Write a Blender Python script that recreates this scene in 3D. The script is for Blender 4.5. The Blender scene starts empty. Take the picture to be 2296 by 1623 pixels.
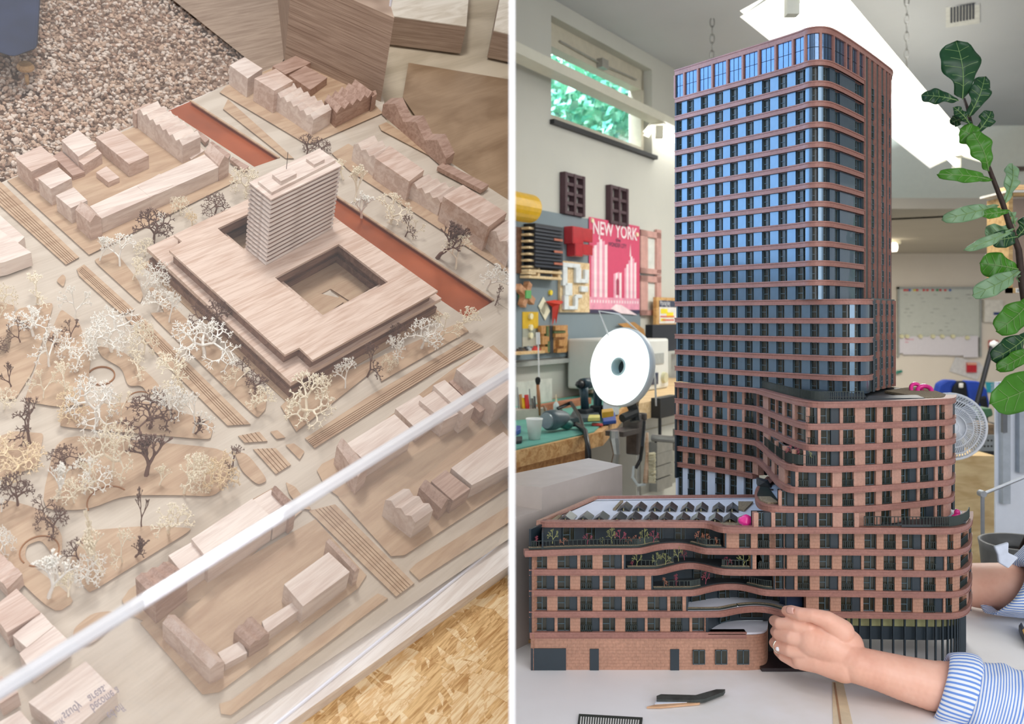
import bpy, bmesh, math, random
from mathutils import Vector, Matrix
from mathutils.geometry import tessellate_polygon
random.seed(7)
SC = bpy.context.scene
COL = SC.collection
# ------------------------------------------------------------------ camera, world, lights, exposure
F, PX, PY, CZ = 2000.0, 1148.0, 708.0, 1.187        # focal length and principal point in pixels of a 2296 wide frame, eye height
cam = bpy.data.cameras.new('camera'); camo = bpy.data.objects.new('camera', cam); COL.objects.link(camo)
camo.location = (0, 0, CZ); camo.rotation_euler = (math.pi / 2, 0, 0)
cam.sensor_width = 36; cam.lens = F / 2296 * 36; cam.shift_y = -(811.5 - PY) / 2296; cam.clip_start = .02; cam.clip_end = 60
cam.dof.use_dof = True; cam.dof.focus_distance = 1.14; cam.dof.aperture_fstop = 9
SC.camera = camo
SC.view_settings.view_transform = 'Standard'; SC.view_settings.look = 'None'; SC.view_settings.gamma = 1
SC.view_settings.use_curve_mapping = False; SC.view_settings.exposure = 0.0
w = bpy.data.worlds.new('world'); SC.world = w; w.use_nodes = True
w.node_tree.nodes['Background'].inputs[0].default_value = (.94, .95, 1.0, 1)
w.node_tree.nodes['Background'].inputs[1].default_value = .5
UPB = Vector((.239, -.639, .732)).normalized()
def area(name, loc, target, size, power, color, sy=None):
    l = bpy.data.lights.new(name, 'AREA'); l.energy = power; l.color = color; l.size = size
    if sy: l.shape = 'RECTANGLE'; l.size_y = sy
    o = bpy.data.objects.new(name, l); COL.objects.link(o); o.location = loc
    o.rotation_euler = (Vector(target) - Vector(loc)).to_track_quat('-Z', 'Y').to_euler()
    return o
area('display_daylight', (-.05, .35, 2.75), (-.5, 1.05, 1.15), .42, 21, (1, .975, .94))
area('display_fill', (-1.7, .3, 1.9), (-.4, 1.1, 1.2), 1.0, 3, (1, .84, .68))
area('workshop_daylight', (.012, 1.46, 1.56), (1.5, 1.46, 1.56), .6, 3.4, (.36, .62, 1.0), .55)
area('workshop_front_fill', (1.1, -.9, 2.2), (.6, 1.2, 1.1), 2.6, 72, (.97, .97, 1.0))  # added fill to raise the workshop's brightness; no such lamp stands there
area('back_room_light', (3.2, 6.6, 1.75), (3.2, 6.6, 0), 1.2, 48, (1, .93, .82))
area('workshop_far_light', (1.6, 3.0, 2.25), (1.5, 3.1, 0), 1.4, 12, (1, .98, .94))
# ------------------------------------------------------------------ materials
MATS = {}
def nodes(name):
    m = bpy.data.materials.new(name); m.use_nodes = True
    nt = m.node_tree; b = nt.nodes['Principled BSDF']
    return m, nt, b
def lin(c):
    if isinstance(c, str):
        c = tuple(int(c[i:i + 2], 16) / 255 for i in (0, 2, 4))
        c = tuple(v / 12.92 if v <= .04045 else ((v + .055) / 1.055) ** 2.4 for v in c)
    return (c[0], c[1], c[2], 1)
def ramp(nt, fac, stops):
    r = nt.nodes.new('ShaderNodeValToRGB'); e = r.color_ramp.elements
    while len(e) < len(stops): e.new(.5)
    for k, (p, c) in enumerate(stops): e[k].position = p; e[k].color = lin(c)
    nt.links.new(fac, r.inputs[0]); return r.outputs[0]
def coords(nt, scale=(1, 1, 1), rot=(0, 0, 0), kind='Object'):
    t = nt.nodes.new('ShaderNodeTexCoord'); mp = nt.nodes.new('ShaderNodeMapping')
    mp.inputs['Scale'].default_value = scale; mp.inputs['Rotation'].default_value = rot
    nt.links.new(t.outputs[kind], mp.inputs[0]); return mp.outputs[0]
def noise(nt, vec, scale, detail=4, rough=.6, dist=0):
    n = nt.nodes.new('ShaderNodeTexNoise'); n.inputs['Scale'].default_value = scale
    n.inputs['Detail'].default_value = detail; n.inputs['Roughness'].default_value = rough
    n.inputs['Distortion'].default_value = dist
    nt.links.new(vec, n.inputs['Vector']); return n.outputs['Fac']
def bump(nt, b, h, s=.3, d=.001):
    n = nt.nodes.new('ShaderNodeBump'); n.inputs['Strength'].default_value = s; n.inputs['Distance'].default_value = d
    nt.links.new(h, n.inputs['Height']); nt.links.new(n.outputs[0], b.inputs['Normal'])
def flat(name, c, rough=.6, metal=0, spec=.5, vary=.12, vs=30, coat=0, bmp=0):
    if name in MATS: return MATS[name]
    m, nt, b = nodes(name)
    c0 = lin(c); v = noise(nt, coords(nt), vs, 3)
    lo = tuple(x * (1 - vary) for x in c0[:3]); hi = tuple(min(1, x * (1 + vary)) for x in c0[:3])
    nt.links.new(ramp(nt, v, [(.3, lo), (.7, hi)]), b.inputs['Base Color'])
    b.inputs['Roughness'].default_value = rough; b.inputs['Metallic'].default_value = metal
    b.inputs['Specular IOR Level'].default_value = spec; b.inputs['Coat Weight'].default_value = coat
    if bmp: bump(nt, b, noise(nt, coords(nt), vs * 4, 3), bmp)
    MATS[name] = m; return m
def wood(name, dark, light, rot=0, sc=1.0, rough=.55, grain=9, fine=.5, ry=0):
    if name in MATS: return MATS[name]
    m, nt, b = nodes(name)
    v = coords(nt, (sc * 1.2, sc * grain, sc * grain), (0, ry, rot))
    a = noise(nt, v, 8, 3, .5, .8)
    v2 = coords(nt, (sc * 6, sc * 160, sc * 160), (0, ry, rot)); a2 = noise(nt, v2, 4, 2, .5)
    mx = nt.nodes.new('ShaderNodeMath'); mx.operation = 'MULTIPLY_ADD'; mx.inputs[1].default_value = fine
    nt.links.new(a2, mx.inputs[0]); nt.links.new(a, mx.inputs[2])
    sub = nt.nodes.new('ShaderNodeMath'); sub.operation = 'SUBTRACT'; sub.inputs[1].default_value = fine * .5
    nt.links.new(mx.outputs[0], sub.inputs[0])
    nt.links.new(ramp(nt, sub.outputs[0], [(.34, dark), (.62, light)]), b.inputs['Base Color'])
    b.inputs['Roughness'].default_value = rough
    bump(nt, b, a2, .15, .0005)
    MATS[name] = m; return m
def emis(name, c, s):
    if name in MATS: return MATS[name]
    m, nt, b = nodes(name)
    b.inputs['Emission Color'].default_value = lin(c); b.inputs['Emission Strength'].default_value = s
    b.inputs['Base Color'].default_value = lin(c); MATS[name] = m; return m
def glass(name, gloss=.06, tint=(1, 1, 1), veil=0.0):
    if name in MATS: return MATS[name]
    m, nt, b = nodes(name); nt.nodes.remove(b)
    t = nt.nodes.new('ShaderNodeBsdfTransparent'); t.inputs[0].default_value = lin(tint)
    g = nt.nodes.new('ShaderNodeBsdfGlossy'); g.inputs['Roughness'].default_value = .02
    d = nt.nodes.new('ShaderNodeBsdfDiffuse'); d.inputs[0].default_value = (1, 1, 1, 1)  # veil share of white paints in the whitish haze of reflections
    s1 = nt.nodes.new('ShaderNodeMixShader'); s2 = nt.nodes.new('ShaderNodeMixShader')
    s1.inputs[0].default_value = gloss
    nt.links.new(t.outputs[0], s1.inputs[1]); nt.links.new(g.outputs[0], s1.inputs[2])
    s2.inputs[0].default_value = veil; nt.links.new(s1.outputs[0], s2.inputs[1]); nt.links.new(d.outputs[0], s2.inputs[2])
    nt.links.new(s2.outputs[0], nt.nodes['Material Output'].inputs[0])
    MATS[name] = m; return m
# ------------------------------------------------------------------ object helpers
def tag(o, label=None, cat=None, group=None, kind=None):
    if label: o['label'] = label
    if cat: o['category'] = cat
    if group: o['group'] = group
    if kind: o['kind'] = kind
    return o
def empty(name, loc, label, cat, group=None, rot=None):
    o = bpy.data.objects.new(name, None); COL.objects.link(o); o.empty_display_size = .02
    o.matrix_world = Matrix.Translation(Vector(loc)) @ (rot.to_4x4() if rot else Matrix.Identity(4))
    return tag(o, label, cat, group)
class MB:
    """collects polygons in world coordinates and links them as one mesh object"""
    def __init__(s): s.v = []; s.f = []; s.m = []; s.uv = None
    def poly(s, pts, mi=0):
        b = len(s.v); s.v += [Vector(p) for p in pts]; s.f.append(tuple(range(b, b + len(pts)))); s.m.append(mi)
    def box8(s, q, mi=0):            # q: four bottom then four top points
        b = len(s.v); s.v += [Vector(p) for p in q]
        for f in ((3, 2, 1, 0), (4, 5, 6, 7), (0, 1, 5, 4), (1, 2, 6, 5), (2, 3, 7, 6), (3, 0, 4, 7)):
            s.f.append(tuple(b + i for i in f)); s.m.append(mi)
    def box(s, o, a, b_, c, mi=0):   # corner and three edge vectors
        o, a, b_, c = map(Vector, (o, a, b_, c))
        s.box8([o, o + a, o + a + b_, o + b_, o + c, o + a + c, o + a + b_ + c, o + b_ + c], mi)
    def cbox(s, c, dx, dy, dz, R=None, mi=0):  # centre and full sizes, optional rotation
        R = R or Matrix.Identity(3); c = Vector(c)
        a, b_, e = R @ Vector((dx, 0, 0)), R @ Vector((0, dy, 0)), R @ Vector((0, 0, dz))
        s.box(c - (a + b_ + e) / 2, a, b_, e, mi)
    def prism(s, bot, top, mi=0, holes=()):
        n = len(bot); b = len(s.v); s.v += [Vector(p) for p in bot] + [Vector(p) for p in top]
        for i in range(n):
            j = (i + 1) % n; s.f.append((b + i, b + j, b + n + j, b + n + i)); s.m.append(mi)
        if n == 4: tris = [(0, 1, 2, 3)]
        else: tris = tessellate_polygon([[Vector(p) for p in top]])
        for t in tris:
            s.f.append(tuple(b + n + i for i in t)); s.m.append(mi)
            s.f.append(tuple(b + i for i in reversed(t))); s.m.append(mi)
    def tube(s, pts, r, n=6, mi=0, cap=True):
        pts = [Vector(p) for p in pts]; rs = r if isinstance(r, (list, tuple)) else [r] * len(pts)
        rings = []; up = None
        for i, p in enumerate(pts):
            d = (pts[min(i + 1, len(pts) - 1)] - pts[max(i - 1, 0)]).normalized()
            if up is None: up = d.orthogonal().normalized()
            u = (up - d * up.dot(d)).normalized(); up = u; vv = d.cross(u)
            b = len(s.v); rings.append(b)
            for k in range(n):
                a = 2 * math.pi * k / n; s.v.append(p + (u * math.cos(a) + vv * math.sin(a)) * rs[i])
        for i in range(len(pts) - 1):
            for k in range(n):
                a, b = rings[i], rings[i + 1]; s.f.append((a + k, a + (k + 1) % n, b + (k + 1) % n, b + k)); s.m.append(mi)
        if cap:
            s.f.append(tuple(rings[0] + k for k in reversed(range(n)))); s.m.append(mi)
            s.f.append(tuple(rings[-1] + k for k in range(n))); s.m.append(mi)
    def lathe(s, c, axis, prof, n=24, mi=0):   # prof: (radius, distance along axis)
        axis = Vector(axis).normalized(); u = axis.orthogonal().normalized(); vv = axis.cross(u); c = Vector(c); rings = []
        for r, h in prof:
            b = len(s.v); rings.append(b)
            for k in range(n):
                a = 2 * math.pi * k / n; s.v.append(c + axis * h + (u * math.cos(a) + vv * math.sin(a)) * r)
        for i in range(len(prof) - 1):
            for k in range(n):
                a, b = rings[i], rings[i + 1]; s.f.append((a + k, a + (k + 1) % n, b + (k + 1) % n, b + k)); s.m.append(mi)
    def build(s, name, mats, parent=None, clip=None, smooth=False, origin=None, bevel=0, R=None):
        mats = mats if isinstance(mats, (list, tuple)) else [mats]
        bm = bmesh.new(); vs = [bm.verts.new(p) for p in s.v]
        for f, mi in zip(s.f, s.m):
            try: fa = bm.faces.new([vs[i] for i in f]); fa.material_index = mi; fa.smooth = smooth
            except ValueError: pass
        bmesh.ops.remove_doubles(bm, verts=bm.verts, dist=1e-6)
        if clip:
            co, no = clip
            if any((v.co - co).dot(no) > 0 for v in bm.verts):
                r = bmesh.ops.bisect_plane(bm, geom=bm.verts[:] + bm.edges[:] + bm.faces[:], plane_co=co, plane_no=no, clear_outer=True)
                ed = [g for g in r['geom_cut'] if isinstance(g, bmesh.types.BMEdge) and g.is_boundary]
                if ed: bmesh.ops.holes_fill(bm, edges=ed)
        if not bm.verts: bm.free(); return None
        bmesh.ops.recalc_face_normals(bm, faces=bm.faces)
        if origin is None:
            lo = [min(v.co[i] for v in bm.verts) for i in range(3)]; hi = [max(v.co[i] for v in bm.verts) for i in range(3)]
            origin = Vector(((lo[0] + hi[0]) / 2, (lo[1] + hi[1]) / 2, lo[2]))
        mat = Matrix.Translation(Vector(origin)) @ (R.to_4x4() if R else Matrix.Identity(4))
        bmesh.ops.transform(bm, matrix=mat.inverted(), verts=bm.verts)
        me = bpy.data.meshes.new(name); bm.to_mesh(me); bm.free()
        for m in mats: me.materials.append(m)
        o = bpy.data.objects.new(name, me); COL.objects.link(o)
        if parent:
            o.parent = parent
            o.matrix_parent_inverse = Matrix.Identity(4); o.matrix_basis = world_of(parent).inverted() @ mat
        else: o.matrix_basis = mat
        if bevel:
            bv = o.modifiers.new('bevel', 'BEVEL'); bv.width = bevel; bv.segments = 2; bv.limit_method = 'ANGLE'
        return o
def world_of(o):
    return (world_of(o.parent) @ o.matrix_parent_inverse if o.parent else Matrix.Identity(4)) @ o.matrix_basis
def text_mb(txt, origin, xdir, ydir, size, thick=.0004, align='LEFT', sx=1, fit=None, bold=0.0):
    """lettering as world space polygons"""
    cu = bpy.data.curves.new('lettering', 'FONT'); cu.body = txt; cu.size = 1; cu.align_x = align; cu.extrude = 0; cu.resolution_u = 3; cu.offset = bold
    to = bpy.data.objects.new('lettering', cu); COL.objects.link(to)
    me = bpy.data.meshes.new_from_object(to.evaluated_get(bpy.context.evaluated_depsgraph_get()))
    bpy.data.objects.remove(to); mb = MB()
    X = Vector(xdir).normalized(); Y = Vector(ydir).normalized(); Z = X.cross(Y)
    xs = [v.co.x for v in me.vertices] or [0]; w0 = max(xs) - min(xs)
    if fit: sx = fit / (w0 * size)
    mb.v = [Vector(origin) + X * v.co.x * size * sx + Y * v.co.y * size + Z * thick for v in me.vertices]
    mb.f = [tuple(p.vertices) for p in me.polygons]; mb.m = [0] * len(mb.f)
    bpy.data.meshes.remove(me); return mb
# ------------------------------------------------------------------ the divider
DT, DD = .0035, .5
CLIPL = Vector((-DT / 2 - .0003, 0, 0))
m = MB(); m.box((-DT / 2, DD, 0), (DT, 0, 0), (0, 2.6, 0), (0, 0, 2.9))
tag(m.build('wall_divider', flat('white_divider', 'FFFFFF', .9, vary=.02)), kind='structure')
def ray(px, py): return Vector(((px - PX) / F, 1, -(py - PY) / F))
EYE = Vector((0, 0, CZ))
# ================================================================== LEFT: the city model under its acrylic case
H0 = .8
def U(px, py, h=0.0):
    r = ray(px, py); return EYE + r * ((H0 - h) / -(r.dot(UPB)))
K = 600 / 1623
def c1(X, Y): return (X * K, Y * K)
def c2(X, Y): return (500 + X * K, Y * K)
def c3(X, Y): return (X * K, 500 + Y * K)
def c4(X, Y): return (500 + X * K, 500 + Y * K)
def c5(X, Y): return (X * K, 1023 + Y * K)
def c6(X, Y): return (500 + X * K, 1023 + Y * K)
E1 = (U(982, 652) - U(701, 807)).normalized(); E2 = UPB.cross(E1)
RB = Matrix((E1, E2, UPB)).transposed()          # board axes as columns
def hgt(top, base, hb=0.0):
    B = U(*base, hb); r = ray(*top).normalized(); w0 = B - EYE
    a, b, d, e = 1.0, UPB.dot(r), UPB.dot(w0), r.dot(w0)
    return hb + (b * e - d) / (a - b * b)
CL = (CLIPL, Vector((1, 0, 0)))
def lb(mb, name, mats, parent=None, **k):
    org = None
    if mb.v:
        xs = sorted(mb.v, key=lambda p: p.dot(UPB)); n = max(1, len(xs) // 2)
        org = sum(xs[:n], Vector()) / n
    return mb.build(name, mats, parent, clip=CL, origin=org, R=RB, **k)
WL = [wood('maple_block', 'BFA292', 'D8C3B6', 0, 1.3, .5, 10, .5),
      wood('maple_block_cross', 'B59584', 'D2BBAC', 1.2, 1.3, .5, 12, .6),
      wood('maple_block_pale', 'CDB8AC', 'E4D6CB', 0.1, 1.2, .5, 9, .4),
      wood('walnut_toned_block', '9F8070', 'BC9F90', .9, 1.4, .5, 12, .6)]
WPLATE = wood('birch_plate', 'AF9176', 'C2A78B', .15, 1.2, .6, 7, .35)
WBASE = wood('pale_birch_base', 'BDB0A0', 'CEC3B4', 0, .7, .65, 5, .3)
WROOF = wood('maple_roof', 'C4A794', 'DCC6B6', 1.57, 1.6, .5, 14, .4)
WDARK = wood('dark_walnut', '74574A', '947464', 1.57, 1.2, .5, 11, .5)  # darker brown wood for the recessed walls and tower core
ENG = flat('engraved_line', '7C5A3E', .8)
WATER = flat('copper_water', 'B05C36', .28, .35, vary=.25, vs=9)
# ---- ground
def plate(name, pts, h, hb, mat, label=None, cat=None, group=None, kind=None, lines=None):
    m = MB(); m.prism([U(*p, hb) for p in pts], [U(*p, h) for p in pts])
    if lines:
        for a, b in lines:
            A, B = U(*a, h + .0002), U(*b, h + .0002); n = (B - A).normalized().cross(UPB) * .00035
            m.prism([A - n, B - n, B + n, A + n], [p + UPB * .0001 for p in (A - n, B - n, B + n, A + n)], 1)
    o = lb(m, name, [mat, ENG]); return tag(o, label, cat, group, kind) if o else None
# OSB table, board, gravel
def osb(name):
    m, nt, b = nodes(name); v = coords(nt, (1, 1, 1))
    vo = nt.nodes.new('ShaderNodeTexVoronoi'); vo.inputs['Scale'].default_value = 17; vo.inputs['Randomness'].default_value = 1
    mp = nt.nodes.new('ShaderNodeMapping'); mp.inputs['Scale'].default_value = (1.9, .75, 1); mp.inputs['Rotation'].default_value = (0, 0, .7)
    nt.links.new(v, mp.inputs[0])
    nz = nt.nodes.new('ShaderNodeTexNoise'); nz.inputs['Scale'].default_value = 9
    nt.links.new(v, nz.inputs['Vector'])
    ad = nt.nodes.new('ShaderNodeVectorMath'); ad.operation = 'MULTIPLY_ADD'; ad.inputs[1].default_value = (.16, .16, 0)
    nt.links.new(nz.outputs['Color'], ad.inputs[0]); nt.links.new(mp.outputs[0], ad.inputs[2]); nt.links.new(ad.outputs[0], vo.inputs['Vector'])
    # rotate the grain of each flake by its own colour
    sp = nt.nodes.new('ShaderNodeSeparateColor'); nt.links.new(vo.outputs['Color'], sp.inputs[0])
    vr = nt.nodes.new('ShaderNodeVectorRotate'); vr.rotation_type = 'Z_AXIS'
    an = nt.nodes.new('ShaderNodeMath'); an.operation = 'MULTIPLY'; an.inputs[1].default_value = 6.28; nt.links.new(sp.outputs[0], an.inputs[0])
    nt.links.new(v, vr.inputs['Vector']); nt.links.new(an.outputs[0], vr.inputs['Angle'])
    st = nt.nodes.new('ShaderNodeMapping'); st.inputs['Scale'].default_value = (8, 120, 1); nt.links.new(vr.outputs[0], st.inputs[0])
    g = noise(nt, st.outputs[0], 2, 4, .6, .4)
    c = ramp(nt, g, [(.3, 'B07A40'), (.5, 'DDB071'), (.72, 'F0D09A')])
    mix = nt.nodes.new('ShaderNodeMix'); mix.data_type = 'RGBA'; mix.blend_type = 'MULTIPLY'; mix.inputs[0].default_value = 1
    nt.links.new(c, mix.inputs[6]); nt.links.new(ramp(nt, sp.outputs[1], [(0, 'C9A070'), (.5, 'FFF0D8'), (1, 'FFFAF0')]), mix.inputs[7])
    ed = nt.nodes.new('ShaderNodeTexVoronoi'); ed.feature = 'DISTANCE_TO_EDGE'; ed.inputs['Scale'].default_value = 17
    nt.links.new(ad.outputs[0], ed.inputs['Vector'])
    m2 = nt.nodes.new('ShaderNodeMix'); m2.data_type = 'RGBA'; m2.blend_type = 'MULTIPLY'; m2.inputs[0].default_value = 1
    nt.links.new(mix.outputs[2], m2.inputs[6]); nt.links.new(ramp(nt, ed.outputs['Distance'], [(0, '7A5530'), (.03, 'FFFFFF')]), m2.inputs[7])
    nt.links.new(m2.outputs[2], b.inputs['Base Color']); b.inputs['Roughness'].default_value = .45
    bump(nt, b, g, .4, .001)
    return m
HB = -.030
m = MB(); q = [(-1900, 2700), (1500, 2300), (1500, 700), (-1900, 500)]
q = [U(*p, HB) for p in q]; m.prism([p - UPB * .018 for p in q], q)
rnd = random.Random(11)
for i in range(900):
    px = rnd.uniform(520, 1210); py = 1290 + (1141 - px) * .66 + rnd.uniform(-60, 420)
    if py > 1760: continue
    L_, W_2 = rnd.uniform(.03, .13), rnd.uniform(.010, .032); a = rnd.gauss(.6, 1.1); c = U(px, py, HB + .0001 + i * 1.2e-6)
    u = E1 * math.cos(a) + E2 * math.sin(a); v = UPB.cross(u); n_ = 5; top = []
    for t in range(n_): top.append(c + u * L_ * (t / (n_ - 1) - .5) + v * W_2 * (.5 + rnd.uniform(-.12, .12)))
    for t in reversed(range(n_)): top.append(c + u * L_ * (t / (n_ - 1) - .5) - v * W_2 * (.5 + rnd.uniform(-.12, .12)))
    tl = UPB * rnd.uniform(.0001, .0007); b_ = len(m.v); m.v += [p + tl * (1 if k_ < n_ else .2) + UPB * .0002 for k_, p in enumerate(top)] + [p - UPB * .0003 for p in top]
    m.f.append(tuple(b_ + k_ for k_ in range(2 * n_))); m.m.append(1 + int(((a % 3.14159) / 3.14159) * 4) + 4 * rnd.choice((0, 0, 1)))
    for k_ in range(2 * n_): m.f.append((b_ + k_, b_ + (k_ + 1) % (2 * n_), b_ + 2 * n_ + (k_ + 1) % (2 * n_), b_ + 2 * n_ + k_)); m.m.append(m.m[-1] if k_ else m.m[-1])
OSBM = [osb('flake_board')] + [wood('flake_%d_%d' % (i, k), ('B98A50', 'D9AE74')[k], ('EBC890', 'F8E2B8')[k], (i + .5) * .785, 3.0, .45, 14, .6) for k in (0, 1) for i in range(4)]
tag(lb(m, 'particle_board_top', OSBM), 'golden flake board top under the case, showing bottom right of the city model', 'table')
# gravel bed and its floor
gp = [(-1500, 1400), (-1500, -420), (900, -420), (900, 260), (300, 600)]
m = MB(); q = [U(*p, -.044) for p in gp]; m.prism([p - UPB * .01 for p in q], q)
tag(lb(m, 'floor', flat('gravel_soil', 'A58C7A', .9, vary=.2)), kind='structure')
def gravel():
    m = MB(); rnd = random.Random(3); n = 0
    A, B, C = U(-60, 430, -.035), U(560, 200, -.035), U(-60, -90, -.035)
    ico = bmesh.new(); bmesh.ops.create_icosphere(ico, subdivisions=1, radius=1); iv = [v.co.copy() for v in ico.verts]; ifc = [tuple(v.index for v in f.verts) for f in ico.faces]; ico.free()
    while n < 7800:
        px, py = rnd.uniform(-70, 640), rnd.uniform(-60, 425)
        lim = 410 - (px - 17) * .42 if px < 430 else 226 - (px - 430) * .42
        if py > lim + 4: continue
        if py < -65 + (px - 330) * .86: continue
        p = U(px, py, -.034 + rnd.random() * .012); s = rnd.uniform(.0022, .0062)
        R = Matrix.Rotation(rnd.random() * 6.3, 3, (rnd.random() - .5, rnd.random() - .5, rnd.random() - .5)); sc = Vector((1, rnd.uniform(.5, .9), rnd.uniform(.4, .8)))
        b = len(m.v); mi = rnd.choice((0, 0, 1, 1, 2))
        for v in iv: m.v.append(p + R @ (Vector((v.x * sc.x, v.y * sc.y, v.z * sc.z)) * s * rnd.uniform(.8, 1.15)))
        for f in ifc: m.f.append(tuple(b + i for i in f)); m.m.append(mi)
        n += 1
    return m
g = gravel(); lb(g, 'gravel', [flat('chipping_beige', 'BFA590', .9, vary=.2, vs=90), flat('chipping_pale', 'D3C4B6', .9, vary=.2, vs=90), flat('chipping_brown', 'A38672', .9, vary=.2, vs=90)])
tag(bpy.data.objects['gravel'], 'bed of pale broken stone chippings behind the city model, top left', 'gravel', kind='stuff')
BE = [(-200, 500), c1(45, 1090), c1(800, 765), c1(1160, 608), c2(20, 515), (770, 92), c2(975, 600), c2(1000, 780), c2(1340, 960), c2(1734, 1215), (1300, 545), (1600, 760), (1250, 1150), c6(1734, 650), c6(100, 1700), (200, 1900), (-300, 2300)]
# the base is cut open along the two copper canals
can1 = [c1(1160, 612), c2(345, 960), c2(180, 1010), c1(1040, 680)]
# base slab (canals are laid on a lower copper sheet with banks around)
def base_slab():
    m = MB()
    north = [(-200, 500), c1(45, 1090), c1(1000, 688), c1(1560, 1090), (560, 420), (470, 640), (-400, 1200)]
    return m
TH = .032
FE = [(1300, 1172), (540, 1722), (100, 2040)]
bt = [U(*p, HB + .0005) for p in FE]; BT = [U(*p, -.006) for p in BE[:-4]] + [p + UPB * (-.006 - HB - .0005) for p in bt] + [U(-300, 2300, -.006)]
m = MB(); m.prism([p + UPB * (HB + .0005 + .006) for p in BT], BT)
tag(lb(m, 'model_baseboard', wood('white_stained_ply', 'E0D6CE', 'F2ECE6', 0, 1.5, .6, 14, .4)), 'thick whitish plywood board carrying the timber city', 'board')
canA = [c1(1020, 672), c1(1160, 612), c2(345, 958), c2(190, 1012)]
canB = [(755, 440), (1108, 674), (1046, 712), (690, 470)]
for cn, lab in ((canA, 'copper coloured canal strip behind the sawtooth row of seven'), (canB, 'copper red canal strip along the right side of the courtyard complex')):
    m = MB(); m.prism([U(*p, -.006) for p in cn], [U(*p, -.0052) for p in cn]); tag(lb(m, 'canal_water', WATER), lab, 'water')
# ground layer in panels around the canals
def ground(pts): plateG.prism([U(*p, -.006) for p in pts], [U(*p, 0) for p in pts])
plateG = MB()
far = [(-200, 500), c1(45, 1090), c1(1020, 672), c2(190, 1012), c2(345, 958), c1(1160, 612), c2(20, 515), (770, 92), c2(975, 600), c2(1000, 780), c2(1340, 960), c2(1734, 1215), (1300, 545), (1300, 800), (1108, 674), (755, 440), (690, 470), (1046, 712), (1108, 674.5), (1300, 801), (1600, 900), (1250, 1150), c6(1734, 500), c6(100, 1600), (200, 1840), (-300, 2240)]
ground(far)
tag(lb(plateG, 'street_layer', WBASE), 'pale birch street layer of the city model with the canals cut out', 'street layer')
# canal banks
def bank(p0, p1, h=.0022, wd=.0035, name='canal_kerb', lab=None):
    m = MB(); A, B = U(*p0), U(*p1); n = (B - A).normalized().cross(UPB) * wd
    m.prism([A, B, B + n, A + n], [p + UPB * h for p in (A, B, B + n, A + n)])
    return tag(lb(m, name, WPLATE), lab, 'kerb')
bank(c1(1160, 612), c2(345, 958), lab='long wooden kerb on the far side of the upper canal')
bank((755, 440), (1108, 674), lab='long wooden kerb on the far side of the lower right canal')
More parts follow.
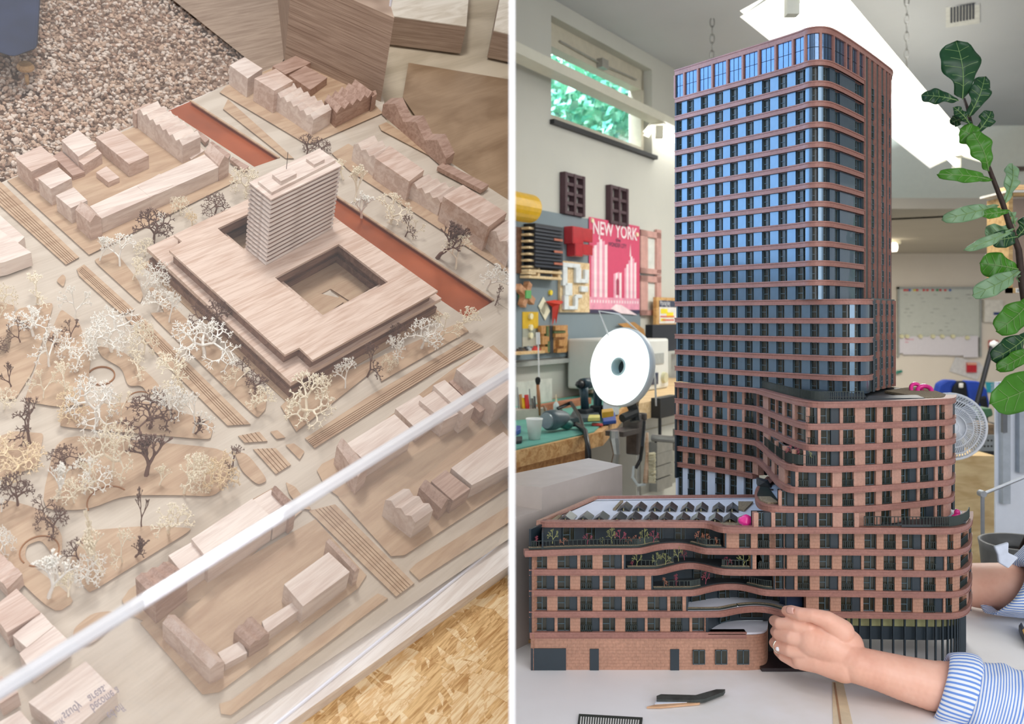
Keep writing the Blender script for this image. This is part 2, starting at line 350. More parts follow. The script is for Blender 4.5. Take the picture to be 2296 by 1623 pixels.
# islands: thin plates
PH = .003
TL = lambda a, b, k: [((a[0][0] + (b[0][0] - a[0][0]) * t, a[0][1] + (b[0][1] - a[0][1]) * t), (a[1][0] + (b[1][0] - a[1][0]) * t, a[1][1] + (b[1][1] - a[1][1]) * t)) for t in [(i + 1) / (k + 1) for i in range(k)]]
PL = [
 ([c1(45, 1095), c1(1000, 690), c1(1440, 1095), c1(540, 1545)], 'large birch plot plate under the upper left housing block', None),
 ([c1(-60, 1060), c1(20, 1115), c1(480, 1560), c1(400, 1605), c1(-60, 1190)], 'tram street strip with engraved rails left of the upper left plot', TL((c1(-40, 1080), c1(470, 1565)), (c1(-60, 1190), c1(400, 1600)), 5)),
 ([c2(-20, 560), c2(20, 520), c2(590, 300), c2(970, 685), c2(545, 870), c2(500, 870)], 'birch plot plate under the top housing block', None),
 ([c2(0, 660), c2(30, 600), c2(430, 960), c2(380, 960)], 'narrow birch quay strip between upper canal and top block', None),
 ([c2(945, 760), c2(990, 740), c2(1340, 960), c2(1330, 985), c2(960, 790)], 'small birch plate under the stepped houses at top right', None),
 ([c2(660, 930), c2(760, 870), c2(1734, 1440), c2(1850, 1600), c2(1734, 1660), c2(760, 1030)], 'long birch plot plate under the right hand row of blocks', None),
 ([c3(565, 225), c3(700, 170), c3(840, 350), c3(868, 440), c3(850, 485)], 'pointed lawn plate below the front left corner of the long bar', None),
 ([c3(465, 280), c3(510, 250), c3(815, 525), c3(740, 555), c3(480, 320)], 'short rail strip with engraved lines above the round lawn', TL((c3(500, 260), c3(800, 525)), (c3(475, 300), c3(745, 550)), 4)),
 ([c3(340, 350), c3(380, 308), c3(400, 330), c3(385, 390)], 'tiny oval plate at the street crossing left', None),
 ([c3(900, 400), c3(925, 385), c3(1622, 1040), c3(1610, 1130), c3(1560, 1185), c3(905, 545), c3(1000, 540)], 'long lawn strip along the left side of the courtyard complex', None),
 ([c3(760, 570), c3(850, 560), c3(1520, 1220), c3(1380, 1228), c3(1000, 850)], 'long rail strip with engraved lines across the middle park', TL((c3(780, 570), c3(1400, 1225)), (c3(840, 560), c3(1500, 1222)), 4)),
 ([c3(370, 520), c3(480, 600), c3(550, 820), c3(520, 1100), c3(330, 1112), c3(145, 1080), c3(250, 790)], 'triangular park lawn plate with the densest cream trees', None),
 ([c3(0, 480), c3(90, 500), c3(60, 770), c3(-80, 860), c3(-80, 480)], 'lawn plate at the left edge under small trees', None),
 ([c3(100, 520), c3(330, 480), c3(200, 900), c3(90, 1070), c3(-40, 1060), c3(-40, 880)], 'long lawn plate left of the triangular park lawn', None),
 ([c3(400, 1140), c3(560, 1100), c3(900, 1080), c3(1300, 1210), c3(1275, 1315), c3(365, 1235), c3(370, 1180)], 'lawn plate with dark spreading tree south of the ring', None),
 ([c3(580, 740), c3(760, 780), c3(990, 1000), c3(905, 1045), c3(860, 985), c3(775, 990), c3(740, 880), c3(620, 815)], 'scalloped garden plate beside the ring', None),
 ([c3(345, 1285), c3(740, 1310), c3(1400, 1370), c3(1400, 1550), c3(1300, 1660), c3(1100, 1650), c3(760, 1650), c3(530, 1740), c3(240, 1740)], 'wide lawn plate with big dark tree in the lower park', None),
 ([c3(0, 1290), c3(90, 1262), c3(265, 1275), c3(230, 1480), c3(-40, 1560)], 'lawn plate below the large brown bare tree at left', None),
 ([c5(0, 250), c5(250, 320), c5(380, 470), c5(372, 615), c5(330, 610), c5(250, 505), c5(160, 540), c5(150, 630), c5(470, 870), c5(330, 960), c5(-80, 560)], 'curved path plate with a round bite at bottom left of the park', None),
 ([c5(420, 640), c5(520, 450), c5(900, 420), c5(1180, 436), c5(545, 828), c5(510, 790)], 'corner lawn plate in front of the near housing row', None),
 ([c5(440, 1100), c5(450, 1040), c5(560, 950), c5(690, 935), c5(700, 1010), c5(560, 1140), c5(470, 1140)], 'rounded traffic island plate at the lower crossing', None),
 ([c4(350, 1110), c4(420, 1040), c4(1440, 600), c4(1490, 655), c4(960, 960), c4(930, 880), c4(445, 1265)], 'planted strip in front of the courtyard complex', None),
 ([c4(497, 1305), c4(900, 1040), c4(1490, 700), c4(1580, 745), c4(1300, 890), c4(555, 1365)], 'rail strip with engraved lines in front of the complex', TL((c4(505, 1310), c4(1490, 705)), (c4(550, 1360), c4(1570, 748)), 5)),
 ([c4(285, 1265), c4(330, 1255), c4(380, 1300), c4(325, 1310)], 'smallest leaf shaped island plate at the crossing', None),
 ([c4(92, 1290), c4(220, 1265), c4(270, 1322), c4(130, 1332)], 'striped island plate at the end of the middle rail strip', TL((c4(92, 1290), c4(130, 1332)), (c4(220, 1265), c4(268, 1320)), 4)),
 ([c4(378, 1345), c4(430, 1335), c4(495, 1385), c4(465, 1435)], 'wedge shaped island plate beside the front rail strip', None),
 ([c4(183, 1370), c4(320, 1365), c4(412, 1465), c4(320, 1522)], 'four sided island plate with crossed engraved lines', TL((c4(183, 1370), c4(320, 1520)), (c4(320, 1365), c4(410, 1465)), 4)),
 ([c4(65, 1380), c4(150, 1400), c4(275, 1560), c4(210, 1590), c4(110, 1500)], 'curved island plate right of the lower park', None),
 ([c4(380, 1570), c4(440, 1600), c4(540, 1740), c4(470, 1730), c4(400, 1640)], 'narrow island plate at the lower crossing', None),
 ([c4(570, 1500), c4(600, 1460), c4(680, 1420), c4(1400, 880), c4(1640, 740), c4(1900, 980), c4(900, 1800), c4(620, 1600)], 'plot plate under the near right housing row', None),
 ([c5(740, 870), c5(780, 810), c5(1530, 260), c6(320, 180), c6(480, 330), c5(1000, 1060), c5(770, 950)], 'plot plate under the near left housing row', None),
 ([c6(520, 330), c6(680, 290), c6(1160, 770), c6(1050, 850)], 'cross street strip with engraved rails inside the near edge', TL((c6(540, 330), c6(1060, 845)), (c6(670, 295), c6(1150, 770)), 5)),
 ([c5(850, 1010), c5(1000, 900), c6(560, 380), c6(870, 720), c6(820, 800), c5(1330, 1430), c5(1230, 1445)], 'courtyard plate of the front left block', None),
 ([c6(700, 250), c6(1640, -280), c6(1900, 80), c6(1100, 600), c6(1020, 605)], 'courtyard plate of the front right block', None),
 ([c5(1330, 1500), c5(1400, 1480), c6(940, 830), c6(1000, 860), c5(1400, 1570), c5(1340, 1560)], 'long narrow plate along the near board edge', None),
 ([c6(1130, 690), c6(1170, 650), c6(1734, 300), c6(1734, 400), c6(1190, 750)], 'narrow plate along the near board edge, right of the cross street', None)]
def rounded(q, r=.16):
    out = []
    for i in range(len(q)):
        a, b, c = q[i - 1], q[i], q[(i + 1) % len(q)]; L = lambda s, t, f: (s[0] + (t[0] - s[0]) * f, s[1] + (t[1] - s[1]) * f)
        p0, p2 = L(b, a, r), L(b, c, r)
        for t in (0, .33, .67, 1): out.append(L(L(p0, b, t), L(b, p2, t), t))
    return out
for pts, lab, ln in PL:
    if not ln and any(w in lab for w in ('lawn', 'garden', 'curved', 'oval', 'island', 'path')): pts = rounded(pts, .3 if any(w in lab for w in ('curved', 'scalloped', 'oval', 'rounded', 'wide lawn')) else .12)
    plate('plot_plate', pts, PH, 0, WPLATE, lab, 'base plate', 'thin birch plates of the city model', lines=ln)
# engraved curves on the street layer and ring walls
def arc_wall(cx, cy, r, a0, a1, h, name, lab, mat=None, wd=.0012, hb=0.0):
    m = MB(); C = U(cx, cy, hb); P = []; n = 28
    for i in range(n + 1):
        a = math.radians(a0 + (a1 - a0) * i / n); P.append(C + (E1 * math.cos(a) + E2 * math.sin(a)) * r)
    for i in range(n):
        d0, d1 = (P[i] - C).normalized() * wd, (P[i + 1] - C).normalized() * wd
        q = [P[i], P[i + 1], P[i + 1] + d1, P[i] + d0]; m.prism(q, [p + UPB * h for p in q])
    return tag(lb(m, name, mat or flat('cut_edge', '9A6B45', .8)), lab, 'ring')
sc_ = (U(*c3(700, 930)) - U(*c3(545, 930))).length / 2
arc_wall(*c3(615, 930), sc_, -180, 120, .0022, 'garden_ring', 'thin round wooden ring path in the middle of the park')
arc_wall(*c5(240, 575), sc_ * 1.2, -150, 190, .001, 'garden_ring', 'round bite edge at the bottom left path plate', hb=PH)
arc_wall(*c5(660, 280), sc_ * 1.45, 10, 170, .001, 'garden_ring', 'half round edge below the lower park lawn', hb=PH)
arc_wall(*c3(850, 1080), sc_ * 1.0, 10, 150, .001, 'garden_ring', 'half round edge beside the scalloped garden plate')
# ---- block buildings
GRP = 'timber blocks of the city model'
def block(tops, pair, lab, mat=0, name='timber_block', hb=None, bev=.0003):
    h = hgt(*pair) if not isinstance(pair, (int, float)) else pair
    m = MB(); m.prism([U(*p, h) - UPB * (h - (hb or PH)) for p in tops], [U(*p, h) for p in tops])
    return tag(lb(m, name, WL[mat], bevel=bev), lab, 'building block', GRP)
def saw(first, last, n, pair, lab, mat=0, drop=.42, ends=1.0, name='sawtooth_block'):
    """row of gables: ridge lines run from p to q; first and last give the end ridges"""
    h = hgt(*pair); dr = None
    p0, q0, p1, q1 = U(*first[0], h), U(*first[1], h), U(*last[0], h), U(*last[1], h)
    st = (p1 - p0) / max(1, n - 1) if n > 1 else None
    if n == 1: st = (p1 - p0)
    sq = (q1 - q0) / max(1, n - 1) if n > 1 else st
    dr = st.length * drop; A = []; B = []
    A.append(p0 - st * .5 - UPB * dr); B.append(q0 - sq * .5 - UPB * dr)
    for i in range(n):
        A += [p0 + st * i, p0 + st * (i + .5) - UPB * dr]; B += [q0 + sq * i, q0 + sq * (i + .5) - UPB * dr]
    def dn(p): return p - UPB * ((p - EYE).dot(UPB) + H0 - PH)
    m = MB(); k = len(A)
    for i in range(k - 1):
        m.box8([dn(A[i]), dn(A[i + 1]), dn(B[i + 1]), dn(B[i]), A[i], A[i + 1], B[i + 1], B[i]])
    return tag(lb(m, name, WL[mat]), lab, 'building block', GRP)
def gable(e0, e1, r0, r1, f0, f1, pair, lab, mat=0, name='gabled_block'):
    """gabled prism: eave line e0-e1, ridge r0-r1, far eave f0-f1 (pixels), eave height from pair"""
    h = hgt(*pair); A, B, C_, D = U(*e0, h), U(*e1, h), U(*f1, h), U(*f0, h)
    hr = h + (B - C_).length * .55
    R0, R1 = (A + D) / 2 + UPB * (hr - h), (B + C_) / 2 + UPB * (hr - h)
    dn = lambda p: p - UPB * (h - PH)
    m = MB(); m.poly([dn(A), dn(B), B, A]); m.poly([dn(C_), dn(D), D, C_]); m.poly([A, B, R1, R0]); m.poly([R0, R1, C_, D])
    m.poly([dn(B), dn(C_), C_, R1, B]); m.poly([dn(D), dn(A), A, R0, D]); m.poly([dn(A), dn(D), dn(C_), dn(B)])
    return tag(lb(m, name, WL[mat]), lab, 'building block', GRP)
block([c1(95, 955), c1(247, 882), c1(347, 968), c1(190, 1040)], (c1(95, 955), c1(100, 1085)), 'large cube block at the far left corner of the upper left plot', 0)
block([c1(190, 1070), c1(315, 1018), c1(340, 1040), c1(232, 1100)], (c1(190, 1070), c1(193, 1150)), 'low step block squeezed between two corner cubes, upper left', 1)
block([c1(230, 1080), c1(355, 1013), c1(435, 1080), c1(308, 1145)], (c1(308, 1145), c1(312, 1258)), 'second cube block from the far left corner, upper left plot', 2)
block([c1(337, 1185), c1(447, 1135), c1(530, 1215), c1(430, 1262)], (c1(430, 1262), c1(432, 1368)), 'third cube block in line, next to the gabled corner, upper left plot', 2)
block([c1(320, 945), c1(372, 915), c1(515, 1040), c1(440, 1065)], (c1(440, 1065), c1(440, 1105)), 'flat low slab beside the two stage block, upper left plot', 3)
block([c1(372, 850), c1(475, 787), c1(585, 882), c1(475, 950)], (c1(475, 950), c1(477, 1050)), 'taller box of the two stage block, upper left plot', 2)
block([c1(475, 975), c1(592, 905), c1(618, 930), c1(507, 1000)], (c1(507, 1000), c1(510, 1075)), 'front step of the two stage block, upper left plot', 0)
block([c1(580, 830), c1(700, 775), c1(903, 942), c1(783, 995)], (c1(783, 995), c1(783, 1085)), 'long free standing box in the upper left courtyard', 0)
block([c1(582, 1045), c1(645, 1007), c1(725, 1075), c1(657, 1105)], (c1(657, 1105), c1(657, 1147)), 'smallest box in the upper left courtyard', 0)
block([c1(545, 1250), c1(1240, 935), c1(1330, 1012), c1(615, 1325)], (c1(615, 1325), c1(617, 1425)), 'very long pale bar along the street, upper left plot', 2)
block([c1(832, 1130), c1(968, 1052), c1(1050, 1120), c1(912, 1195)], (c1(912, 1195), c1(914, 1294)), 'raised box in the middle of the long pale bar', 2)
gable(c1(457, 1272), c1(547, 1350), c1(492, 1222), c1(580, 1300), c1(530, 1240), c1(614, 1322), (c1(547, 1350), c1(549, 1470)), 'gabled block closing the front end of the long bar', 0)
gable(c1(1240, 920), c1(1330, 1005), c1(1270, 862), c1(1358, 945), c1(1300, 890), c1(1390, 970), (c1(1330, 1005), c1(1326, 1110)), 'gabled block closing the canal end of the long bar', 0)
saw((c1(850, 662), c1(957, 612)), (c1(1087, 845), c1(1197, 792)), 7, (c1(1087, 845), c1(1090, 985)), 'sawtooth row of seven gables on the upper left plot', 2)
block([c1(1117, 930), c1(1210, 885), c1(1240, 912), c1(1160, 965)], (c1(1160, 965), c1(1160, 988)), 'low link block beside the end of the row of seven gables', 2)
block([c1(802, 672), c1(905, 622), c1(925, 640), c1(822, 692)], (c1(802, 672), c1(803, 770)), 'thin block behind the far end of the row of seven gables', 1)
for a, b, c_, d, lab in [((1178, 795), (1195, 783), (1270, 842), (1245, 865), 'first small grey slab along the upper canal'), ((1262, 872), (1285, 855), (1398, 935), (1385, 962), 'second and largest grey slab along the upper canal'), ((1393, 965), (1412, 950), (1510, 1008), (1480, 1032), 'third grey slab along the upper canal nearest the tower')]:
    block([c1(*a), c1(*b), c1(*c_), c1(*d)], .009, lab, 3, 'canal_slab')
# left edge block
block([(-90, 560), (-30, 455), (55, 531), (2, 580)], (c1(148, 1440), c1(150, 1530)), 'upper slab of the stacked block at the left edge', 2)
block([(-95, 610), (-20, 500), c3(190, 178), c3(30, 235)], (c3(190, 178), c3(190, 270)), 'lower slab of the stacked block at the left edge', 2)
# top block
block([c2(40, 395), c2(130, 345), c2(240, 415), c2(150, 475)], (c2(40, 395), c2(20, 520)), 'corner cube with a small ridge at the far left of the top plot', 2)
block([c2(190, 475), c2(320, 415), c2(425, 490), c2(312, 550)], (c2(312, 550), c2(292, 695)), 'tall warm cube second in the top row', 0)
saw((c2(330, 560), c2(430, 503)), (c2(530, 692), c2(640, 630)), 6, (c2(565, 715), c2(546, 837)), 'sawtooth row of six gables on the top plot facing the canal', 2)
block([c2(400, 455), c2(500, 398), c2(633, 470), c2(530, 545)], (c2(530, 545), c2(525, 600)), 'dark flat box in the yard of the top plot', 3)
block([c2(300, 400), c2(515, 305), c2(583, 358), c2(380, 450)], (c2(583, 358), c2(580, 400)), 'dull brown bar at the very back of the top plot', 3)
saw((c2(718, 645), c2(640, 570)), (c2(905, 555), c2(800, 480)), 5, (c2(905, 555), c2(895, 680)), 'sawtooth row of five gables at the right end of the top plot', 3)
block([c2(900, 556), c2(925, 545), c2(934, 570), c2(905, 590)], (c2(905, 590), c2(898, 690)), 'narrow end block at the right corner of the top plot', 3)
# right column
saw((c2(1042, 630), c2(1090, 592)), (c2(1300, 850), c2(1350, 812)), 3, (c2(1042, 660), c2(1020, 785)), 'stepped row of three gables at the far right street', 3, .3)
saw((c2(820, 870), c2(920, 820)), (c2(915, 940), c2(1015, 882)), 3, (c2(820, 870), c2(803, 1000)), 'sawtooth row of three gables right of the tower', 2)
block([c2(925, 960), c2(1015, 885), c2(1220, 1030), c2(1130, 1100)], (c2(925, 960), c2(907, 1090)), 'long box after the three gables in the right row', 0)
saw((c2(1160, 1110), c2(1250, 1055)), (c2(1300, 1195), c2(1400, 1128)), 4, (c2(1300, 1215), c2(1280, 1325)), 'sawtooth row of four gables in the middle of the right row', 2)
block([c2(1335, 1190), c2(1455, 1120), c2(1722, 1290), c2(1610, 1375)], (c2(1610, 1375), c2(1565, 1530)), 'biggest box in the right row near the photo edge', 0)
saw((c2(1655, 1400), c2(1750, 1330)), (c2(1720, 1460), c2(1815, 1390)), 2, (c2(1650, 1400), c2(1610, 1540)), 'pair of gables cut off by the right edge', 2)
block([c2(1300, 1010), c2(1338, 983), c2(1612, 1120), c2(1570, 1150)], (c2(1570, 1150), c2(1565, 1185)), 'low flat bar behind the right row', 3)
# near right row (f)
block([c4(745, 1340), c4(1040, 1158), c4(1150, 1260), c4(860, 1440)], (c4(860, 1440), c4(835, 1570)), 'long pale bar in the near right row, crossed by the case edge', 2)
gable(c4(690, 1350), c4(820, 1540), c4(700, 1340), c4(850, 1500), c4(740, 1318), c4(880, 1480), (c4(690, 1350), c4(662, 1470)), 'gabled head at the crossing end of the near right row', 0)
block([c4(1045, 1125), c4(1190, 1040), c4(1330, 1150), c4(1180, 1255)], (c4(1045, 1125), c4(1025, 1210)), 'raised box in the middle of the near right row', 2)
block([c4(1190, 1075), c4(1280, 1015), c4(1440, 1150), c4(1340, 1200)], (c4(1440, 1150), c4(1415, 1260)), 'lower link between two raised boxes, near right row', 2)
block([c4(1275, 985), c4(1345, 950), c4(1525, 1115), c4(1460, 1160)], (c4(1460, 1160), c4(1430, 1290)), 'slim raised box before the big one, near right row', 2)
block([c4(1370, 960), c4(1430, 930), c4(1640, 1090), c4(1560, 1150)], (c4(1560, 1150), c4(1535, 1230)), 'shadowed low link before the big box, near right row', 3)  # darker walnut tone on this block
block([c4(1415, 885), c4(1610, 750), c4(1850, 940), c4(1660, 1095)], (c4(1660, 1095), c4(1625, 1250)), 'big pale box at the right edge in the near right row', 2)
# near left row (g)
block([c5(1160, 500), c5(1530, 255), c5(1655, 375), c5(1265, 630)], (c5(1265, 630), c5(1240, 780)), 'long pale bar of the near left row with flat roof', 2)
block([c5(1020, 600), c5(1160, 520), c5(1250, 625), c5(1115, 722)], (c5(1115, 722), c5(1095, 850)), 'lower flat box left of the long bar, near left row', 2)
block([c6(180, 265), c6(290, 200), c6(420, 320), c6(310, 390)], (c6(310, 390), c6(290, 520)), 'lower flat box right of the long bar, near left row', 2)
gable(c6(295, 210), c6(410, 330), c6(310, 190), c6(430, 310), c6(322, 180), c6(445, 300), (c6(410, 330), c6(385, 480)), 'thin gabled head at the crossing end of the near left row', 3)
saw((c5(855, 705), c5(975, 822)), (c5(990, 640), c5(1105, 722)), 3, (c5(855, 705), c5(840, 890)), 'row of three narrow gables at the left end of the near left row', 3)
# front row, behind the acrylic (h)
saw((c6(1020, 268), c6(1130, 198)), (c6(1140, 360), c6(1250, 285)), 3, (c6(1148, 400), c6(1120, 525)), 'three white lit gables in the front right block', 2)
gable(c6(1190, 190), c6(1325, 320), c6(1230, 160), c6(1360, 265), c6(1245, 150), c6(1375, 262), (c6(1325, 320), c6(1300, 400)), 'small brown gabled block beside the flat roofed box, front right block', 3)
block([c6(1262, 150), c6(1350, 80), c6(1500, 195), c6(1395, 268)], (c6(1395, 268), c6(1375, 360)), 'grey flat roofed box in the front right block', 3)
block([c6(1383, 70), c6(1700, -150), c6(1850, 0), c6(1510, 175)], (c6(1510, 175), c6(1490, 270)), 'large pale box at the right edge of the front right block', 2)
gable(c6(625, 515), c6(800, 700), c6(640, 505), c6(815, 690), c6(655, 505), c6(828, 682), (c6(800, 700), c6(775, 800)), 'thin gabled wall block at the cross street, front left block', 0)
block([c6(370, 775), c6(640, 580), c6(770, 700), c6(485, 910)], (c6(770, 700), c6(750, 815)), 'tall pale box in the front left block', 2)
block([c6(235, 1000), c6(440, 872), c6(485, 915), c6(262, 1075)], (c6(262, 1075), c6(255, 1140)), 'lower bar extending the tall box, front left block', 2)
saw((c6(95, 1025), c6(195, 1118)), (c6(150, 978), c6(255, 1080)), 2, (c6(195, 1118), c6(185, 1210)), 'pair of brown gables in the front left block', 3)
block([c5(1320, 1190), c5(1460, 1115), c5(1500, 1190), c5(1365, 1262)], (c5(1365, 1262), c5(1362, 1310)), 'low bar near the pair of gables, front left block', 2)
gable(c5(985, 1010), c5(1275, 1290), c5(1020, 890), c5(1330, 1235), c5(1060, 960), c5(1362, 1248), (c5(1275, 1290), c5(1272, 1392)), 'long gabled wall block closing the front left block', 0)
# bottom left cluster (i)
saw((c5(-90, 640), c5(-20, 560)), (c5(20, 770), c5(110, 680)), 4, (c5(20, 800), c5(15, 900)), 'ribbed sawtooth roof at the left edge, bottom left block', 0, .35)
block([c5(-60, 930), c5(100, 800), c5(245, 945), c5(40, 1070)], (c5(40, 1070), c5(35, 1180)), 'flat roofed box below the ribbed roof, bottom left block', 0)
block([c5(75, 1085), c5(250, 945), c5(325, 1030), c5(160, 1160)], (c5(160, 1160), c5(150, 1260)), 'middle flat roofed box of the bottom left block', 2)
block([c5(115, 1195), c5(325, 1025), c5(430, 1130), c5(190, 1305)], (c5(190, 1305), c5(180, 1400)), 'corner flat roofed box of the bottom left block', 2)
block([c5(-60, 1380), c5(10, 1330), c5(110, 1430), c5(0, 1500)], (c5(0, 1500), c5(-5, 1600)), 'small box at the bottom left behind the case edge', 0)
block([c5(170, 1490), c5(520, 1240), c5(710, 1430), c5(420, 1680)], (c5(170, 1490), c5(160, 1600)), 'wide lilac grey box at the bottom behind the case edge', 2)
block([c5(-60, 1640), c5(120, 1540), c5(260, 1700), c5(60, 1800)], (c5(60, 1700), c5(50, 1790)), 'cropped box in the bottom left corner', 2)
# ---- the courtyard complex with its tower
h1 = hgt((652, 858), (649, 897)); h2 = h1 * 1.62
base_pts = [c3(890, 150), c4(405, 968), c4(1325, 455), (985, 650)]
def quad_at(pts, h, grow=0.0):
    P = [U(*p, h) for p in pts]
    if grow:
        c = sum(P, Vector()) / len(P); P = [p + (p - c).normalized() * grow for p in P]
    return P
cx_root = empty('courtyard_complex', U(650, 650), 'low courtyard complex with broad flat roof and striped tower rising from it', 'building', GRP, RB)
def ring_plate(name, outer, hole_list, ha, hb_, mat, parent, h_ref):
    """plate with openings: outer and openings are unprojected at h_ref"""
    bm = bmesh.new()
    loops = [[U(*p, h_ref) for p in outer]] + [[U(*p, h_ref) for p in hl] for hl in hole_list]
    tris = tessellate_polygon(loops); flatp = [p for l in loops for p in l]
    mb = MB(); n = len(flatp)
    T = [p + UPB * (ha - h_ref) for p in flatp]; B = [p + UPB * (hb_ - h_ref) for p in flatp]
    mb.v = T + B
    for t in tris: mb.f.append(tuple(t)); mb.m.append(0); mb.f.append(tuple(n + i for i in reversed(t))); mb.m.append(0)
    o = 0
    for l in loops:
        for i in range(len(l)):
            j = (i + 1) % len(l); mb.f.append((o + i, o + j, n + o + j, n + o + i)); mb.m.append(0)
        o += len(l)
    return lb(mb, name, mat, parent)
roof = [(390, 527), (408, 541), (379, 561), (639, 795), (671, 779), (701, 807), (982, 652), (746, 484), (642, 411)]
court = [(616.5, 622), (759.5, 547), (870, 632), (722, 712)]
notch = [(488, 512), (562, 477), (612, 522), (546, 562)]
low = [c3(890, 150), c4(412, 968), c4(1325, 455), (745, 482), (628, 412)]
def inset(pts, k):
    cx = sum(p[0] for p in pts) / len(pts); cy = sum(p[1] for p in pts) / len(pts)
    return [(cx + (p[0] - cx) * k, cy + (p[1] - cy) * k) for p in pts]
ring_plate('roof', roof, [court, notch], h2, h2 - .0035, WROOF, cx_root, h2)
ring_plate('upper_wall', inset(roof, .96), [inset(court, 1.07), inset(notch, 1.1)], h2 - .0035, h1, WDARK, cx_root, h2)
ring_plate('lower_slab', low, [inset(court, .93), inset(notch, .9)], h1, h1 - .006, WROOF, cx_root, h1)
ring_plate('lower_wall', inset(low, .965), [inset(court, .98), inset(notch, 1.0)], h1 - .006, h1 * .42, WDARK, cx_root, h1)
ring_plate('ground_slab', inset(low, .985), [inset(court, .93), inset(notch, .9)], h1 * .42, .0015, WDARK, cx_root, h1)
ring_plate('plinth', inset(low, 1.04), [inset(court, .2)], .0016, .0002, WPLATE, cx_root, h1)
for q_, lab in (([c4(480, 470), c4(560, 420), c4(690, 450), c4(730, 480), c4(600, 570)], 'rounded garden plate on the left of the inner courtyard'), ([c4(655, 400), c4(700, 350), c4(790, 330), c4(880, 400), c4(780, 480)], 'rounded garden plate on the right of the inner courtyard')):
    plate('plot_plate', q_, .004, .0016, WPLATE, lab, 'base plate', 'thin birch plates of the city model')
# tower
tt = [c2(160, 1105), c2(292, 1210), c2(718, 1005), c2(585, 900)]
ht = hgt(c2(292, 1215), c2(248, 1615), h2); T4 = [U(*p, ht) for p in tt]; cc = sum(T4, Vector()) / 4
def tq(h, k): return [cc + (p - cc) * 1 + ((p - cc).normalized() * k) + UPB * (h - ht) for p in T4]
tw = empty('tower_unused', (0, 0, 0), 'x', 'x'); bpy.data.objects.remove(tw)
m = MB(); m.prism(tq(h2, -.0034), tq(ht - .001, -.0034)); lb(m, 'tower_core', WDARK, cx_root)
NS = 15; st = (ht - h2 - .002) / NS
for i in range(NS):
    m = MB(); b = h2 + st * i + st * .12; m.prism(tq(b, 0), tq(b + st * .5, 0)); lb(m, 'tower_floor', wood('bleached_slat', 'CFC0B6', 'F2E9E2', 1.57, 1.2, .5, 11, .3), cx_root)
m = MB(); m.prism(tq(ht - .002, .0004), tq(ht, .0004)); lb(m, 'tower_roof', WL[2], cx_root)
def sub(u0, u1, v0, v1, a, b, nm, mt):
    P = [T4[0] + (T4[3] - T4[0]) * u + (T4[1] - T4[0]) * v for u, v in ((u0, v0), (u0, v1), (u1, v1), (u1, v0))]
    m = MB(); m.prism([p + UPB * (a - .0001) for p in P], [p + UPB * b for p in P]); return lb(m, nm, mt, cx_root)
sub(.05, .97, .22, .85, 0, .004, 'roof_storey', WL[2]); sub(.2, .42, .35, .75, .004, .0095, 'roof_box', WL[2]); sub(.68, .84, .35, .72, .004, .0085, 'roof_box', WL[2])
P = T4[0] + (T4[3] - T4[0]) * .38 + (T4[1] - T4[0]) * .4
m = MB(); m.tube([P + UPB * .008, P + UPB * .034], .0004, 5); lb(m, 'antenna', flat('dark_wire', '4A3A38', .5), cx_root)
# ---- model trees
def branch(m, p, d, ln, r, lv, rnd, spread, droop, mi=0):
    n = 2 if lv > 1 else 1; pts = [p]; dd = d.copy(); rs = [r]
    for i in range(n):
        dd = (dd + Vector((rnd.uniform(-1, 1), rnd.uniform(-1, 1), rnd.uniform(-.6, .9))) * .22).normalized()
        p = p + dd * ln / n; pts.append(p); rs.append(r * (1 - .28 * (i + 1) / n))
    m.tube(pts, rs, 4 if lv < 4 else 5, cap=lv == 0)
    if lv == 0: return
    k = rnd.choice((2, 2, 3)) if lv > 1 else 5
    a0 = rnd.random() * 6.28
    for j in range(k):
        a = a0 + j * 6.28 / k + rnd.uniform(-.5, .5); s = spread * rnd.uniform(.6, 1.25)
        u = dd.orthogonal().normalized(); v = dd.cross(u)
        nd = (dd * math.cos(s) + (u * math.cos(a) + v * math.sin(a)) * math.sin(s) + Vector((0, 0, .15 - droop))).normalized()
        branch(m, p, nd, ln * rnd.uniform(.62, .88), r * .76, lv - 1, rnd, spread, droop)
TREEM = []
for k, (sp, dr, lv, tr) in enumerate([(.62, .05, 6, .3), (.8, .12, 6, .25), (.45, -.1, 6, .22), (.95, .2, 6, .3), (.3, -.2, 5, .14), (.7, 0, 6, .3)]):
    rnd = random.Random(20 + k); m = MB(); branch(m, Vector((0, 0, 0)), Vector((0, 0, 1)), tr, .037 if k != 4 else .017, lv, rnd, sp, dr)
    zs = max(v.z for v in m.v); xs = [math.hypot(v.x, v.y) for v in m.v]; xw = sorted(xs)[int(len(xs) * .97)]
    me = bpy.data.meshes.new('twig_tree'); bm = bmesh.new(); vs = [bm.verts.new((v.x / xw / 2, v.y / xw / 2, v.z / zs)) for v in m.v]
    for f in m.f:
        try: bm.faces.new([vs[i] for i in f]).smooth = True
        except ValueError: pass
    bm.to_mesh(me); bm.free(); TREEM.append(me)
TM = {'c': flat('bleached_twig', 'FFF2DC', .7, vary=.06), 'w': flat('white_twig', 'FFFAF2', .7, vary=.05), 'b': flat('brown_twig', '72554A', .75, vary=.15), 'l': flat('straw_twig', 'F4DFBC', .7, vary=.08)}
TV = {}
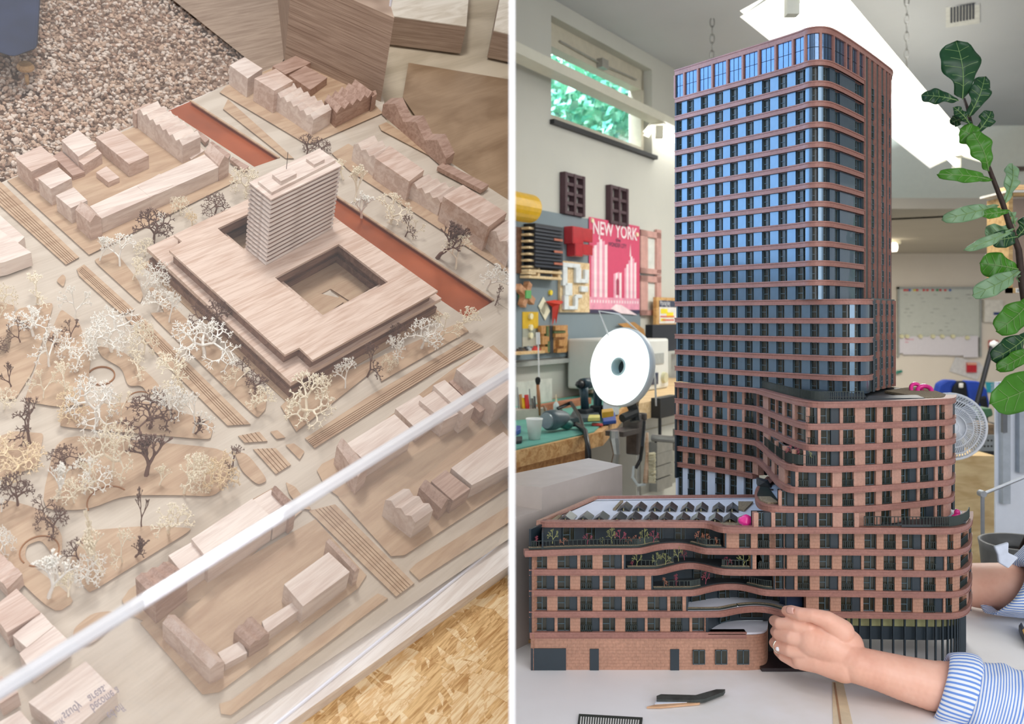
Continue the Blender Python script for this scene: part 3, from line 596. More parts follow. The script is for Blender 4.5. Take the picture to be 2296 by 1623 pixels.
def tree(c, X, Y, Yt, wpx, col, lab):
    px, py = c(X, Y); pt = c(X, Yt)
    if px > 1128: px = 1128
    base = U(px, py, .0004); h = max(.006, hgt((px - (py - pt[1]) * .08, pt[1]), (px, py))) * .92
    wd = wpx * K / F * (base.y) * 1.2; rnd = random.Random(int(X * 7 + Y))
    k = rnd.choice((0, 1, 2, 5, 0, 3)) if h / wd < 1.8 else 4
    if h / wd < .75: k = 3
    key = (k, col)
    if key not in TV:
        me = TREEM[k].copy(); me.materials.append(TM[col]); TV[key] = me
    o = bpy.data.objects.new({'b': 'brown_twig_tree'}.get(col, 'cream_twig_tree'), TV[key]); COL.objects.link(o)
    reach = -DT / 2 - base.x
    wd = min(wd, abs(reach) * 1.8)
    o.matrix_basis = Matrix.Translation(base) @ RB.to_4x4() @ Matrix.Rotation(rnd.random() * 6.28, 4, 'Z') @ Matrix.Diagonal((wd, wd, h, 1))
    return tag(o, lab, 'model tree', 'brown twig trees of the city model' if col == 'b' else 'cream twig trees of the city model')
TR = [
 (c1, 930, 1475, 1240, 200, 'b', 'largest brown twig tree in front of the long pale bar'), (c1, 1005, 1390, 1290, 110, 'w', 'small cream twig tree right beside the brown one at the long bar'),
 (c1, 1095, 1305, 1180, 110, 'c', 'upright cream twig tree in front of the long bar middle'), (c1, 1165, 1370, 1270, 80, 'l', 'thin straw coloured twig tree on the plot corner by the long bar'),
 (c1, 1305, 1292, 1180, 150, 'b', 'round brown twig bush left of the tower'), (c1, 1490, 1200, 1000, 180, 'c', 'cream twig tree touching the left side of the tower'),
 (c3, 605, 235, 60, 110, 'w', 'cream twig tree in front of the gabled end of the long bar'), (c3, 728, 270, 75, 200, 'w', 'bushy cream twig tree second along the street by the long bar'),
 (c3, 805, 352, 195, 160, 'c', 'cream twig tree at the tip of the pointed lawn'), (c3, 880, 200, 80, 120, 'c', 'cream twig tree just before the complex left corner'),
 (c3, 950, 420, 232, 160, 'w', 'forked white twig tree at the head of the long lawn strip'), (c3, 960, 530, 400, 160, 'w', 'low sprawling white twig tree on the long lawn strip'),
 (c3, 1025, 610, 390, 130, 'w', 'narrow upright white twig tree on the long lawn strip'), (c3, 1285, 670, 470, 200, 'b', 'brown twig tree against the left side of the complex'),
 (c3, 1240, 825, 600, 340, 'w', 'widest white twig tree spreading over the long lawn strip'), (c3, 1470, 900, 790, 90, 'b', 'tiny brown twig tree against the lower left side of the complex'),
 (c3, 1425, 1000, 870, 160, 'c', 'small curled cream twig tree near the complex front corner'), (c3, 1545, 1020, 910, 160, 'b', 'low brown twig bush near the complex front corner'),
 (c3, 1545, 1125, 960, 200, 'c', 'cream twig tree at the tip of the long lawn strip'), (c3, 680, 790, 515, 280, 'w', 'big white twig tree north of the scalloped garden'),
 (c3, 870, 800, 595, 160, 'c', 'leaning cream twig tree on the middle rail strip'), (c3, 850, 955, 790, 200, 'c', 'cream twig tree standing in the scalloped garden'),
 (c3, 1120, 1035, 770, 290, 'c', 'tall open cream twig tree with fanned branches in mid park'), (c3, 1040, 1210, 930, 210, 'w', 'dense white twig tree right of the dark spreading tree'),
 (c3, 1170, 1280, 1010, 230, 'w', 'airy white twig tree at the end of the middle park'), (c3, 1182, 1285, 1170, 130, 'b', 'leaning brown twig sapling at the end of the middle park'),
 (c3, 905, 1255, 1065, 280, 'b', 'dark flat crowned twig tree south of the ring'), (c3, 735, 1175, 1020, 150, 'c', 'small cream twig tree left of the flat crowned dark tree'),
 (c3, 585, 1240, 940, 290, 'w', 'largest bushy white twig tree at the south of the ring'), (c3, 430, 1185, 1030, 190, 'l', 'straw twig bush left of the ring'),
 (c3, 265, 1072, 870, 160, 'c', 'cream twig tree at the tip of the triangular lawn'), (c3, 395, 1050, 830, 220, 'c', 'cream twig tree in the middle of the triangular lawn'),
 (c3, 300, 880, 640, 230, 'w', 'white twig tree with spread arms on the triangular lawn left'), (c3, 480, 860, 690, 210, 'w', 'white twig tree on the triangular lawn right, left of the ring'),
 (c3, 455, 590, 360, 170, 'w', 'feathery white twig tree at the apex of the triangular lawn'), (c3, 430, 715, 570, 120, 'b', 'brown twig tree below the feathery white one'),
 (c3, 335, 760, 650, 90, 'b', 'dark small twig tree hidden among the white ones'), (c3, 205, 695, 480, 230, 'w', 'white twig tree on the long lawn plate left'),
 (c3, 225, 485, 300, 220, 'c', 'cream twig tree near the left stacked block'), (c3, 125, 732, 560, 120, 'b', 'brown open twig tree on the lawn plate left'),
 (c3, 38, 525, 350, 110, 'c', 'cream twig tree at the left edge below the stacked block'), (c3, -8, 620, 500, 90, 'c', 'cropped cream twig tree at the left edge'),
 (c3, 68, 1000, 815, 100, 'b', 'upright brown twig tree at the left edge mid height'), (c3, -4, 790, 710, 110, 'b', 'cropped brown twigs at the left edge'),
 (c3, 25, 1130, 985, 130, 'c', 'cream twig tree at the left edge above the large brown one'), (c3, 185, 1350, 1090, 290, 'b', 'large airy brown twig tree at lower left'),
 (c3, 120, 1510, 1340, 290, 'l', 'wide straw twig tree below the large brown one'), (c5, 108, 308, 80, 190, 'b', 'sturdy brown twig tree at lower left'),
 (c5, 350, 262, 0, 190, 'w', 'tall white twig tree left in the lower park'), (c5, 455, 290, 110, 180, 'c', 'bushy cream twig tree beside the tall white one, lower park'),
 (c5, 560, 200, 5, 210, 'w', 'white twig tree behind the bushy cream one, lower park'), (c5, 400, 60, -60, 170, 'b', 'brown twig tree behind the tall white one, lower park'),
 (c5, 680, 135, -230, 250, 'c', 'elegant cream vase shaped twig tree in the lower park'), (c5, 885, 128, -80, 290, 'b', 'dark vase shaped twig tree in the lower park'),
 (c5, 1115, 232, -40, 260, 'c', 'tall cream twig tree at the right of the lower park'), (c5, 965, 185, 60, 110, 'c', 'short cream twig tree right of the dark vase shaped one'),
 (c5, 1235, 178, 0, 170, 'c', 'cream twig tree between two taller ones at lower park right'), (c5, 1340, 200, 0, 210, 'l', 'straw twig tree at the rounded lawn end of the lower park'),
 (c5, 1410, 70, -50, 180, 'b', 'brown twig bush at the far right of the lower park'), (c5, 325, 465, 300, 170, 'b', 'brown twig tree at the curved path plate'),
 (c5, 262, 350, 220, 110, 'b', 'slim brown twig tree above the curved path plate'), (c5, 10, 345, 120, 110, 'w', 'white twig tree cropped at the left edge, low'),
 (c5, 30, 600, 430, 140, 'w', 'drooping white twig tree at the left edge, lowest'), (c5, 858, 435, 170, 90, 'b', 'columnar brown twig tree like a cypress in the lower park'),
 (c5, 1020, 475, 245, 260, 'c', 'cream globe twig tree beside the columnar brown one'), (c5, 575, 640, 280, 120, 'c', 'tall slender cream twig tree in the corner lawn'),
 (c5, 622, 722, 450, 230, 'c', 'cream twig tree in the middle of the corner lawn'), (c5, 740, 652, 430, 180, 'c', 'cream twig tree right in the corner lawn'),
 (c5, 820, 615, 490, 160, 'b', 'brown twig bush at the right of the corner lawn'), (c5, 480, 640, 530, 150, 'b', 'brown twig bush at the left of the corner lawn'),
 (c5, 540, 782, 605, 190, 'w', 'white twig bush at the near tip of the corner lawn'), (c5, 295, 868, 625, 270, 'w', 'large white twig tree by the round bite, bottom left park'),
 (c5, 415, 862, 740, 170, 'c', 'small cream twig tree at the near end of the curved path'), (c5, 345, 705, 640, 80, 'b', 'tiny brown twig bush by the round bite'),
 (c4, 495, 1198, 900, 310, 'c', 'large cream twig tree at the near corner of the complex front'), (c4, 395, 1140, 1040, 130, 'c', 'low cream twig tree left of the large one at the complex corner'),
 (c4, 740, 1010, 815, 150, 'w', 'white twig tree before the complex front left'), (c4, 640, 1090, 920, 170, 'c', 'cream twig tree between two others before the complex front'),
 (c4, 875, 932, 710, 190, 'b', 'tall brown twig tree before the complex front'), (c4, 1040, 750, 600, 120, 'b', 'brown twig sapling before the complex front right'),
 (c4, 1058, 850, 650, 150, 'w', 'white twig tree before the complex front middle'), (c4, 1005, 890, 790, 90, 'c', 'shortest cream twig tree before the complex front'),
 (c4, 1200, 768, 550, 210, 'w', 'leaning white twig tree before the complex front right'), (c4, 1320, 710, 520, 170, 'c', 'cream twig tree near the right corner of the complex front'),
 (c4, 1430, 640, 465, 190, 'c', 'cream twig tree at the canal end of the complex front'),
 (c2, 510, 935, 800, 120, 'b', 'brown twig tree just behind the tower roof'), (c2, 595, 930, 840, 130, 'b', 'second brown twig tree behind the tower, right one'),
 (c2, 728, 1090, 960, 120, 'c', 'cream twig tree peeking out right of the tower top'), (c2, 800, 1225, 990, 150, 'c', 'tall cream twig tree on the quay right of the tower'),
 (c2, 840, 1320, 1120, 160, 'w', 'drooping white twig tree on the quay by the canal'), (c2, 1015, 1355, 1150, 200, 'c', 'cream twig tree with flat top on the quay'),
 (c2, 1105, 1435, 1290, 140, 'b', 'small brown twig tree on the quay'), (c2, 1150, 1450, 1310, 110, 'c', 'small pale twig tree beside the small brown one on the quay'),
 (c2, 1300, 1565, 1290, 280, 'b', 'largest brown twig tree on the quay before the biggest box'), (c2, 1430, 1510, 1330, 140, 'b', 'brown twig tree partly behind the largest on the quay'),
 (c4, 1410, 280, 60, 190, 'c', 'cream twig tree on the quay before the canal end'), (c4, 1600, 405, 190, 200, 'w', 'white twig tree on the quay near the right edge'),
 (c4, 1650, 500, 350, 90, 'b', 'bent brown twig tree at the canal corner, right edge')]
for t in TR: tree(*t)
# ---- acrylic case
hc = hgt((1141, 835), (970, 1335))
ACR = glass('clear_acrylic', .03, (.985, .985, .985), .07)
EDGE = flat('polished_acrylic_edge', 'F2F4FF', .15, vary=.02)
case = empty('acrylic_case', U(544, 1623, -.006), 'clear acrylic display case over the timber city with bright polished edges', 'display case', rot=RB)
a0, a1 = U(-700, 2465, -.006), U(1700, 840, -.006)
t0, t1 = U(0, 1545, hc), U(1141, 835, hc); dt = (t1 - t0).normalized(); t0 = t0 - dt * .5; t1 = t1 + dt * .1
b0, b1 = t0 - UPB * (hc + .006), t1 - UPB * (hc + .006)
nE = dt.cross(UPB).normalized(); nE = nE if nE.y < 0 else -nE
m = MB(); m.box8([b0, b1, b1 - nE * .004, b0 - nE * .004, t0, t1, t1 - nE * .004, t0 - nE * .004]); lb(m, 'front_pane', ACR, case)
bkn = U(700, 60, hc) - t1; ln_ = 1.15
m = MB(); m.box8([t0, t1, t1 - nE * ln_, t0 - nE * ln_] + [p + UPB * .004 for p in (t0, t1, t1 - nE * ln_, t0 - nE * ln_)]); lb(m, 'top_pane', glass('clear_acrylic_top', .0, (.99, .99, .99), .02), case)
m = MB(); m.tube([t0 - UPB * .001, t1 - UPB * .001], .0042, 8); lb(m, 'front_edge', glass('bright_edge', .25, (.85, .87, .95), .48), case)
m = MB(); m.tube([b0 + UPB * .001, b1 + UPB * .001], .0016, 6); lb(m, 'foot_joint', EDGE, case)
for k, (p, q) in enumerate([((645, 130), (660, -30)), ((845, 200), (882, -10))]):
    A = U(*p, 0); B = A + UPB * hgt(q, p); m = MB(); m.tube([A, B], .0022 if k else .0032, 6); lb(m, 'corner_edge', EDGE, case)
# ---- things beyond the model at the top
def lam(name, c0, c1_, n):
    m, nt, b = nodes(name); v = coords(nt, (3, 3, 1)); t = nt.nodes.new('ShaderNodeTexCoord'); s = nt.nodes.new('ShaderNodeSeparateXYZ')
    nt.links.new(t.outputs['Object'], s.inputs[0]); nz = nt.nodes.new('ShaderNodeTexNoise'); nz.inputs['Scale'].default_value = 1
    mp = nt.nodes.new('ShaderNodeMapping'); mp.inputs['Scale'].default_value = (5, 5, n); nt.links.new(t.outputs['Object'], mp.inputs[0]); nt.links.new(mp.outputs[0], nz.inputs['Vector'])
    nz.inputs['Detail'].default_value = 3
    nt.links.new(ramp(nt, nz.outputs['Fac'], [(.4, c0), (.5, c1_), (.58, c0), (.66, c1_)]), b.inputs['Base Color']); b.inputs['Roughness'].default_value = .6
    return m
LAM = lam('laminated_edge', '8C7565', 'BCA592', 620); PALE = wood('cream_ply', 'CFC3B0', 'EAE2D4', 0, 1, .6, 6, .3)
m = MB(); T = [U(*p, .11) for p in ((640, -120), (895, -40), (960, -160), (700, -260))]; 
fr = [U(690, 95, -.02), U(852, 205, -.02)]
A, B = U(655, -60, .16), U(884, 40, .16); back = E1 * .18 + E2 * .05
A0, B0 = A - UPB * .19, B - UPB * .19
bk = (B - A).cross(UPB).normalized(); bk = bk if bk.y > 0 else -bk; bk = bk * .22 + (A - B).normalized() * .17
m.box8([A0, B0, B0 + bk, A0 + bk, A, B, B + bk, A + bk])
tag(lb(m, 'laminated_block', LAM), 'tall laminated plywood block with fine horizontal layers behind the model, top middle', 'block')
m = MB(); q = [(300, -60), (360, -60), (700, 330), (640, 190), (600, -80)]; q = [c1(900, -120), c1(1640, 470), c2(330, 420), c2(470, 200), c2(420, -150)]
m.prism([U(*p, -.034) for p in q], [U(*p, -.012) for p in q]); tag(lb(m, 'wooden_plank', wood('grey_plank', '948070', 'AC9886', .0, 1.2, .6, 16, .5)), 'grey brown plank beside the gravel at top', 'plank')
m = MB(); q = [(640, 130), (1200, 560), (1700, 700), (1700, -600), (500, -600)]; q = [U(*p, -.036) for p in q]; m.prism([p - UPB * .01 for p in q], q)
tag(lb(m, 'pale_tabletop', wood('cream_top', 'B8AA92', 'D6C9B2', .4, .5, .6, 3, .2)), 'cream coloured worktop visible beyond the model at top right', 'table')
m = MB(); q = [c2(1125, 380), c2(1850, 500), c2(1850, 1350), c2(1340, 960), c2(1090, 590)]; m.prism([U(*p, -.035) for p in q], [U(*p, -.028) for p in q])
tag(lb(m, 'plywood_sheet', wood('brown_panel', '8C7155', 'AB9073', .3, .6, .35, 3, .2)), 'flat brown panel lying right of the model at top right', 'panel')
for a, lab in (([c2(1010, 100), c2(1060, -160), c2(1500, -160), c2(1475, 165)], 'cream topped layered block at top right, left of two'), ([c2(1640, 190), c2(1700, -120), c2(2000, -120), c2(1950, 260)], 'cream topped layered block cut by the right edge')):
    h = .03; r_ = MB(); r_.prism([U(*p, h) - UPB * .06 for p in a], [U(*p, h) for p in a]); tp = [U(*p, h + .0001) for p in a]; r_.prism(tp, [p + UPB * .002 for p in tp], 1)
    tag(lb(r_, 'layered_block', [LAM, PALE]), lab, 'block', 'cream topped blocks beyond the model')
# dark blue figure leg and wooden stick top left
def legpiece():
    r = empty('folding_stool', U(60, 190, -.03), 'dark blue cloth hanging over a thin wooden stick at the top left corner', 'stool', rot=RB)
    m = MB(); A = U(62, 190, -.03); m.tube([A, A + UPB * hgt((66, 130), (62, 190), -.03)], .003, 8); m.lathe(A + UPB * .028, UPB, [(.0, 0), (.012, 0), (.013, .004), (.01, .009), (0, .01)], 16)
    lb(m, 'stick', wood('stick_wood', 'B08A5C', 'D4AE7C', 0, 1, .5), r)
    m = MB(); q = [(-60, -80), (95, -80), (88, 40), (84, 108), (30, 128), (-60, 100)]
    m.prism([U(*p, .03) for p in q], [U(*p, .055) for p in q]); lb(m, 'cloth', flat('navy_cloth', '26304A', .8, vary=.3, vs=12), r, bevel=.006)
legpiece()

# painted reflection: a label's mirrored wording laid as grey letters on the box top
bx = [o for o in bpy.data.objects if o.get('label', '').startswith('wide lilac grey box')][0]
hx = hgt(c5(170, 1490), c5(160, 1600)) + .0004; refl_grey = flat('reflection_grey', '8E8794', .8)
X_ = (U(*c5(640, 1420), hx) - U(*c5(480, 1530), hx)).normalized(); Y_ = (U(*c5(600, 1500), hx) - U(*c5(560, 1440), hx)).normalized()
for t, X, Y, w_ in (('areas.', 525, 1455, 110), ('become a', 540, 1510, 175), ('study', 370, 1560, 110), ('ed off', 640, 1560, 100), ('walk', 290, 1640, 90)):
    mb = text_mb(t, U(*c5(X, Y), hx), X_, Y_, .012, 0, fit=w_ * K / F * U(*c5(X, Y), hx).y); o_ = lb(mb, 'lettering_reflection', refl_grey, bx)
# ================================================================== RIGHT: the workshop
def P(px, py, D): r = ray(px, py); return EYE + r * D            # point at a given depth
def XZ(px, D): return (px - PX) / F * D
TZ = CZ - .437                                                    # height of the near table top
WD = Vector((.666, 1, 0)).normalized(); WN = Vector((WD.y, -WD.x, 0))  # long wall direction and its room side normal
W0 = Vector((.0101, 2.9, 0)); ZU = Vector((0, 0, 1))
def Wp(px, py, off=0.0):
    """point on the long wall (or on a plane off metres in front of it) seen at a pixel"""
    r = ray(px, py); o = W0 + WN * off; t = (o - EYE).dot(WN) / r.dot(WN); return EYE + r * t
def wrect(m, x0, y0, x1, y1, o0, o1, mi=0):
    """box standing off the long wall between offsets o0 and o1, front face seen between the pixel corners"""
    A, B = Wp(x0, y0, o1), Wp(x1, y1, o1); s0, s1 = A.dot(WD), B.dot(WD)
    z1 = A.z; z0 = Wp(x0, y1, o1).z
    c = W0 - WD * W0.dot(WD)
    base = c + WN * (W0.dot(WN) - c.dot(WN))
    def q(s, o, z): return base + WD * s + WN * o + ZU * z
    m.box8([q(s0, o0, z0), q(s1, o0, z0), q(s1, o1, z0), q(s0, o1, z0), q(s0, o0, z1), q(s1, o0, z1), q(s1, o1, z1), q(s0, o1, z1)], mi)
def wq(s, o, z):
    c = W0 - WD * W0.dot(WD); return c + WN * (W0.dot(WN) - c.dot(WN)) + WD * s + WN * o + ZU * z
def ws(px, off=0.0): return Wp(px, 600, off).dot(WD)
PLAST = flat('white_plaster', 'C9C8BE', .9, vary=.03, vs=3)
PLAST2 = flat('warm_plaster', 'E4DCD0', .9, vary=.03, vs=3)
CEIL = flat('grey_ceiling_paint', 'C6C8CA', .9, vary=.03, vs=2)
CH = CZ + 1.1; SH = CZ + .6
XL = DT / 2 + .001
# long wall with the window hole
wx0, wx1, wy0, wy1 = 1240, 1452, 40, 270
sA, sB = ws(1236), ws(1462); zA, zB = Wp(1236, 270).z, Wp(1236, 34).z
s0, s1 = (W0 + WD * ((XL - W0.x) / WD.x)).dot(WD), ws(1720)
m = MB()
def wslab(a, b, z0, z1):
    m.box8([wq(a, 0, z0), wq(b, 0, z0), wq(b, -.11, z0), wq(a + .001, -.11 if a > s0 + .01 else -.002, z0), wq(a, 0, z1), wq(b, 0, z1), wq(b, -.11, z1), wq(a + .001, -.11 if a > s0 + .01 else -.002, z1)])
wslab(s0, sA, 0, CH); wslab(sB, s1, 0, CH); wslab(sA, sB, 0, zA); wslab(sA, sB, zB, CH)
tag(m.build('wall_left', PLAST, clip=(Vector((XL, 0, 0)), Vector((-1, 0, 0)))), kind='structure')
# window
wr = empty('window_1', wq((sA + sB) / 2, -.1, zA), None, None, rot=None); wr['kind'] = 'structure'
FR = flat('cream_window_paint', 'C9C2AE', .5, vary=.06)
m = MB(); t = .018
def wb(m, a, b, z0, z1, o0, o1, mi=0): m.box8([wq(a, o0, z0), wq(b, o0, z0), wq(b, o1, z0), wq(a, o1, z0), wq(a, o0, z1), wq(b, o0, z1), wq(b, o1, z1), wq(a, o1, z1)], mi)
wb(m, sA, sB, zA, zA + .012, -.09, -.04); wb(m, sA, sB, zB - .05, zB, -.09, -.04); wb(m, sA, sA + t, zA, zB, -.09, -.04); wb(m, sB - t, sB, zA, zB, -.09, -.04)
m.build('window_frame', FR, wr)
m = MB(); wb(m, sA + t, sB - t, zA + .012, zA + .034, -.08, -.03); wb(m, sA + t, sB - t, zB - .09, zB - .05, -.08, -.03); wb(m, sA + t, sA + t * 2, zA + .03, zB - .05, -.08, -.03); wb(m, sB - t * 2.4, sB - t, zA + .03, zB - .05, -.08, -.03)
m.build('window_sash', FR, wr)
m = MB(); wb(m, sA + t, sB - t, zA + .03, zB - .085, -.058, -.055); m.build('window_pane', glass('window_glass', .04), wr)
m = MB(); c = wq((sA + sB) / 2, -.02, zB - .07); m.cbox(c, .05, .03, .035, Matrix((WD, WN, ZU)).transposed()); m.tube([wq(sA + .1, -.025, zB - .06), c, wq(sB - .1, -.025, zB - .06)], .004, 5); m.build('window_latch', flat('latch_grey', '9A968C', .4), wr)
m = MB(); wb(m, sA - .01, sB + .02, zA - .014, zA + .002, -.1, .018); m.build('window_sill', flat('black_slate', '1B1C20', .5), wr)
# tree foliage outside the window
def leafmat():
    m, nt, b = nodes('sunlit_leaves'); v = coords(nt)
    nt.links.new(ramp(nt, noise(nt, v, 9, 4, .7), [(.3, '3E9C98'), (.5, '86D4B4'), (.7, 'D8FAE4')]), b.inputs['Base Color'])
    b.inputs['Roughness'].default_value = .5; return m
rnd = random.Random(5); m = MB()
for i in range(5200):
    D = rnd.uniform(3.9, 5.3); p = Vector((rnd.uniform(.04, .17) * D, D, CZ + rnd.uniform(.15, .34) * D)); k = rnd.uniform(.02, .042)
    if (p - W0).dot(WN) > -.2: continue
    u = Vector((rnd.gauss(0, 1), rnd.gauss(0, 1), rnd.gauss(0, 1))).normalized(); v = u.orthogonal().normalized(); w_ = u.cross(v)
    m.poly([p + v * k, p + (v * .3 + w_ * .5) * k, p - v * k, p + (v * .3 - w_ * .5) * k])
tag(m.build('tree_foliage', leafmat()), 'sunlit blue green tree foliage outside the high window', 'foliage', kind='stuff')
area('outdoor_light', (.10, 3.62, 3.0), (.5, 4.7, 2.5), .35, 110, (.8, .95, 1.0))
m = MB(); m.box((XL, 6.1, 1.2), (1.72, 0, 0), (0, .02, 0), (0, 0, 3.2))
tag(m.build('sky_beyond_window', emis('bright_sky', 'BFE6FF', 1.2)), 'bright pale blue sky seen between the leaves through the high window', 'sky', kind='structure')
# ceiling, floor, back
D1, D2 = 5.15, 8.6; WEST = 6.2
m = MB(); m.box((XL, -.6, CH), (WEST, 0, 0), (0, D1 + .6, 0), (0, 0, .1)); tag(m.build('ceiling', CEIL, clip=(W0 - WN * .1, -WN)), kind='structure')
m = MB(); m.box((XL, -.6, -.1), (WEST, 0, 0), (0, D2 + .8, 0), (0, 0, .1)); tag(m.build('floor', flat('workshop_floor', '8E8E88', .6, vary=.08, vs=6)), kind='structure')
A, B = P(1990, 482, D1 + .35), P(2296, 449, D1 - .0)
dz = (A - B).normalized(); A = A + dz * .5; B = B - dz * 1.0
m = MB(); m.box8([Vector((A.x, A.y, SH)), Vector((B.x, B.y, SH)), Vector((B.x, B.y + .12, SH)), Vector((A.x, A.y + .12, SH)), Vector((A.x, A.y, CH + .05)), Vector((B.x, B.y, CH + .05)), Vector((B.x, B.y + .12, CH + .05)), Vector((A.x, A.y + .12, CH + .05))])
tag(m.build('trim_1', flat('bulkhead_white', 'E3E3D6', .9, vary=.02)), kind='structure')
m = MB(); m.box((A.x, 5.0, SH), (WEST - A.x, 0, 0), (0, D2 - 4.9, 0), (0, 0, .06)); tag(m.build('ceiling_rear', flat('rear_ceiling_paint', 'B9B2A5', .9, vary=.04, vs=2)), kind='structure')
m = MB(); m.box((A.x - .3, D2, 0), (WEST - A.x + .3, 0, 0), (0, .1, 0), (0, 0, SH)); tag(m.build('wall_back', PLAST2), kind='structure')
m = MB(); m.box((A.x, 5.2, 0), (.1, 0, 0), (0, D2 - 5.2, 0), (0, 0, SH)); tag(m.build('wall_side', PLAST2), kind='structure')
# ---------------- light fittings
WHM = flat('fitting_white', 'D9D6C4', .5, vary=.03)
def fitting(name, pa, pb, zr, label, w_=.20, lit=1.0, litfrom=0.0, bar=True):
    """fluorescent fitting running parallel to the long wall between two pixels on its axis at height zr above the eye"""
    D0 = zr * F / (PY - pa[1]); a = P(pa[0], pa[1], D0); D9 = zr * F / (PY - pb[1]); b = P(pb[0], pb[1], D9)
    d = (b - a).normalized(); n = Vector((d.y, -d.x, 0)).normalized()
    r = empty(name, a, label, 'ceiling light', 'fluorescent fittings on chains')
    m = MB(); h = w_ / 2
    m.box8([a + n * -.03, b + n * -.03, b + n * .03, a + n * .03] + [p + ZU * .034 for p in (a + n * -.03, b + n * -.03, b + n * .03, a + n * .03)])
    m.build('housing', WHM, r, clip=(Vector((XL, 0, 0)), Vector((-1, 0, 0))))
    c = a + (b - a) * litfrom
    m = MB()
    for s in (-1, 1):
        m.box8([c + n * s * .03 - ZU * .0, b + n * s * .03, b + n * s * .033 - ZU * .001, c + n * s * .033 - ZU * .001] + [c + n * s * .03 + ZU * .004, b + n * s * .03 + ZU * .004, b + n * s * h - ZU * .03, c + n * s * h - ZU * .03])
        m.poly([c + n * s * .03 + ZU * .004, b + n * s * .03 + ZU * .004, b + n * s * h - ZU * .045, c + n * s * h - ZU * .045])
    m.build('reflector', emis('reflector_glow', 'FFFDF4', lit * .75) , r)
    m = MB(); m.tube([c + d * .05 - ZU * .035, b - d * .04 - ZU * .035], .016, 10, cap=True); m.build('tube', emis('tube_glow', 'FFFFFF', 6 * lit), r)
    m = MB()
    for q in (c + d * .02, b - d * .02): m = MB(); m.cbox(q - ZU * .035, .03, .03, .05); m.build('tube_holder', WHM, r)
    m = MB(); m.poly([b + n * -.03 + ZU * .004, b - n * h - ZU * .045, b - n * .03 - ZU * .005, b + n * .03 - ZU * .005, b + n * h - ZU * .045, b + n * .03 + ZU * .004]); m.build('end_plate', WHM, r); m = MB(); m.poly([c + n * -.03 + ZU * .004, c - n * h - ZU * .045, c - n * .03 - ZU * .005, c + n * .03 - ZU * .005, c + n * h - ZU * .045, c + n * .03 + ZU * .004]); m.build('end_plate', WHM, r)
    return r, a, b, d
f2, a2, b2, d2 = fitting('fluorescent_fitting', (1770, -25), (2146, 352), .8, 'big glowing fluorescent fitting passing diagonally behind the tower top', .25)
f1, a1, b1, d1 = fitting('fluorescent_fitting', (1120, 112), (1640, 352), .8, 'long cream light rail in front of the high window with lit end at the tower', .13, lit=.5, litfrom=.56)
l = bpy.data.lights.new('fitting_light', 'AREA'); l.shape = 'RECTANGLE'; l.size = (b2 - a2).length * .9; l.size_y = .2; l.energy = 20; l.color = (1, .98, .92)
lo = bpy.data.objects.new('fitting_light', l); COL.objects.link(lo); lo.location = (a2 + b2) / 2 - ZU * .07; lo.rotation_euler = (0, 0, math.atan2(d2.y, d2.x))
def chain(px, D, z0, label):
    m = MB(); x = XZ(px, D); z = CH; k = 0; L = .030
    while z > z0:
        c = Vector((x, D, z - L / 2)); pts = []
        for i in range(13):
            a = 2 * math.pi * i / 12; u = math.cos(a) * .008; v = math.sin(a) * (L * .62)
            pts.append(c + (Vector((u, 0, v)) if k % 2 == 0 else Vector((0.25 * u, u, v))))
        m.tube(pts, .0022, 5, cap=False); z -= L; k += 1
    return tag(m.build('hanging_chain', flat('steel_chain', '8E8E8A', .4, .6)), label, 'chain', 'chains hanging from the ceiling')
chain(2033, 3.08, CZ + .86, 'steel link chain holding the big glowing fitting right of the tower')
chain(1597, 3.3, CZ + .8, 'steel link chain hanging behind the top left of the tower')
# ceiling vent
def vent(x0, y0, x1, y1, z, n, lab, sk=0):
    r = empty('air_vent', P((x0 + x1) / 2, y1, z * F / (PY - y1)), lab, 'air vent')
    q = lambda x, y: P(x, y, z * F / (PY - y))
    m = MB(); a = [q(x0 - 9, y1 + 12), q(x1 + 11, y1 + 2), q(x1 + 11, y0 - 6), q(x0 - 9, y0)]
    m.prism([p - ZU * .004 for p in a], [p + ZU * .001 for p in a]); m.build('frame', flat('vent_white', 'D4D4CE', .6), r)
    for i in range(n):
        xa = x0 + (x1 - x0) * (i + .1) / n; xb = x0 + (x1 - x0) * (i + .78) / n; dy = -(i / n) * (y1 - y0) * .3
        a = [q(xa, y1 + dy), q(xb, y1 + dy), q(xb, y0 + dy), q(xa, y0 + dy)]
        m = MB(); m.prism([p - ZU * .006 for p in a], [p - ZU * .004 for p in a]); m.build('slot', flat('slot_dark', '10182C', .5), r)
vent(2130, 14, 2186, 48, 1.1, 8, 'rectangular air vent with eight dark slots on the ceiling')
# ================================================================== the big architectural model
H = {0: -.437}
for k, y in enumerate([1418, 1371, 1323.7, 1277, 1230.5, 1183, 1138, 1091, 1043.5, 996, 950, 901], 1): H[k] = -(y - 708) * (1.1 if k < 6 else 1.09) / 2000
for k, y in enumerate([820.5, 784, 749, 712.8, 676.6, 640, 603, 566, 528, 490, 454, 415, 377, 339, 299, 261, 221], 13): H[k] = (708 - y) * 1.43 / 2000
HT = .393
def lp(lv, pts, cr, keep=None):
    """plan points of a band: crop coordinates of its top edge at a known height"""
    out = []
    for X, Y in pts:
        px, py = cr(X, Y); D = H[lv] * F / (PY - py); out.append(Vector(((px - PX) / F * D, D)))
    return out
k5 = lambda X, Y: (1480 + X * .345, 560 + Y * .345)
k4 = lambda X, Y: (1480 + X * .2834, 40 + Y * .2834)
k7 = lambda X, Y: (1690 + X * .345, 840 + Y * .345)
k6 = lambda X, Y: (1160 + X * .3346, 1080 + Y * .3346)
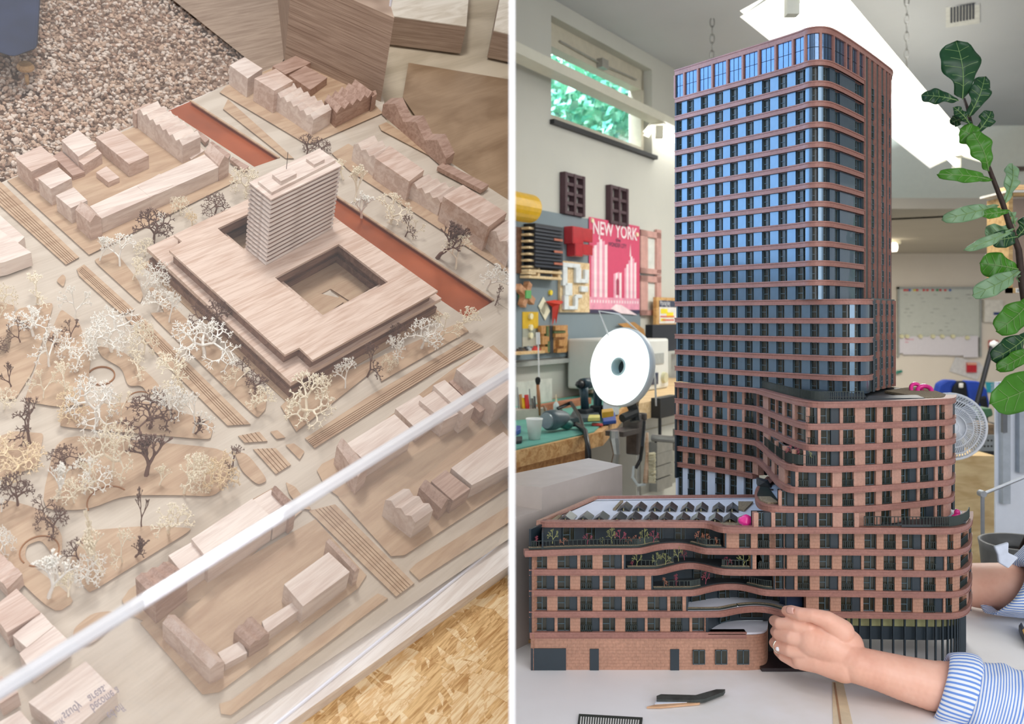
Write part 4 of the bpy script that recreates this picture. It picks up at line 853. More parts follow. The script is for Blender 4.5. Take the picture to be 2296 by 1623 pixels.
k8 = lambda X, Y: (1700 + X * .2596, 1250 + Y * .2596)
def V2(*a): return [Vector(p) for p in a]
def smooth(P_, it=2):
    for _ in range(it):
        Q = [P_[0]]
        for i in range(len(P_) - 1):
            a, b = P_[i], P_[i + 1]
            if (b - a).length < .004: continue
            Q += [a * .75 + b * .25, a * .25 + b * .75]
        Q.append(P_[-1]); P_ = Q
    return P_
T0 = Vector((.261, 1.43))
def arc(px, D): return Vector((XZ(px, D), D))
TOWER = V2(T0) + [arc(1790, 1.238), arc(1812, 1.216), arc(1848, 1.212), arc(1872, 1.226), arc(1938, 1.3155), arc(1990, 1.408), arc(2001, 1.432), arc(1999, 1.46)]
TOWB = V2((.50, 1.66), (.424, 1.627))
LOWT = V2(T0) + [arc(1687, 1.298), arc(1797, 1.240), arc(1877, 1.202), arc(1925, 1.196), arc(1953, 1.208), arc(1957, 1.236)]
LOWB = V2((.55, 1.40), (.50, 1.66), (.424, 1.627))
def path_for(k):
    if k >= 17: return smooth(TOWER, 3)
    if k >= 13: return smooth(LOWT, 3)
    if k == 12: p = lp(12, [(95, 862), (330, 880), (605, 897), (640, 905), (740, 935), (845, 962), (900, 975), (1000, 989), (1180, 991)], k5) + [arc(2050, 1.112), arc(2107, 1.128), arc(2130, 1.133), arc(2142, 1.15), arc(2143, 1.19)]
    if k == 11: p = lp(11, [(95, 965), (600, 1012), (640, 1022), (740, 1062), (850, 1105), (940, 1130), (1000, 1133), (1180, 1131)], k5) + [arc(2050, 1.112), arc(2107, 1.128), arc(2130, 1.133), arc(2142, 1.15), arc(2142, 1.19)]
    if k == 10: p = lp(10, [(95, 1070), (600, 1127), (640, 1137), (740, 1183), (850, 1234), (940, 1264), (1010, 1270), (1180, 1272)], k5) + [arc(2050, 1.112), arc(2107, 1.128), arc(2130, 1.133), arc(2142, 1.15), arc(2142, 1.19)]
    if k == 9: p = lp(9, [(95, 1172), (600, 1235), (635, 1248), (665, 1275), (720, 1325), (800, 1385), (860, 1400), (920, 1408), (1180, 1410)], k5) + [arc(2050, 1.112), arc(2107, 1.128), arc(2130, 1.133), arc(2142, 1.15), arc(2141, 1.19)]
    if k == 8: p = lp(8, [(95, 1275), (330, 1303), (600, 1342), (640, 1360), (690, 1410), (740, 1475), (790, 1520), (850, 1545), (1000, 1547), (1180, 1547)], k5) + [arc(2050, 1.112), arc(2107, 1.128), arc(2130, 1.133), arc(2141, 1.15), arc(2140, 1.19)]
    if k == 7: p = [arc(1722, 1.30), arc(1700, 1.235), arc(1692, 1.17), arc(1700, 1.115), arc(1725, 1.10), arc(1760, 1.094), arc(1887, 1.093), arc(1950, 1.099), arc(2050, 1.122), arc(2107, 1.14), arc(2130, 1.148), arc(2139, 1.165), arc(2139, 1.2)]
    if k == 6: p = [arc(1212, 1.125)] + lp(6, [(200, 268), (820, 268), (1200, 270), (1285, 274), (1340, 297), (1400, 307), (1700, 308)], k6) + [arc(1887, 1.09), arc(2000, 1.088), arc(2120, 1.085), arc(2150, 1.09), arc(2172, 1.11), arc(2180, 1.14), arc(2180, 1.18)]
    RGT = [arc(1887, 1.098), arc(2000, 1.095), arc(2120, 1.092), arc(2150, 1.096), arc(2170, 1.112), arc(2178, 1.14), arc(2178, 1.18)]
    if k == 5: p = [arc(1177, 1.09)] + lp(5, [(500, 449), (790, 449), (850, 442), (920, 424), (1000, 413), (1100, 412), (1170, 424), (1240, 444), (1290, 449), (1700, 450)], k6) + RGT
    if k == 4: p = [arc(1186, 1.1)] + lp(4, [(500, 589), (900, 590), (960, 585), (1040, 563), (1120, 546), (1190, 545), (1260, 558), (1340, 580), (1420, 590), (1790, 590)], k6) + RGT
    if k == 3: p = [arc(1186, 1.1)] + lp(3, [(500, 729), (1140, 729), (1200, 724), (1270, 705), (1350, 688), (1430, 684), (1500, 688), (1570, 704), (1640, 722), (1700, 728), (1790, 729)], k6) + RGT
    if k == 2: p = [arc(1186, 1.1)] + lp(2, [(500, 871), (1330, 871), (1390, 864), (1470, 846), (1550, 836), (1620, 835), (1690, 842), (1760, 862), (1800, 870)], k6) + RGT
    if k == 1: p = [arc(1188, 1.1), arc(1400, 1.1), arc(1672, 1.1), arc(1674, 1.1)]
    return smooth(p, 2)
def back_for(k):
    if k >= 17: return TOWB
    if k >= 13: return LOWB
    if k >= 8: return V2((.60, 1.32), (.50, 1.62), (.43, 1.62))
    if k == 7: return V2((.60, 1.32), (.50, 1.5), (.42, 1.5))
    return V2((.60, 1.30), (XZ(1338, 1.285), 1.285)) if k == 6 else V2((.60, 1.30), (XZ(1330, 1.27), 1.27))
BLD = empty('building_model', (XZ(1700, 1.2), 1.2, TZ), 'tall terracotta banded tower block model with curved balconies and dark windows on the white table', 'building model')
def normals(p):
    N = []
    for i in range(len(p)):
        d = (p[min(i + 1, len(p) - 1)] - p[max(i - 1, 0)]).normalized(); N.append(Vector((-d.y, d.x)))   # points inwards (away from the viewer)
    return N
def off(p, o):
    return [a + n * o for a, n in zip(p, normals(p))]
def at_px(p, px):
    """position on the path where the sight line of a pixel column first meets it"""
    k = (px - PX) / F; f = [q.x - k * q.y for q in p]
    for i in range(len(p) - 1):
        if f[i] <= 0 <= f[i + 1] and f[i + 1] > f[i]: return i + (-f[i]) / (f[i + 1] - f[i])
    if px >= PX + max(q.x / q.y for q in p) * F - .5: return max(range(len(p)), key=lambda i: p[i].x / p[i].y)
    return 0.0 if f[0] > 0 else float(len(p) - 1)
def seg(p, a, b):
    ia, ib = int(a), int(b); L = lambda t: p[int(t)].lerp(p[min(int(t) + 1, len(p) - 1)], t - int(t))
    return [L(a)] + [p[i] for i in range(ia + 1, ib + 1) if a + 1e-4 < i < b - 1e-4] + [L(b)]
def strip(m, p, o0, o1, z0, z1, mi=0):
    """solid curved strip along plan path p between two offsets and two heights (relative to the eye)"""
    A, B = off(p, o0), off(p, o1); n = len(p); b = len(m.v)
    for P2, z in ((A, z0), (B, z0), (B, z1), (A, z1)):
        m.v += [Vector((q.x, q.y, CZ + z)) for q in P2]
    for i in range(n - 1):
        for r in range(4):
            q = (r + 1) % 4; m.f.append((b + r * n + i, b + r * n + i + 1, b + q * n + i + 1, b + q * n + i)); m.m.append(mi)
    m.f.append((b, b + n, b + 2 * n, b + 3 * n)); m.f.append((b + n - 1, b + 4 * n - 1, b + 3 * n - 1, b + 2 * n - 1)); m.m += [mi, mi]
def tmat(name, c, ridges=0):
    m, nt, b = nodes(name); v = coords(nt); n1 = noise(nt, v, 320, 2, .5); n2 = noise(nt, v, 22, 3, .6)
    mx = nt.nodes.new('ShaderNodeMath'); mx.operation = 'ADD'; nt.links.new(n1, mx.inputs[0]); nt.links.new(n2, mx.inputs[1])
    c0 = lin(c)[:3]
    nt.links.new(ramp(nt, mx.outputs[0], [(.35, tuple(x * .8 for x in c0)), (.55, c0), (.72, tuple(min(1, x * 1.25) for x in c0))]), b.inputs['Base Color'])
    mx.use_clamp = False
    m2 = nt.nodes.new('ShaderNodeMath'); m2.operation = 'MULTIPLY'; m2.inputs[1].default_value = .5; nt.links.new(mx.outputs[0], m2.inputs[0])
    for l in list(nt.links):
        if l.to_node.type == 'VALTORGB': nt.links.remove(l)
    r = [n for n in nt.nodes if n.type == 'VALTORGB'][0]; nt.links.new(m2.outputs[0], r.inputs[0])
    b.inputs['Roughness'].default_value = .5
    if ridges:
        br = nt.nodes.new('ShaderNodeTexBrick'); mp = nt.nodes.new('ShaderNodeMapping'); tc = nt.nodes.new('ShaderNodeTexCoord')
        sx = nt.nodes.new('ShaderNodeSeparateXYZ'); cb = nt.nodes.new('ShaderNodeCombineXYZ'); nt.links.new(tc.outputs['Object'], sx.inputs[0])
        nt.links.new(sx.outputs[0], cb.inputs[0]); nt.links.new(sx.outputs[2], cb.inputs[1]); nt.links.new(cb.outputs[0], br.inputs['Vector'])
        br.inputs['Scale'].default_value = 1; br.inputs['Brick Width'].default_value = .010; br.inputs['Row Height'].default_value = .0040; br.inputs['Mortar Size'].default_value = .0004
        br.inputs['Color1'].default_value = (1, 1, 1, 1); br.inputs['Color2'].default_value = (.93, .93, .93, 1); br.inputs['Mortar'].default_value = (.82, .78, .75, 1)
        mm = nt.nodes.new('ShaderNodeMix'); mm.data_type = 'RGBA'; mm.blend_type = 'MULTIPLY'; mm.inputs[0].default_value = 1
        nt.links.new(r.outputs[0], mm.inputs[6]); nt.links.new(br.outputs[0], mm.inputs[7]); nt.links.new(mm.outputs[2], b.inputs['Base Color'])
    return m
TER = tmat('terracotta_band', '9E7064'); BRK = tmat('terracotta_brick', 'B88B74', 1); PIER = tmat('terracotta_pier', 'B78C7A')
PANEL = flat('blue_grey_metal', '5E7688', .3, .75, .9, .08, 40, coat=.5, bmp=.05)
PANEL2 = flat('charcoal_metal', '25323A', .4, 0, .6, .08, 40)
PANEW = flat('window_glass_dark', '2E2E22', .18, 0, .6, .5, 60)
FRM = flat('window_frame_teal', '4A5E66', .4, 0, .5, .05)
RAIL = flat('railing_green_black', '27332F', .5)
CORE = flat('dark_interior', '15181A', .7)
ROOFW = flat('white_roof_sheet', 'DCE0EA', .7, vary=.03); ROOFG = flat('roof_charcoal', '343A3E', .5, vary=.15)
CRUMB = flat('roof_granules', '97886F', .95, vary=.5, vs=700, bmp=.6)
TR_CLIP = None
POOL = {}
def part(kind, m, mats, sub=None, lab=None):
    zs = [v.z for v in m.v]; xs = [(v.x / v.y) for v in m.v]
    ar = (max(xs) - min(xs)) * (max(zs) - min(zs)) / m.v[0].y
    POOL.setdefault(kind, []).append((ar, m, mats, sub, lab))
def flush():
    for kind, L in POOL.items():
        L.sort(key=lambda t: -t[0])
        for ar, m, mats, sub, lab in L[:100]:
            o = m.build(kind, mats, BLD, smooth=False)
            if lab and o: o['label'] = lab
            if sub:
                for nm, sm, smat in sub: sm.build(nm, smat, o)
        rest = L[100:]
        if rest:
            allm = []; big = MB()
            def mat_index(mt):
                if mt not in allm: allm.append(mt)
                return allm.index(mt)
            def put(mm, mats):
                mats = mats if isinstance(mats, (list, tuple)) else [mats]; b = len(big.v); big.v += mm.v
                for f, mi in zip(mm.f, mm.m): big.f.append(tuple(b + i for i in f)); big.m.append(mat_index(mats[mi]))
            for ar, m, mats, sub, lab in rest:
                put(m, mats)
                for nm, sm, smat in sub or (): put(sm, smat)
            big.build(kind, allm, BLD)['kind'] = 'stuff'
BH = .0072
PATHS = {k: path_for(k) for k in range(1, 30)}
# bands
def band(k, p, z):
    m = MB(); strip(m, p, 0, .012, z - BH, z); strip(m, p, -.0012, .002, z - .0012, z + .0004); strip(m, p, -.0008, .002, z - BH, z - BH + .0008); part('floor_band', m, TER)
for k, p in PATHS.items():
    q = p
    if k >= 17:      # the tower bands stop at the vertical fins
        q = seg(p, 0, at_px(p, 1938)) if k > 17 else seg(p, 0, at_px(p, 1938))
        if k == 17: q = PATHS[16]
    band(k, q, H[k])
    # dark floor plate behind
    b = back_for(k if k != 17 else 16); pin = off(q if k == 17 or k < 17 else PATHS[k], .004)
    poly = [Vector((a.x, a.y, CZ + H[k] - .004)) for a in pin] + [Vector((a.x, a.y, CZ + H[k] - .004)) for a in b]
    if k == 1: continue
    m = MB(); m.prism([v - ZU * .0025 for v in poly], poly)
    if k in (6, 7, 12, 17): part('roof_deck', m, ROOFW if k in (6, 7) else ROOFG)
    else: part('floor_plate', m, CORE)
# parapet of the tower top
m = MB(); strip(m, PATHS[29], -.0005, .012, HT - .008, HT); strip(m, PATHS[29], -.0018, .003, HT - .0012, HT + .0006); part('parapet', m, TER)
poly = [Vector((a.x, a.y, CZ + HT - .004)) for a in off(PATHS[29], .004)] + [Vector((a.x, a.y, CZ + HT - .004)) for a in TOWB]
m = MB(); m.prism([v - ZU * .003 for v in poly], poly); part('roof_deck', m, ROOFG)
# --- facade
def core(p, z0, z1, o=.014):
    m = MB(); strip(m, p, o, o + .003, z0, z1); part('inner_wall', m, CORE)
def infill(p, a, b, z0, z1, o0, o1, mat, kind):
    if b <= a + 1e-5: return
    m = MB(); strip(m, seg(p, a, b), o0, o1, z0, z1); part(kind, m, mat)
def window(p, a, b, z0, z1, rail=False, o=.0075, bars=2, flip=False, glassmat=None):
    s = seg(p, a, b); m = MB(); strip(m, s, o, o + .001, z0, z1)
    f = MB(); A, B = off(s, o - .0018), None
    def pt(t, z, oo):
        q = s[0].lerp(s[-1], t); n = (s[-1] - s[0]).normalized(); n = Vector((-n.y, n.x)); q = q + n * oo; return Vector((q.x, q.y, CZ + z))
    def bar(t0, t1, za, zb, oa=o - .0012, ob=o + .0003): f.box8([pt(t0, za, oa), pt(t1, za, oa), pt(t1, za, ob), pt(t0, za, ob), pt(t0, zb, oa), pt(t1, zb, oa), pt(t1, zb, ob), pt(t0, zb, ob)])
    w_ = max(1e-4, (s[-1] - s[0]).length); e = .0006 / w_; h = z1 - z0
    bar(0, 1, z0, z0 + .0008); bar(0, 1, z1 - .0008, z1); bar(0, e, z0, z1); bar(1 - e, 1, z0, z1)
    c = .6 if not flip else .4; e2 = .0005 / w_
    if bars == 2: bar(c - e2, c + e2, z0, z1); bar(0 if not flip else c, c if not flip else 1, z0 + h * .45, z0 + h * .45 + .0009)
    elif bars == 1: bar(.5 - e2, .5 + e2, z0, z1)
    elif bars == 3: bar(0, 1, z0 + h * .45, z0 + h * .45 + .0009)
    sub = [('window_frame', f, FRM)]
    if rail:
        r = MB(); zt = z0 + h * .46; n = max(3, int(w_ / .0024))
        def rb(t0, t1, za, zb): r.box8([pt(t0, za, .0028), pt(t1, za, .0028), pt(t1, za, .0034), pt(t0, za, .0034), pt(t0, zb, .0028), pt(t1, zb, .0028), pt(t1, zb, .0034), pt(t0, zb, .0034)])
        rb(0, 1, zt - .0007, zt); rb(0, 1, z0 + .0006, z0 + .0013)
        for i in range(n): c_ = (i + .5) / n; rb(c_ - .0004 / w_, c_ + .0004 / w_, z0, zt)
        sub.append(('railing', r, RAIL))
    part('window', m, glassmat or PANEW, sub)
def storey(k, cr, bays, x0, x1, pier=BRK, z1=None, kind='pier', po=.003, up=None):
    """fill one storey on the plan of band k: bays are (X0, X1, type) in crop coordinates, everything between is pier"""
    p = PATHS[k]; z0 = H[k]; zt = z1 if z1 is not None else H[k + 1] - BH
    X = lambda v: at_px(p, cr(v, 0)[0])
    a0, a1 = X(x0), X(x1); core(seg(p, a0, a1), z0, zt); cur = a0
    for b0, b1, ty in bays:
        A, B = X(b0), X(b1)
        if B <= A: continue
        infill(p, cur, A, z0, zt, po, .012, pier, kind)
        if ty[0] == 'w': window(p, A, B, z0, zt, rail='b' in ty, bars=1 if 'b' in ty else 2)
        elif ty == 'd': infill(p, A, B, z0, zt, .005, .012, PANEL2, 'dark_panel')
        elif ty == 'p': infill(p, A, B, z0, zt, .003, .012, PANEL, 'metal_panel')
        cur = B
    infill(p, cur, a1, z0, zt, po, .012, pier, kind)
W_, WB, DD_, PP = 'w', 'wb', 'd', 'p'
# podium left wing
storey(1, k6, [(118, 200, W_), (200, 250, DD_), (270, 355, W_), (423, 505, WB), (505, 553, DD_), (573, 658, W_), (725, 810, WB), (810, 857, DD_), (875, 960, W_), (1028, 1110, WB), (1110, 1157, DD_), (1175, 1258, W_)], 85, 1282)
storey(2, k6, [(118, 200, W_), (270, 355, W_), (355, 403, DD_), (423, 505, WB), (573, 658, W_), (658, 703, DD_), (725, 810, WB), (875, 960, W_), (960, 1008, DD_), (1028, 1110, WB)], 80, 1142)
storey(3, k6, [(118, 200, W_), (200, 250, DD_), (270, 355, W_), (423, 505, WB), (505, 553, DD_), (573, 658, W_), (728, 810, WB), (810, 857, DD_)], 80, 908)
storey(4, k6, [(118, 200, W_), (270, 355, W_), (355, 403, DD_), (423, 505, WB), (573, 658, W_), (658, 703, DD_)], 80, 724)
storey(4, k6, [(1615, 1695, WB), (1735, 1793, W_)], 1570, 1795)
storey(5, k6, [(1490, 1570, W_), (1615, 1695, WB), (1735, 1793, W_)], 1395, 1795)
storey(3, k6, [(1735, 1793, W_)], 1722, 1795)
# podium right wing
storey(5, k7, [(30, 110, WB), (145, 220, W_), (220, 270, DD_), (290, 370, WB), (435, 508, W_), (508, 560, DD_), (580, 660, WB), (725, 805, W_), (850, 930, WB), (970, 1050, W_), (1050, 1100, DD_), (1120, 1197, WB), (1268, 1310, WB), (1362, 1410, WB)], 22, 1420)
storey(4, k7, [(30, 110, WB), (145, 222, W_), (290, 370, WB), (433, 515, W_), (578, 655, WB), (655, 705, DD_), (722, 803, W_), (850, 930, WB), (970, 1050, W_), (1120, 1197, WB), (1197, 1248, DD_), (1265, 1310, WB), (1360, 1410, WB)], 22, 1420)
storey(3, k7, [(145, 220, W_), (220, 270, DD_), (290, 370, WB), (433, 505, W_), (505, 555, DD_), (575, 655, WB), (720, 800, W_), (845, 922, WB), (967, 1040, W_), (1040, 1095, DD_), (1110, 1190, WB), (1258, 1305, WB), (1355, 1405, WB)], 135, 1420)
storey(2, k7, [(428, 503, W_), (572, 648, WB), (648, 700, DD_), (718, 795, W_), (843, 920, WB), (963, 1040, W_), (1108, 1190, WB), (1190, 1240, DD_), (1256, 1300, WB), (1350, 1400, WB)], 345, 1420)
# upper right block
U11 = [(80, 125, W_), (130, 170, W_), (185, 235, W_), (250, 325, W_), (340, 400, WB), (400, 420, DD_), (440, 515, W_), (515, 570, DD_), (590, 668, WB), (735, 810, W_), (850, 915, WB), (975, 1040, W_), (1040, 1082, DD_), (1098, 1160, WB), (1160, 1205, DD_), (1218, 1255, WB)]
for k in (11, 10): storey(k, k7, U11, 62, 1315, pier=PIER)
storey(9, k7, [(80, 120, W_), (130, 170, W_), (185, 235, W_), (250, 325, W_), (340, 420, DD_)] + U11[6:], 62, 1312, pier=PIER)
U8 = [(75, 100, W_), (120, 145, W_), (185, 225, W_), (225, 270, DD_), (290, 365, WB), (365, 415, DD_), (437, 520, W_), (583, 660, WB), (735, 805, W_), (845, 910, WB), (970, 1030, W_), (1030, 1075, DD_), (1092, 1150, WB), (1150, 1190, DD_), (1210, 1245, WB)]
storey(8, k7, U8, 62, 1308, pier=PIER); storey(7, k7, U8[2:], 160, 1305, pier=PIER)
storey(6, k7, [(35, 75, W_), (75, 120, DD_), (145, 225, W_), (225, 270, DD_), (290, 365, W_), (365, 415, DD_), (430, 520, W_), (583, 660, WB)], 5, 690, pier=PIER)
p7 = PATHS[7]
for a, b, ty in [(735, 800, 'w'), (840, 905, 'wb'), (970, 1030, 'w'), (1095, 1140, 'w'), (1140, 1190, 'd'), (1205, 1245, 'w')]:
    A, B = at_px(p7, k7(a, 0)[0]), at_px(p7, k7(b, 0)[0])
    if ty[0] == 'w': window(p7, A, B, H[6], H[7] - BH, rail='b' in ty)
    else: infill(p7, A, B, H[6], H[7] - BH, .005, .012, PANEL2, 'dark_panel')
cur = at_px(p7, k7(690, 0)[0])
for a, b in [(735, 800), (840, 905), (970, 1030), (1095, 1190), (1205, 1245), (1300, 1300)]:
    infill(p7, cur, at_px(p7, k7(a, 0)[0]), H[6], H[7] - BH, .003, .012, PIER, 'pier'); cur = at_px(p7, k7(b, 0)[0])
core(seg(p7, at_px(p7, k7(560, 0)[0]), len(p7) - 1.0), H[6], H[7])
# lower left face of the tower, storeys 6 to 11
LF = [(107, 140, W_), (142, 172, PP), (175, 215, WB), (215, 247, PP), (262, 305, W_), (305, 333, PP), (350, 398, WB), (398, 428, PP), (440, 490, W_), (490, 524, PP), (540, 590, WB), (590, 615, DD_), (618, 655, W_)]
for k in range(8, 12): storey(k, k5, LF, 95, 672, pier=PIER, kind='pier')
WHT = flat('unpainted_white_wall', 'C9D6E8', .6, vary=.04)
PATHS[6.5] = seg(PATHS[8], 0, at_px(PATHS[8], 1695))
p8 = PATHS[6.5]
for kk, (z0, z1) in enumerate([(H[7], H[8] - BH), (H[6], H[7] - BH), (H[5], H[6])]):
    core(p8, z0, z1); cur = 0.0
    for a, b, ty in [(107, 140, 'w'), (172, 222, 'wb'), (255, 300, 'w'), (350, 415, 'wb'), (440, 490, 'w'), (535, 590, 'w')]:
        A, B = at_px(p8, k5(a, 0)[0]), at_px(p8, k5(b, 0)[0]); infill(p8, cur, A, z0, z1, .003, .012, WHT if kk else PIER, 'pier'); window(p8, A, B, z0, z1, rail='b' in ty); cur = B
    infill(p8, cur, len(p8) - 1.0, z0, z1, .003, .012, WHT if kk else PIER, 'pier')
band(7, seg(p8, 0, at_px(p8, k5(600, 0)[0])), H[7])
# tower storeys
TW = [(127, 163, W_), (203, 257, W_), (312, 368, W_), (425, 488, W_), (543, 605, W_), (668, 730, W_), (795, 860, W_), (925, 995, W_), (1060, 1135, W_), (1200, 1255, W_), (1305, 1358, W_), (1400, 1440, W_), (1560, 1612, W_)]
for k in range(17, 29): storey(k, k4, TW, 108, 1615, pier=PANEL, kind='metal_panel')
TL_ = [(107, 142, W_), (175, 215, W_), (262, 305, W_), (350, 400, W_), (443, 495, W_), (543, 592, W_), (640, 697, W_), (748, 800, W_), (855, 912, W_), (968, 1027, W_), (1083, 1130, W_), (1183, 1235, W_), (1270, 1315, W_)]
PATHS[12.5] = PATHS[13]
for k in (13, 14, 15, 16): storey(k, k5, TL_, 97, 1382, pier=PANEL, kind='metal_panel')
pp = PATHS[13]; core(pp, H[12], H[13] - BH); cur = 0.0
for a, b, t_ in TL_:
    A, B = at_px(pp, k5(a, 0)[0]), at_px(pp, k5(b, 0)[0]); infill(pp, cur, A, H[12], H[13] - BH, .003, .012, PANEL, 'metal_panel'); window(pp, A, B, H[12], H[13] - BH); cur = B
infill(pp, cur, len(pp) - 1.0, H[12], H[13] - BH, .003, .012, PANEL, 'metal_panel')
# raised ribs between the blue panels
# crown storey
p = PATHS[29]; core(p, H[29], HT - .008); zt = HT - .008
CR = [(113, 185), (197, 292), (307, 407), (423, 525), (543, 647), (665, 772), (793, 905), (925, 1043), (1060, 1138), (1155, 1262), (1280, 1368), (1380, 1467), (1478, 1508), (1518, 1565), (1575, 1614)]
CRM = flat('crown_metal', '5C7A9C', .25, .8, .9, .12, 30, coat=.6, bmp=.25); LN = flat('panel_joint', '10161C', .6)
for a, b in CR:
    A, B = at_px(p, k4(a, 0)[0]), at_px(p, k4(b, 0)[0]); m = MB(); s = seg(p, A, B); strip(m, s, .002, .010, H[29], zt); n = 3
    for i in (1, 2):
        t = A + (B - A) * i / 3; w2 = (B - A) * .012; strip(m, seg(p, t - w2, t + w2), .0016, .003, H[29], zt, 1)
    zm = (H[29] + zt) / 2; strip(m, s, .0016, .003, zm - .0003, zm + .0003, 1)
    part('crown_panel', m, [CRM, LN])
for x in [109, 191, 300, 415, 534, 656, 783, 915, 1052, 1147, 1271, 1374, 1472, 1513, 1570, 1618]:
    A = at_px(p, k4(x, 0)[0]); q = seg(p, max(0, A - .02), A + .02)[0]; n = normals(p)[min(int(A), len(p) - 1)]
    d = Vector((n.y, -n.x)) * .0016; m = MB()
    m.box8([Vector((v.x, v.y, CZ + z)) for z in (H[29], zt) for v in (q - d - n * .001, q + d - n * .001, q + d + n * .006, q - d + n * .006)]); part('crown_fin', m, TER)
# right side of the tower: tall fins with windows between
def fins(p, pxs, z0, z1, wins, lv, zr=None):
    for x in pxs:
        A = min(at_px(p, x), len(p) - 1.001); q = p[int(A)].lerp(p[int(A) + 1], A - int(A)); n = normals(p)[int(A)]; d = Vector((n.y, -n.x)) * .0009
        m = MB(); m.box8([Vector((v.x, v.y, CZ + z)) for z in (z0, z1) for v in (q - d - n * .0006, q + d - n * .0006, q + d + n * .006, q - d + n * .006)]); part('vertical_fin', m, TER)
    for a, b in wins:
        A, B = at_px(p, a), at_px(p, b)
        for k in lv:
            zb = H[k] + .004; zt = H[k + 1] - .003 if k < 29 else None; window(p, A, B, zb, H[k + 1] - .005, bars=3, o=.0008)
pt = PATHS[29]; aF = at_px(pt, 1939); m = MB(); strip(m, seg(pt, aF, len(pt) - 1.0), .0018, .012, H[16], zt); part('side_wall', m, flat('olive_grey_metal', '4A5250', .4, 0, .5))
fins(pt, [1940, 1949, 1952, 1961, 1964, 1972, 1975, 1983, 1985, 1992, 1997], H[17], zt, [(1953.5, 1959.5), (1975.5, 1981.5), (1992.5, 1995.5)], range(17, 29))
LA = [arc(1957, 1.236), arc(1980, 1.285), arc(2008, 1.336)]; LA = [LA[0].lerp(LA[1], t / 4) for t in range(4)] + [LA[1].lerp(LA[2], t / 4) for t in range(5)] + [arc(2009, 1.35), arc(2008, 1.4)]
m = MB(); strip(m, LA, .0018, .012, H[12], H[17] + .002); part('side_wall', m, flat('olive_grey_metal', '4A5250'))
fins(LA, [1958, 1968, 1971, 1981, 1984, 1993, 1996, 2004, 2007.5], H[12], H[17], [(1961, 1966), (1974, 1979), (1986.5, 1991), (1998.5, 2002.5)], range(12, 17))
m = MB(); pol = [Vector((a.x, a.y, CZ + H[17] + .001)) for a in off(LA, .002)] + [Vector((.5, 1.55, CZ + H[17] + .001)), Vector((.49, 1.25, CZ + H[17] + .001))]; m.prism([v - ZU * .003 for v in pol], pol); part('roof_deck', m, ROOFG)
# closing back walls
def backwall(path, back, z0, z1):
    m = MB(); pts = [path[-1]] + list(back) + [path[0]]
    for a, b in zip(pts, pts[1:]):
        d = (b - a).normalized(); n = Vector((-d.y, d.x)) * .003
        m.box8([Vector((v.x, v.y, CZ + z)) for z in (z0, z1) for v in (a, b, b + n, a + n)])
    part('rear_wall', m, PANEL2)
backwall(PATHS[29], TOWB, H[17], HT - .004); backwall(LA, LOWB[1:], H[12], H[17]); backwall(PATHS[9], back_for(9), H[6], H[12] - .004)
backwall(PATHS[3], back_for(3), H[1], H[6] - .004)
m = MB(); p1 = PATHS[6]
# --- recessed terraces of the left wing
DRK = PANEL2
def recess(k, X0, X1, depth, wins, zt=None):
    p = seg(PATHS[k], at_px(PATHS[k], k6(X0, 0)[0]), at_px(PATHS[k], k6(X1, 0)[0])); zt = zt or H[k + 1] - BH; a, b = p[0], p[-1]
    c = arc(k6(X0, 0)[0] + 2, a.y + depth); d = arc(k6(X1, 0)[0] - 3, b.y + depth); n = 14
    bend = [c.lerp(d, i / n) + Vector((0, .018 * math.sin(math.pi * i / n))) for i in range(n + 1)]
    m = MB(); strip(m, bend, 0, .003, H[k], zt); strip(m, [a + Vector((.0005, .002)), c], 0, .002, H[k], zt); strip(m, [d, b + Vector((-.0005, .002))], 0, .002, H[k], zt); part('terrace_wall', m, DRK)
    for x0, x1, ty in wins: window(bend, at_px(bend, k6(x0, 0)[0]), at_px(bend, k6(x1, 0)[0]), H[k], zt - .002, o=-.0015, bars=1 if ty == 'b' else 2)
    pol = [Vector((v.x, v.y, CZ + H[k] + .0012)) for v in off(p, .003)] + [Vector((v.x, v.y, CZ + H[k] + .0012)) for v in reversed(bend)]
    m = MB(); m.prism([v - ZU * .002 for v in pol], pol); part('terrace_floor', m, ROOFG if k > 2 else ROOFW)
    return bend
def railing(p, X0, X1, k, cr=k6, h=.0095, o=.004, mat=RAIL):
    s = seg(p, at_px(p, cr(X0, 0)[0]), at_px(p, cr(X1, 0)[0])); s = off(s, o); z0 = H[k] + .0015; m = MB()
    strip(m, s, 0, .0008, z0 + h - .0008, z0 + h); strip(m, s, 0, .0008, z0 + .0005, z0 + .0012)
    L = sum((b - a).length for a, b in zip(s, s[1:])); n = int(L / .0026)
    for i in range(n + 1):
        t = i / n * (len(s) - 1.001); q = s[int(t)].lerp(s[int(t) + 1], t - int(t)); m.box((q.x - .0004, q.y, CZ + z0), (.0009, 0, 0), (0, .0008, 0), (0, 0, h))
    part('terrace_railing', m, mat)
def planter(p, X0, X1, k, cr=k6, o=.002, w_=.006, h=.003):
    s = seg(p, at_px(p, cr(X0, 0)[0]), at_px(p, cr(X1, 0)[0])); m = MB(); strip(m, s, o, o + w_, H[k] + .001, H[k] + h); strip(m, s, o + .001, o + w_ - .001, H[k] + h - .0005, H[k] + h + .0005, 1); part('planter', m, [RAIL, CRUMB])
recess(5, 172, 1395, .035, [(300, 380, 'w'), (455, 520, 'w'), (930, 975, 'w'), (1055, 1125, 'w'), (1225, 1290, 'b')]); railing(PATHS[5], 100, 950, 5); planter(PATHS[5], 80, 960, 5); railing(PATHS[5], 1190, 1360, 5); planter(PATHS[5], 1150, 1370, 5)
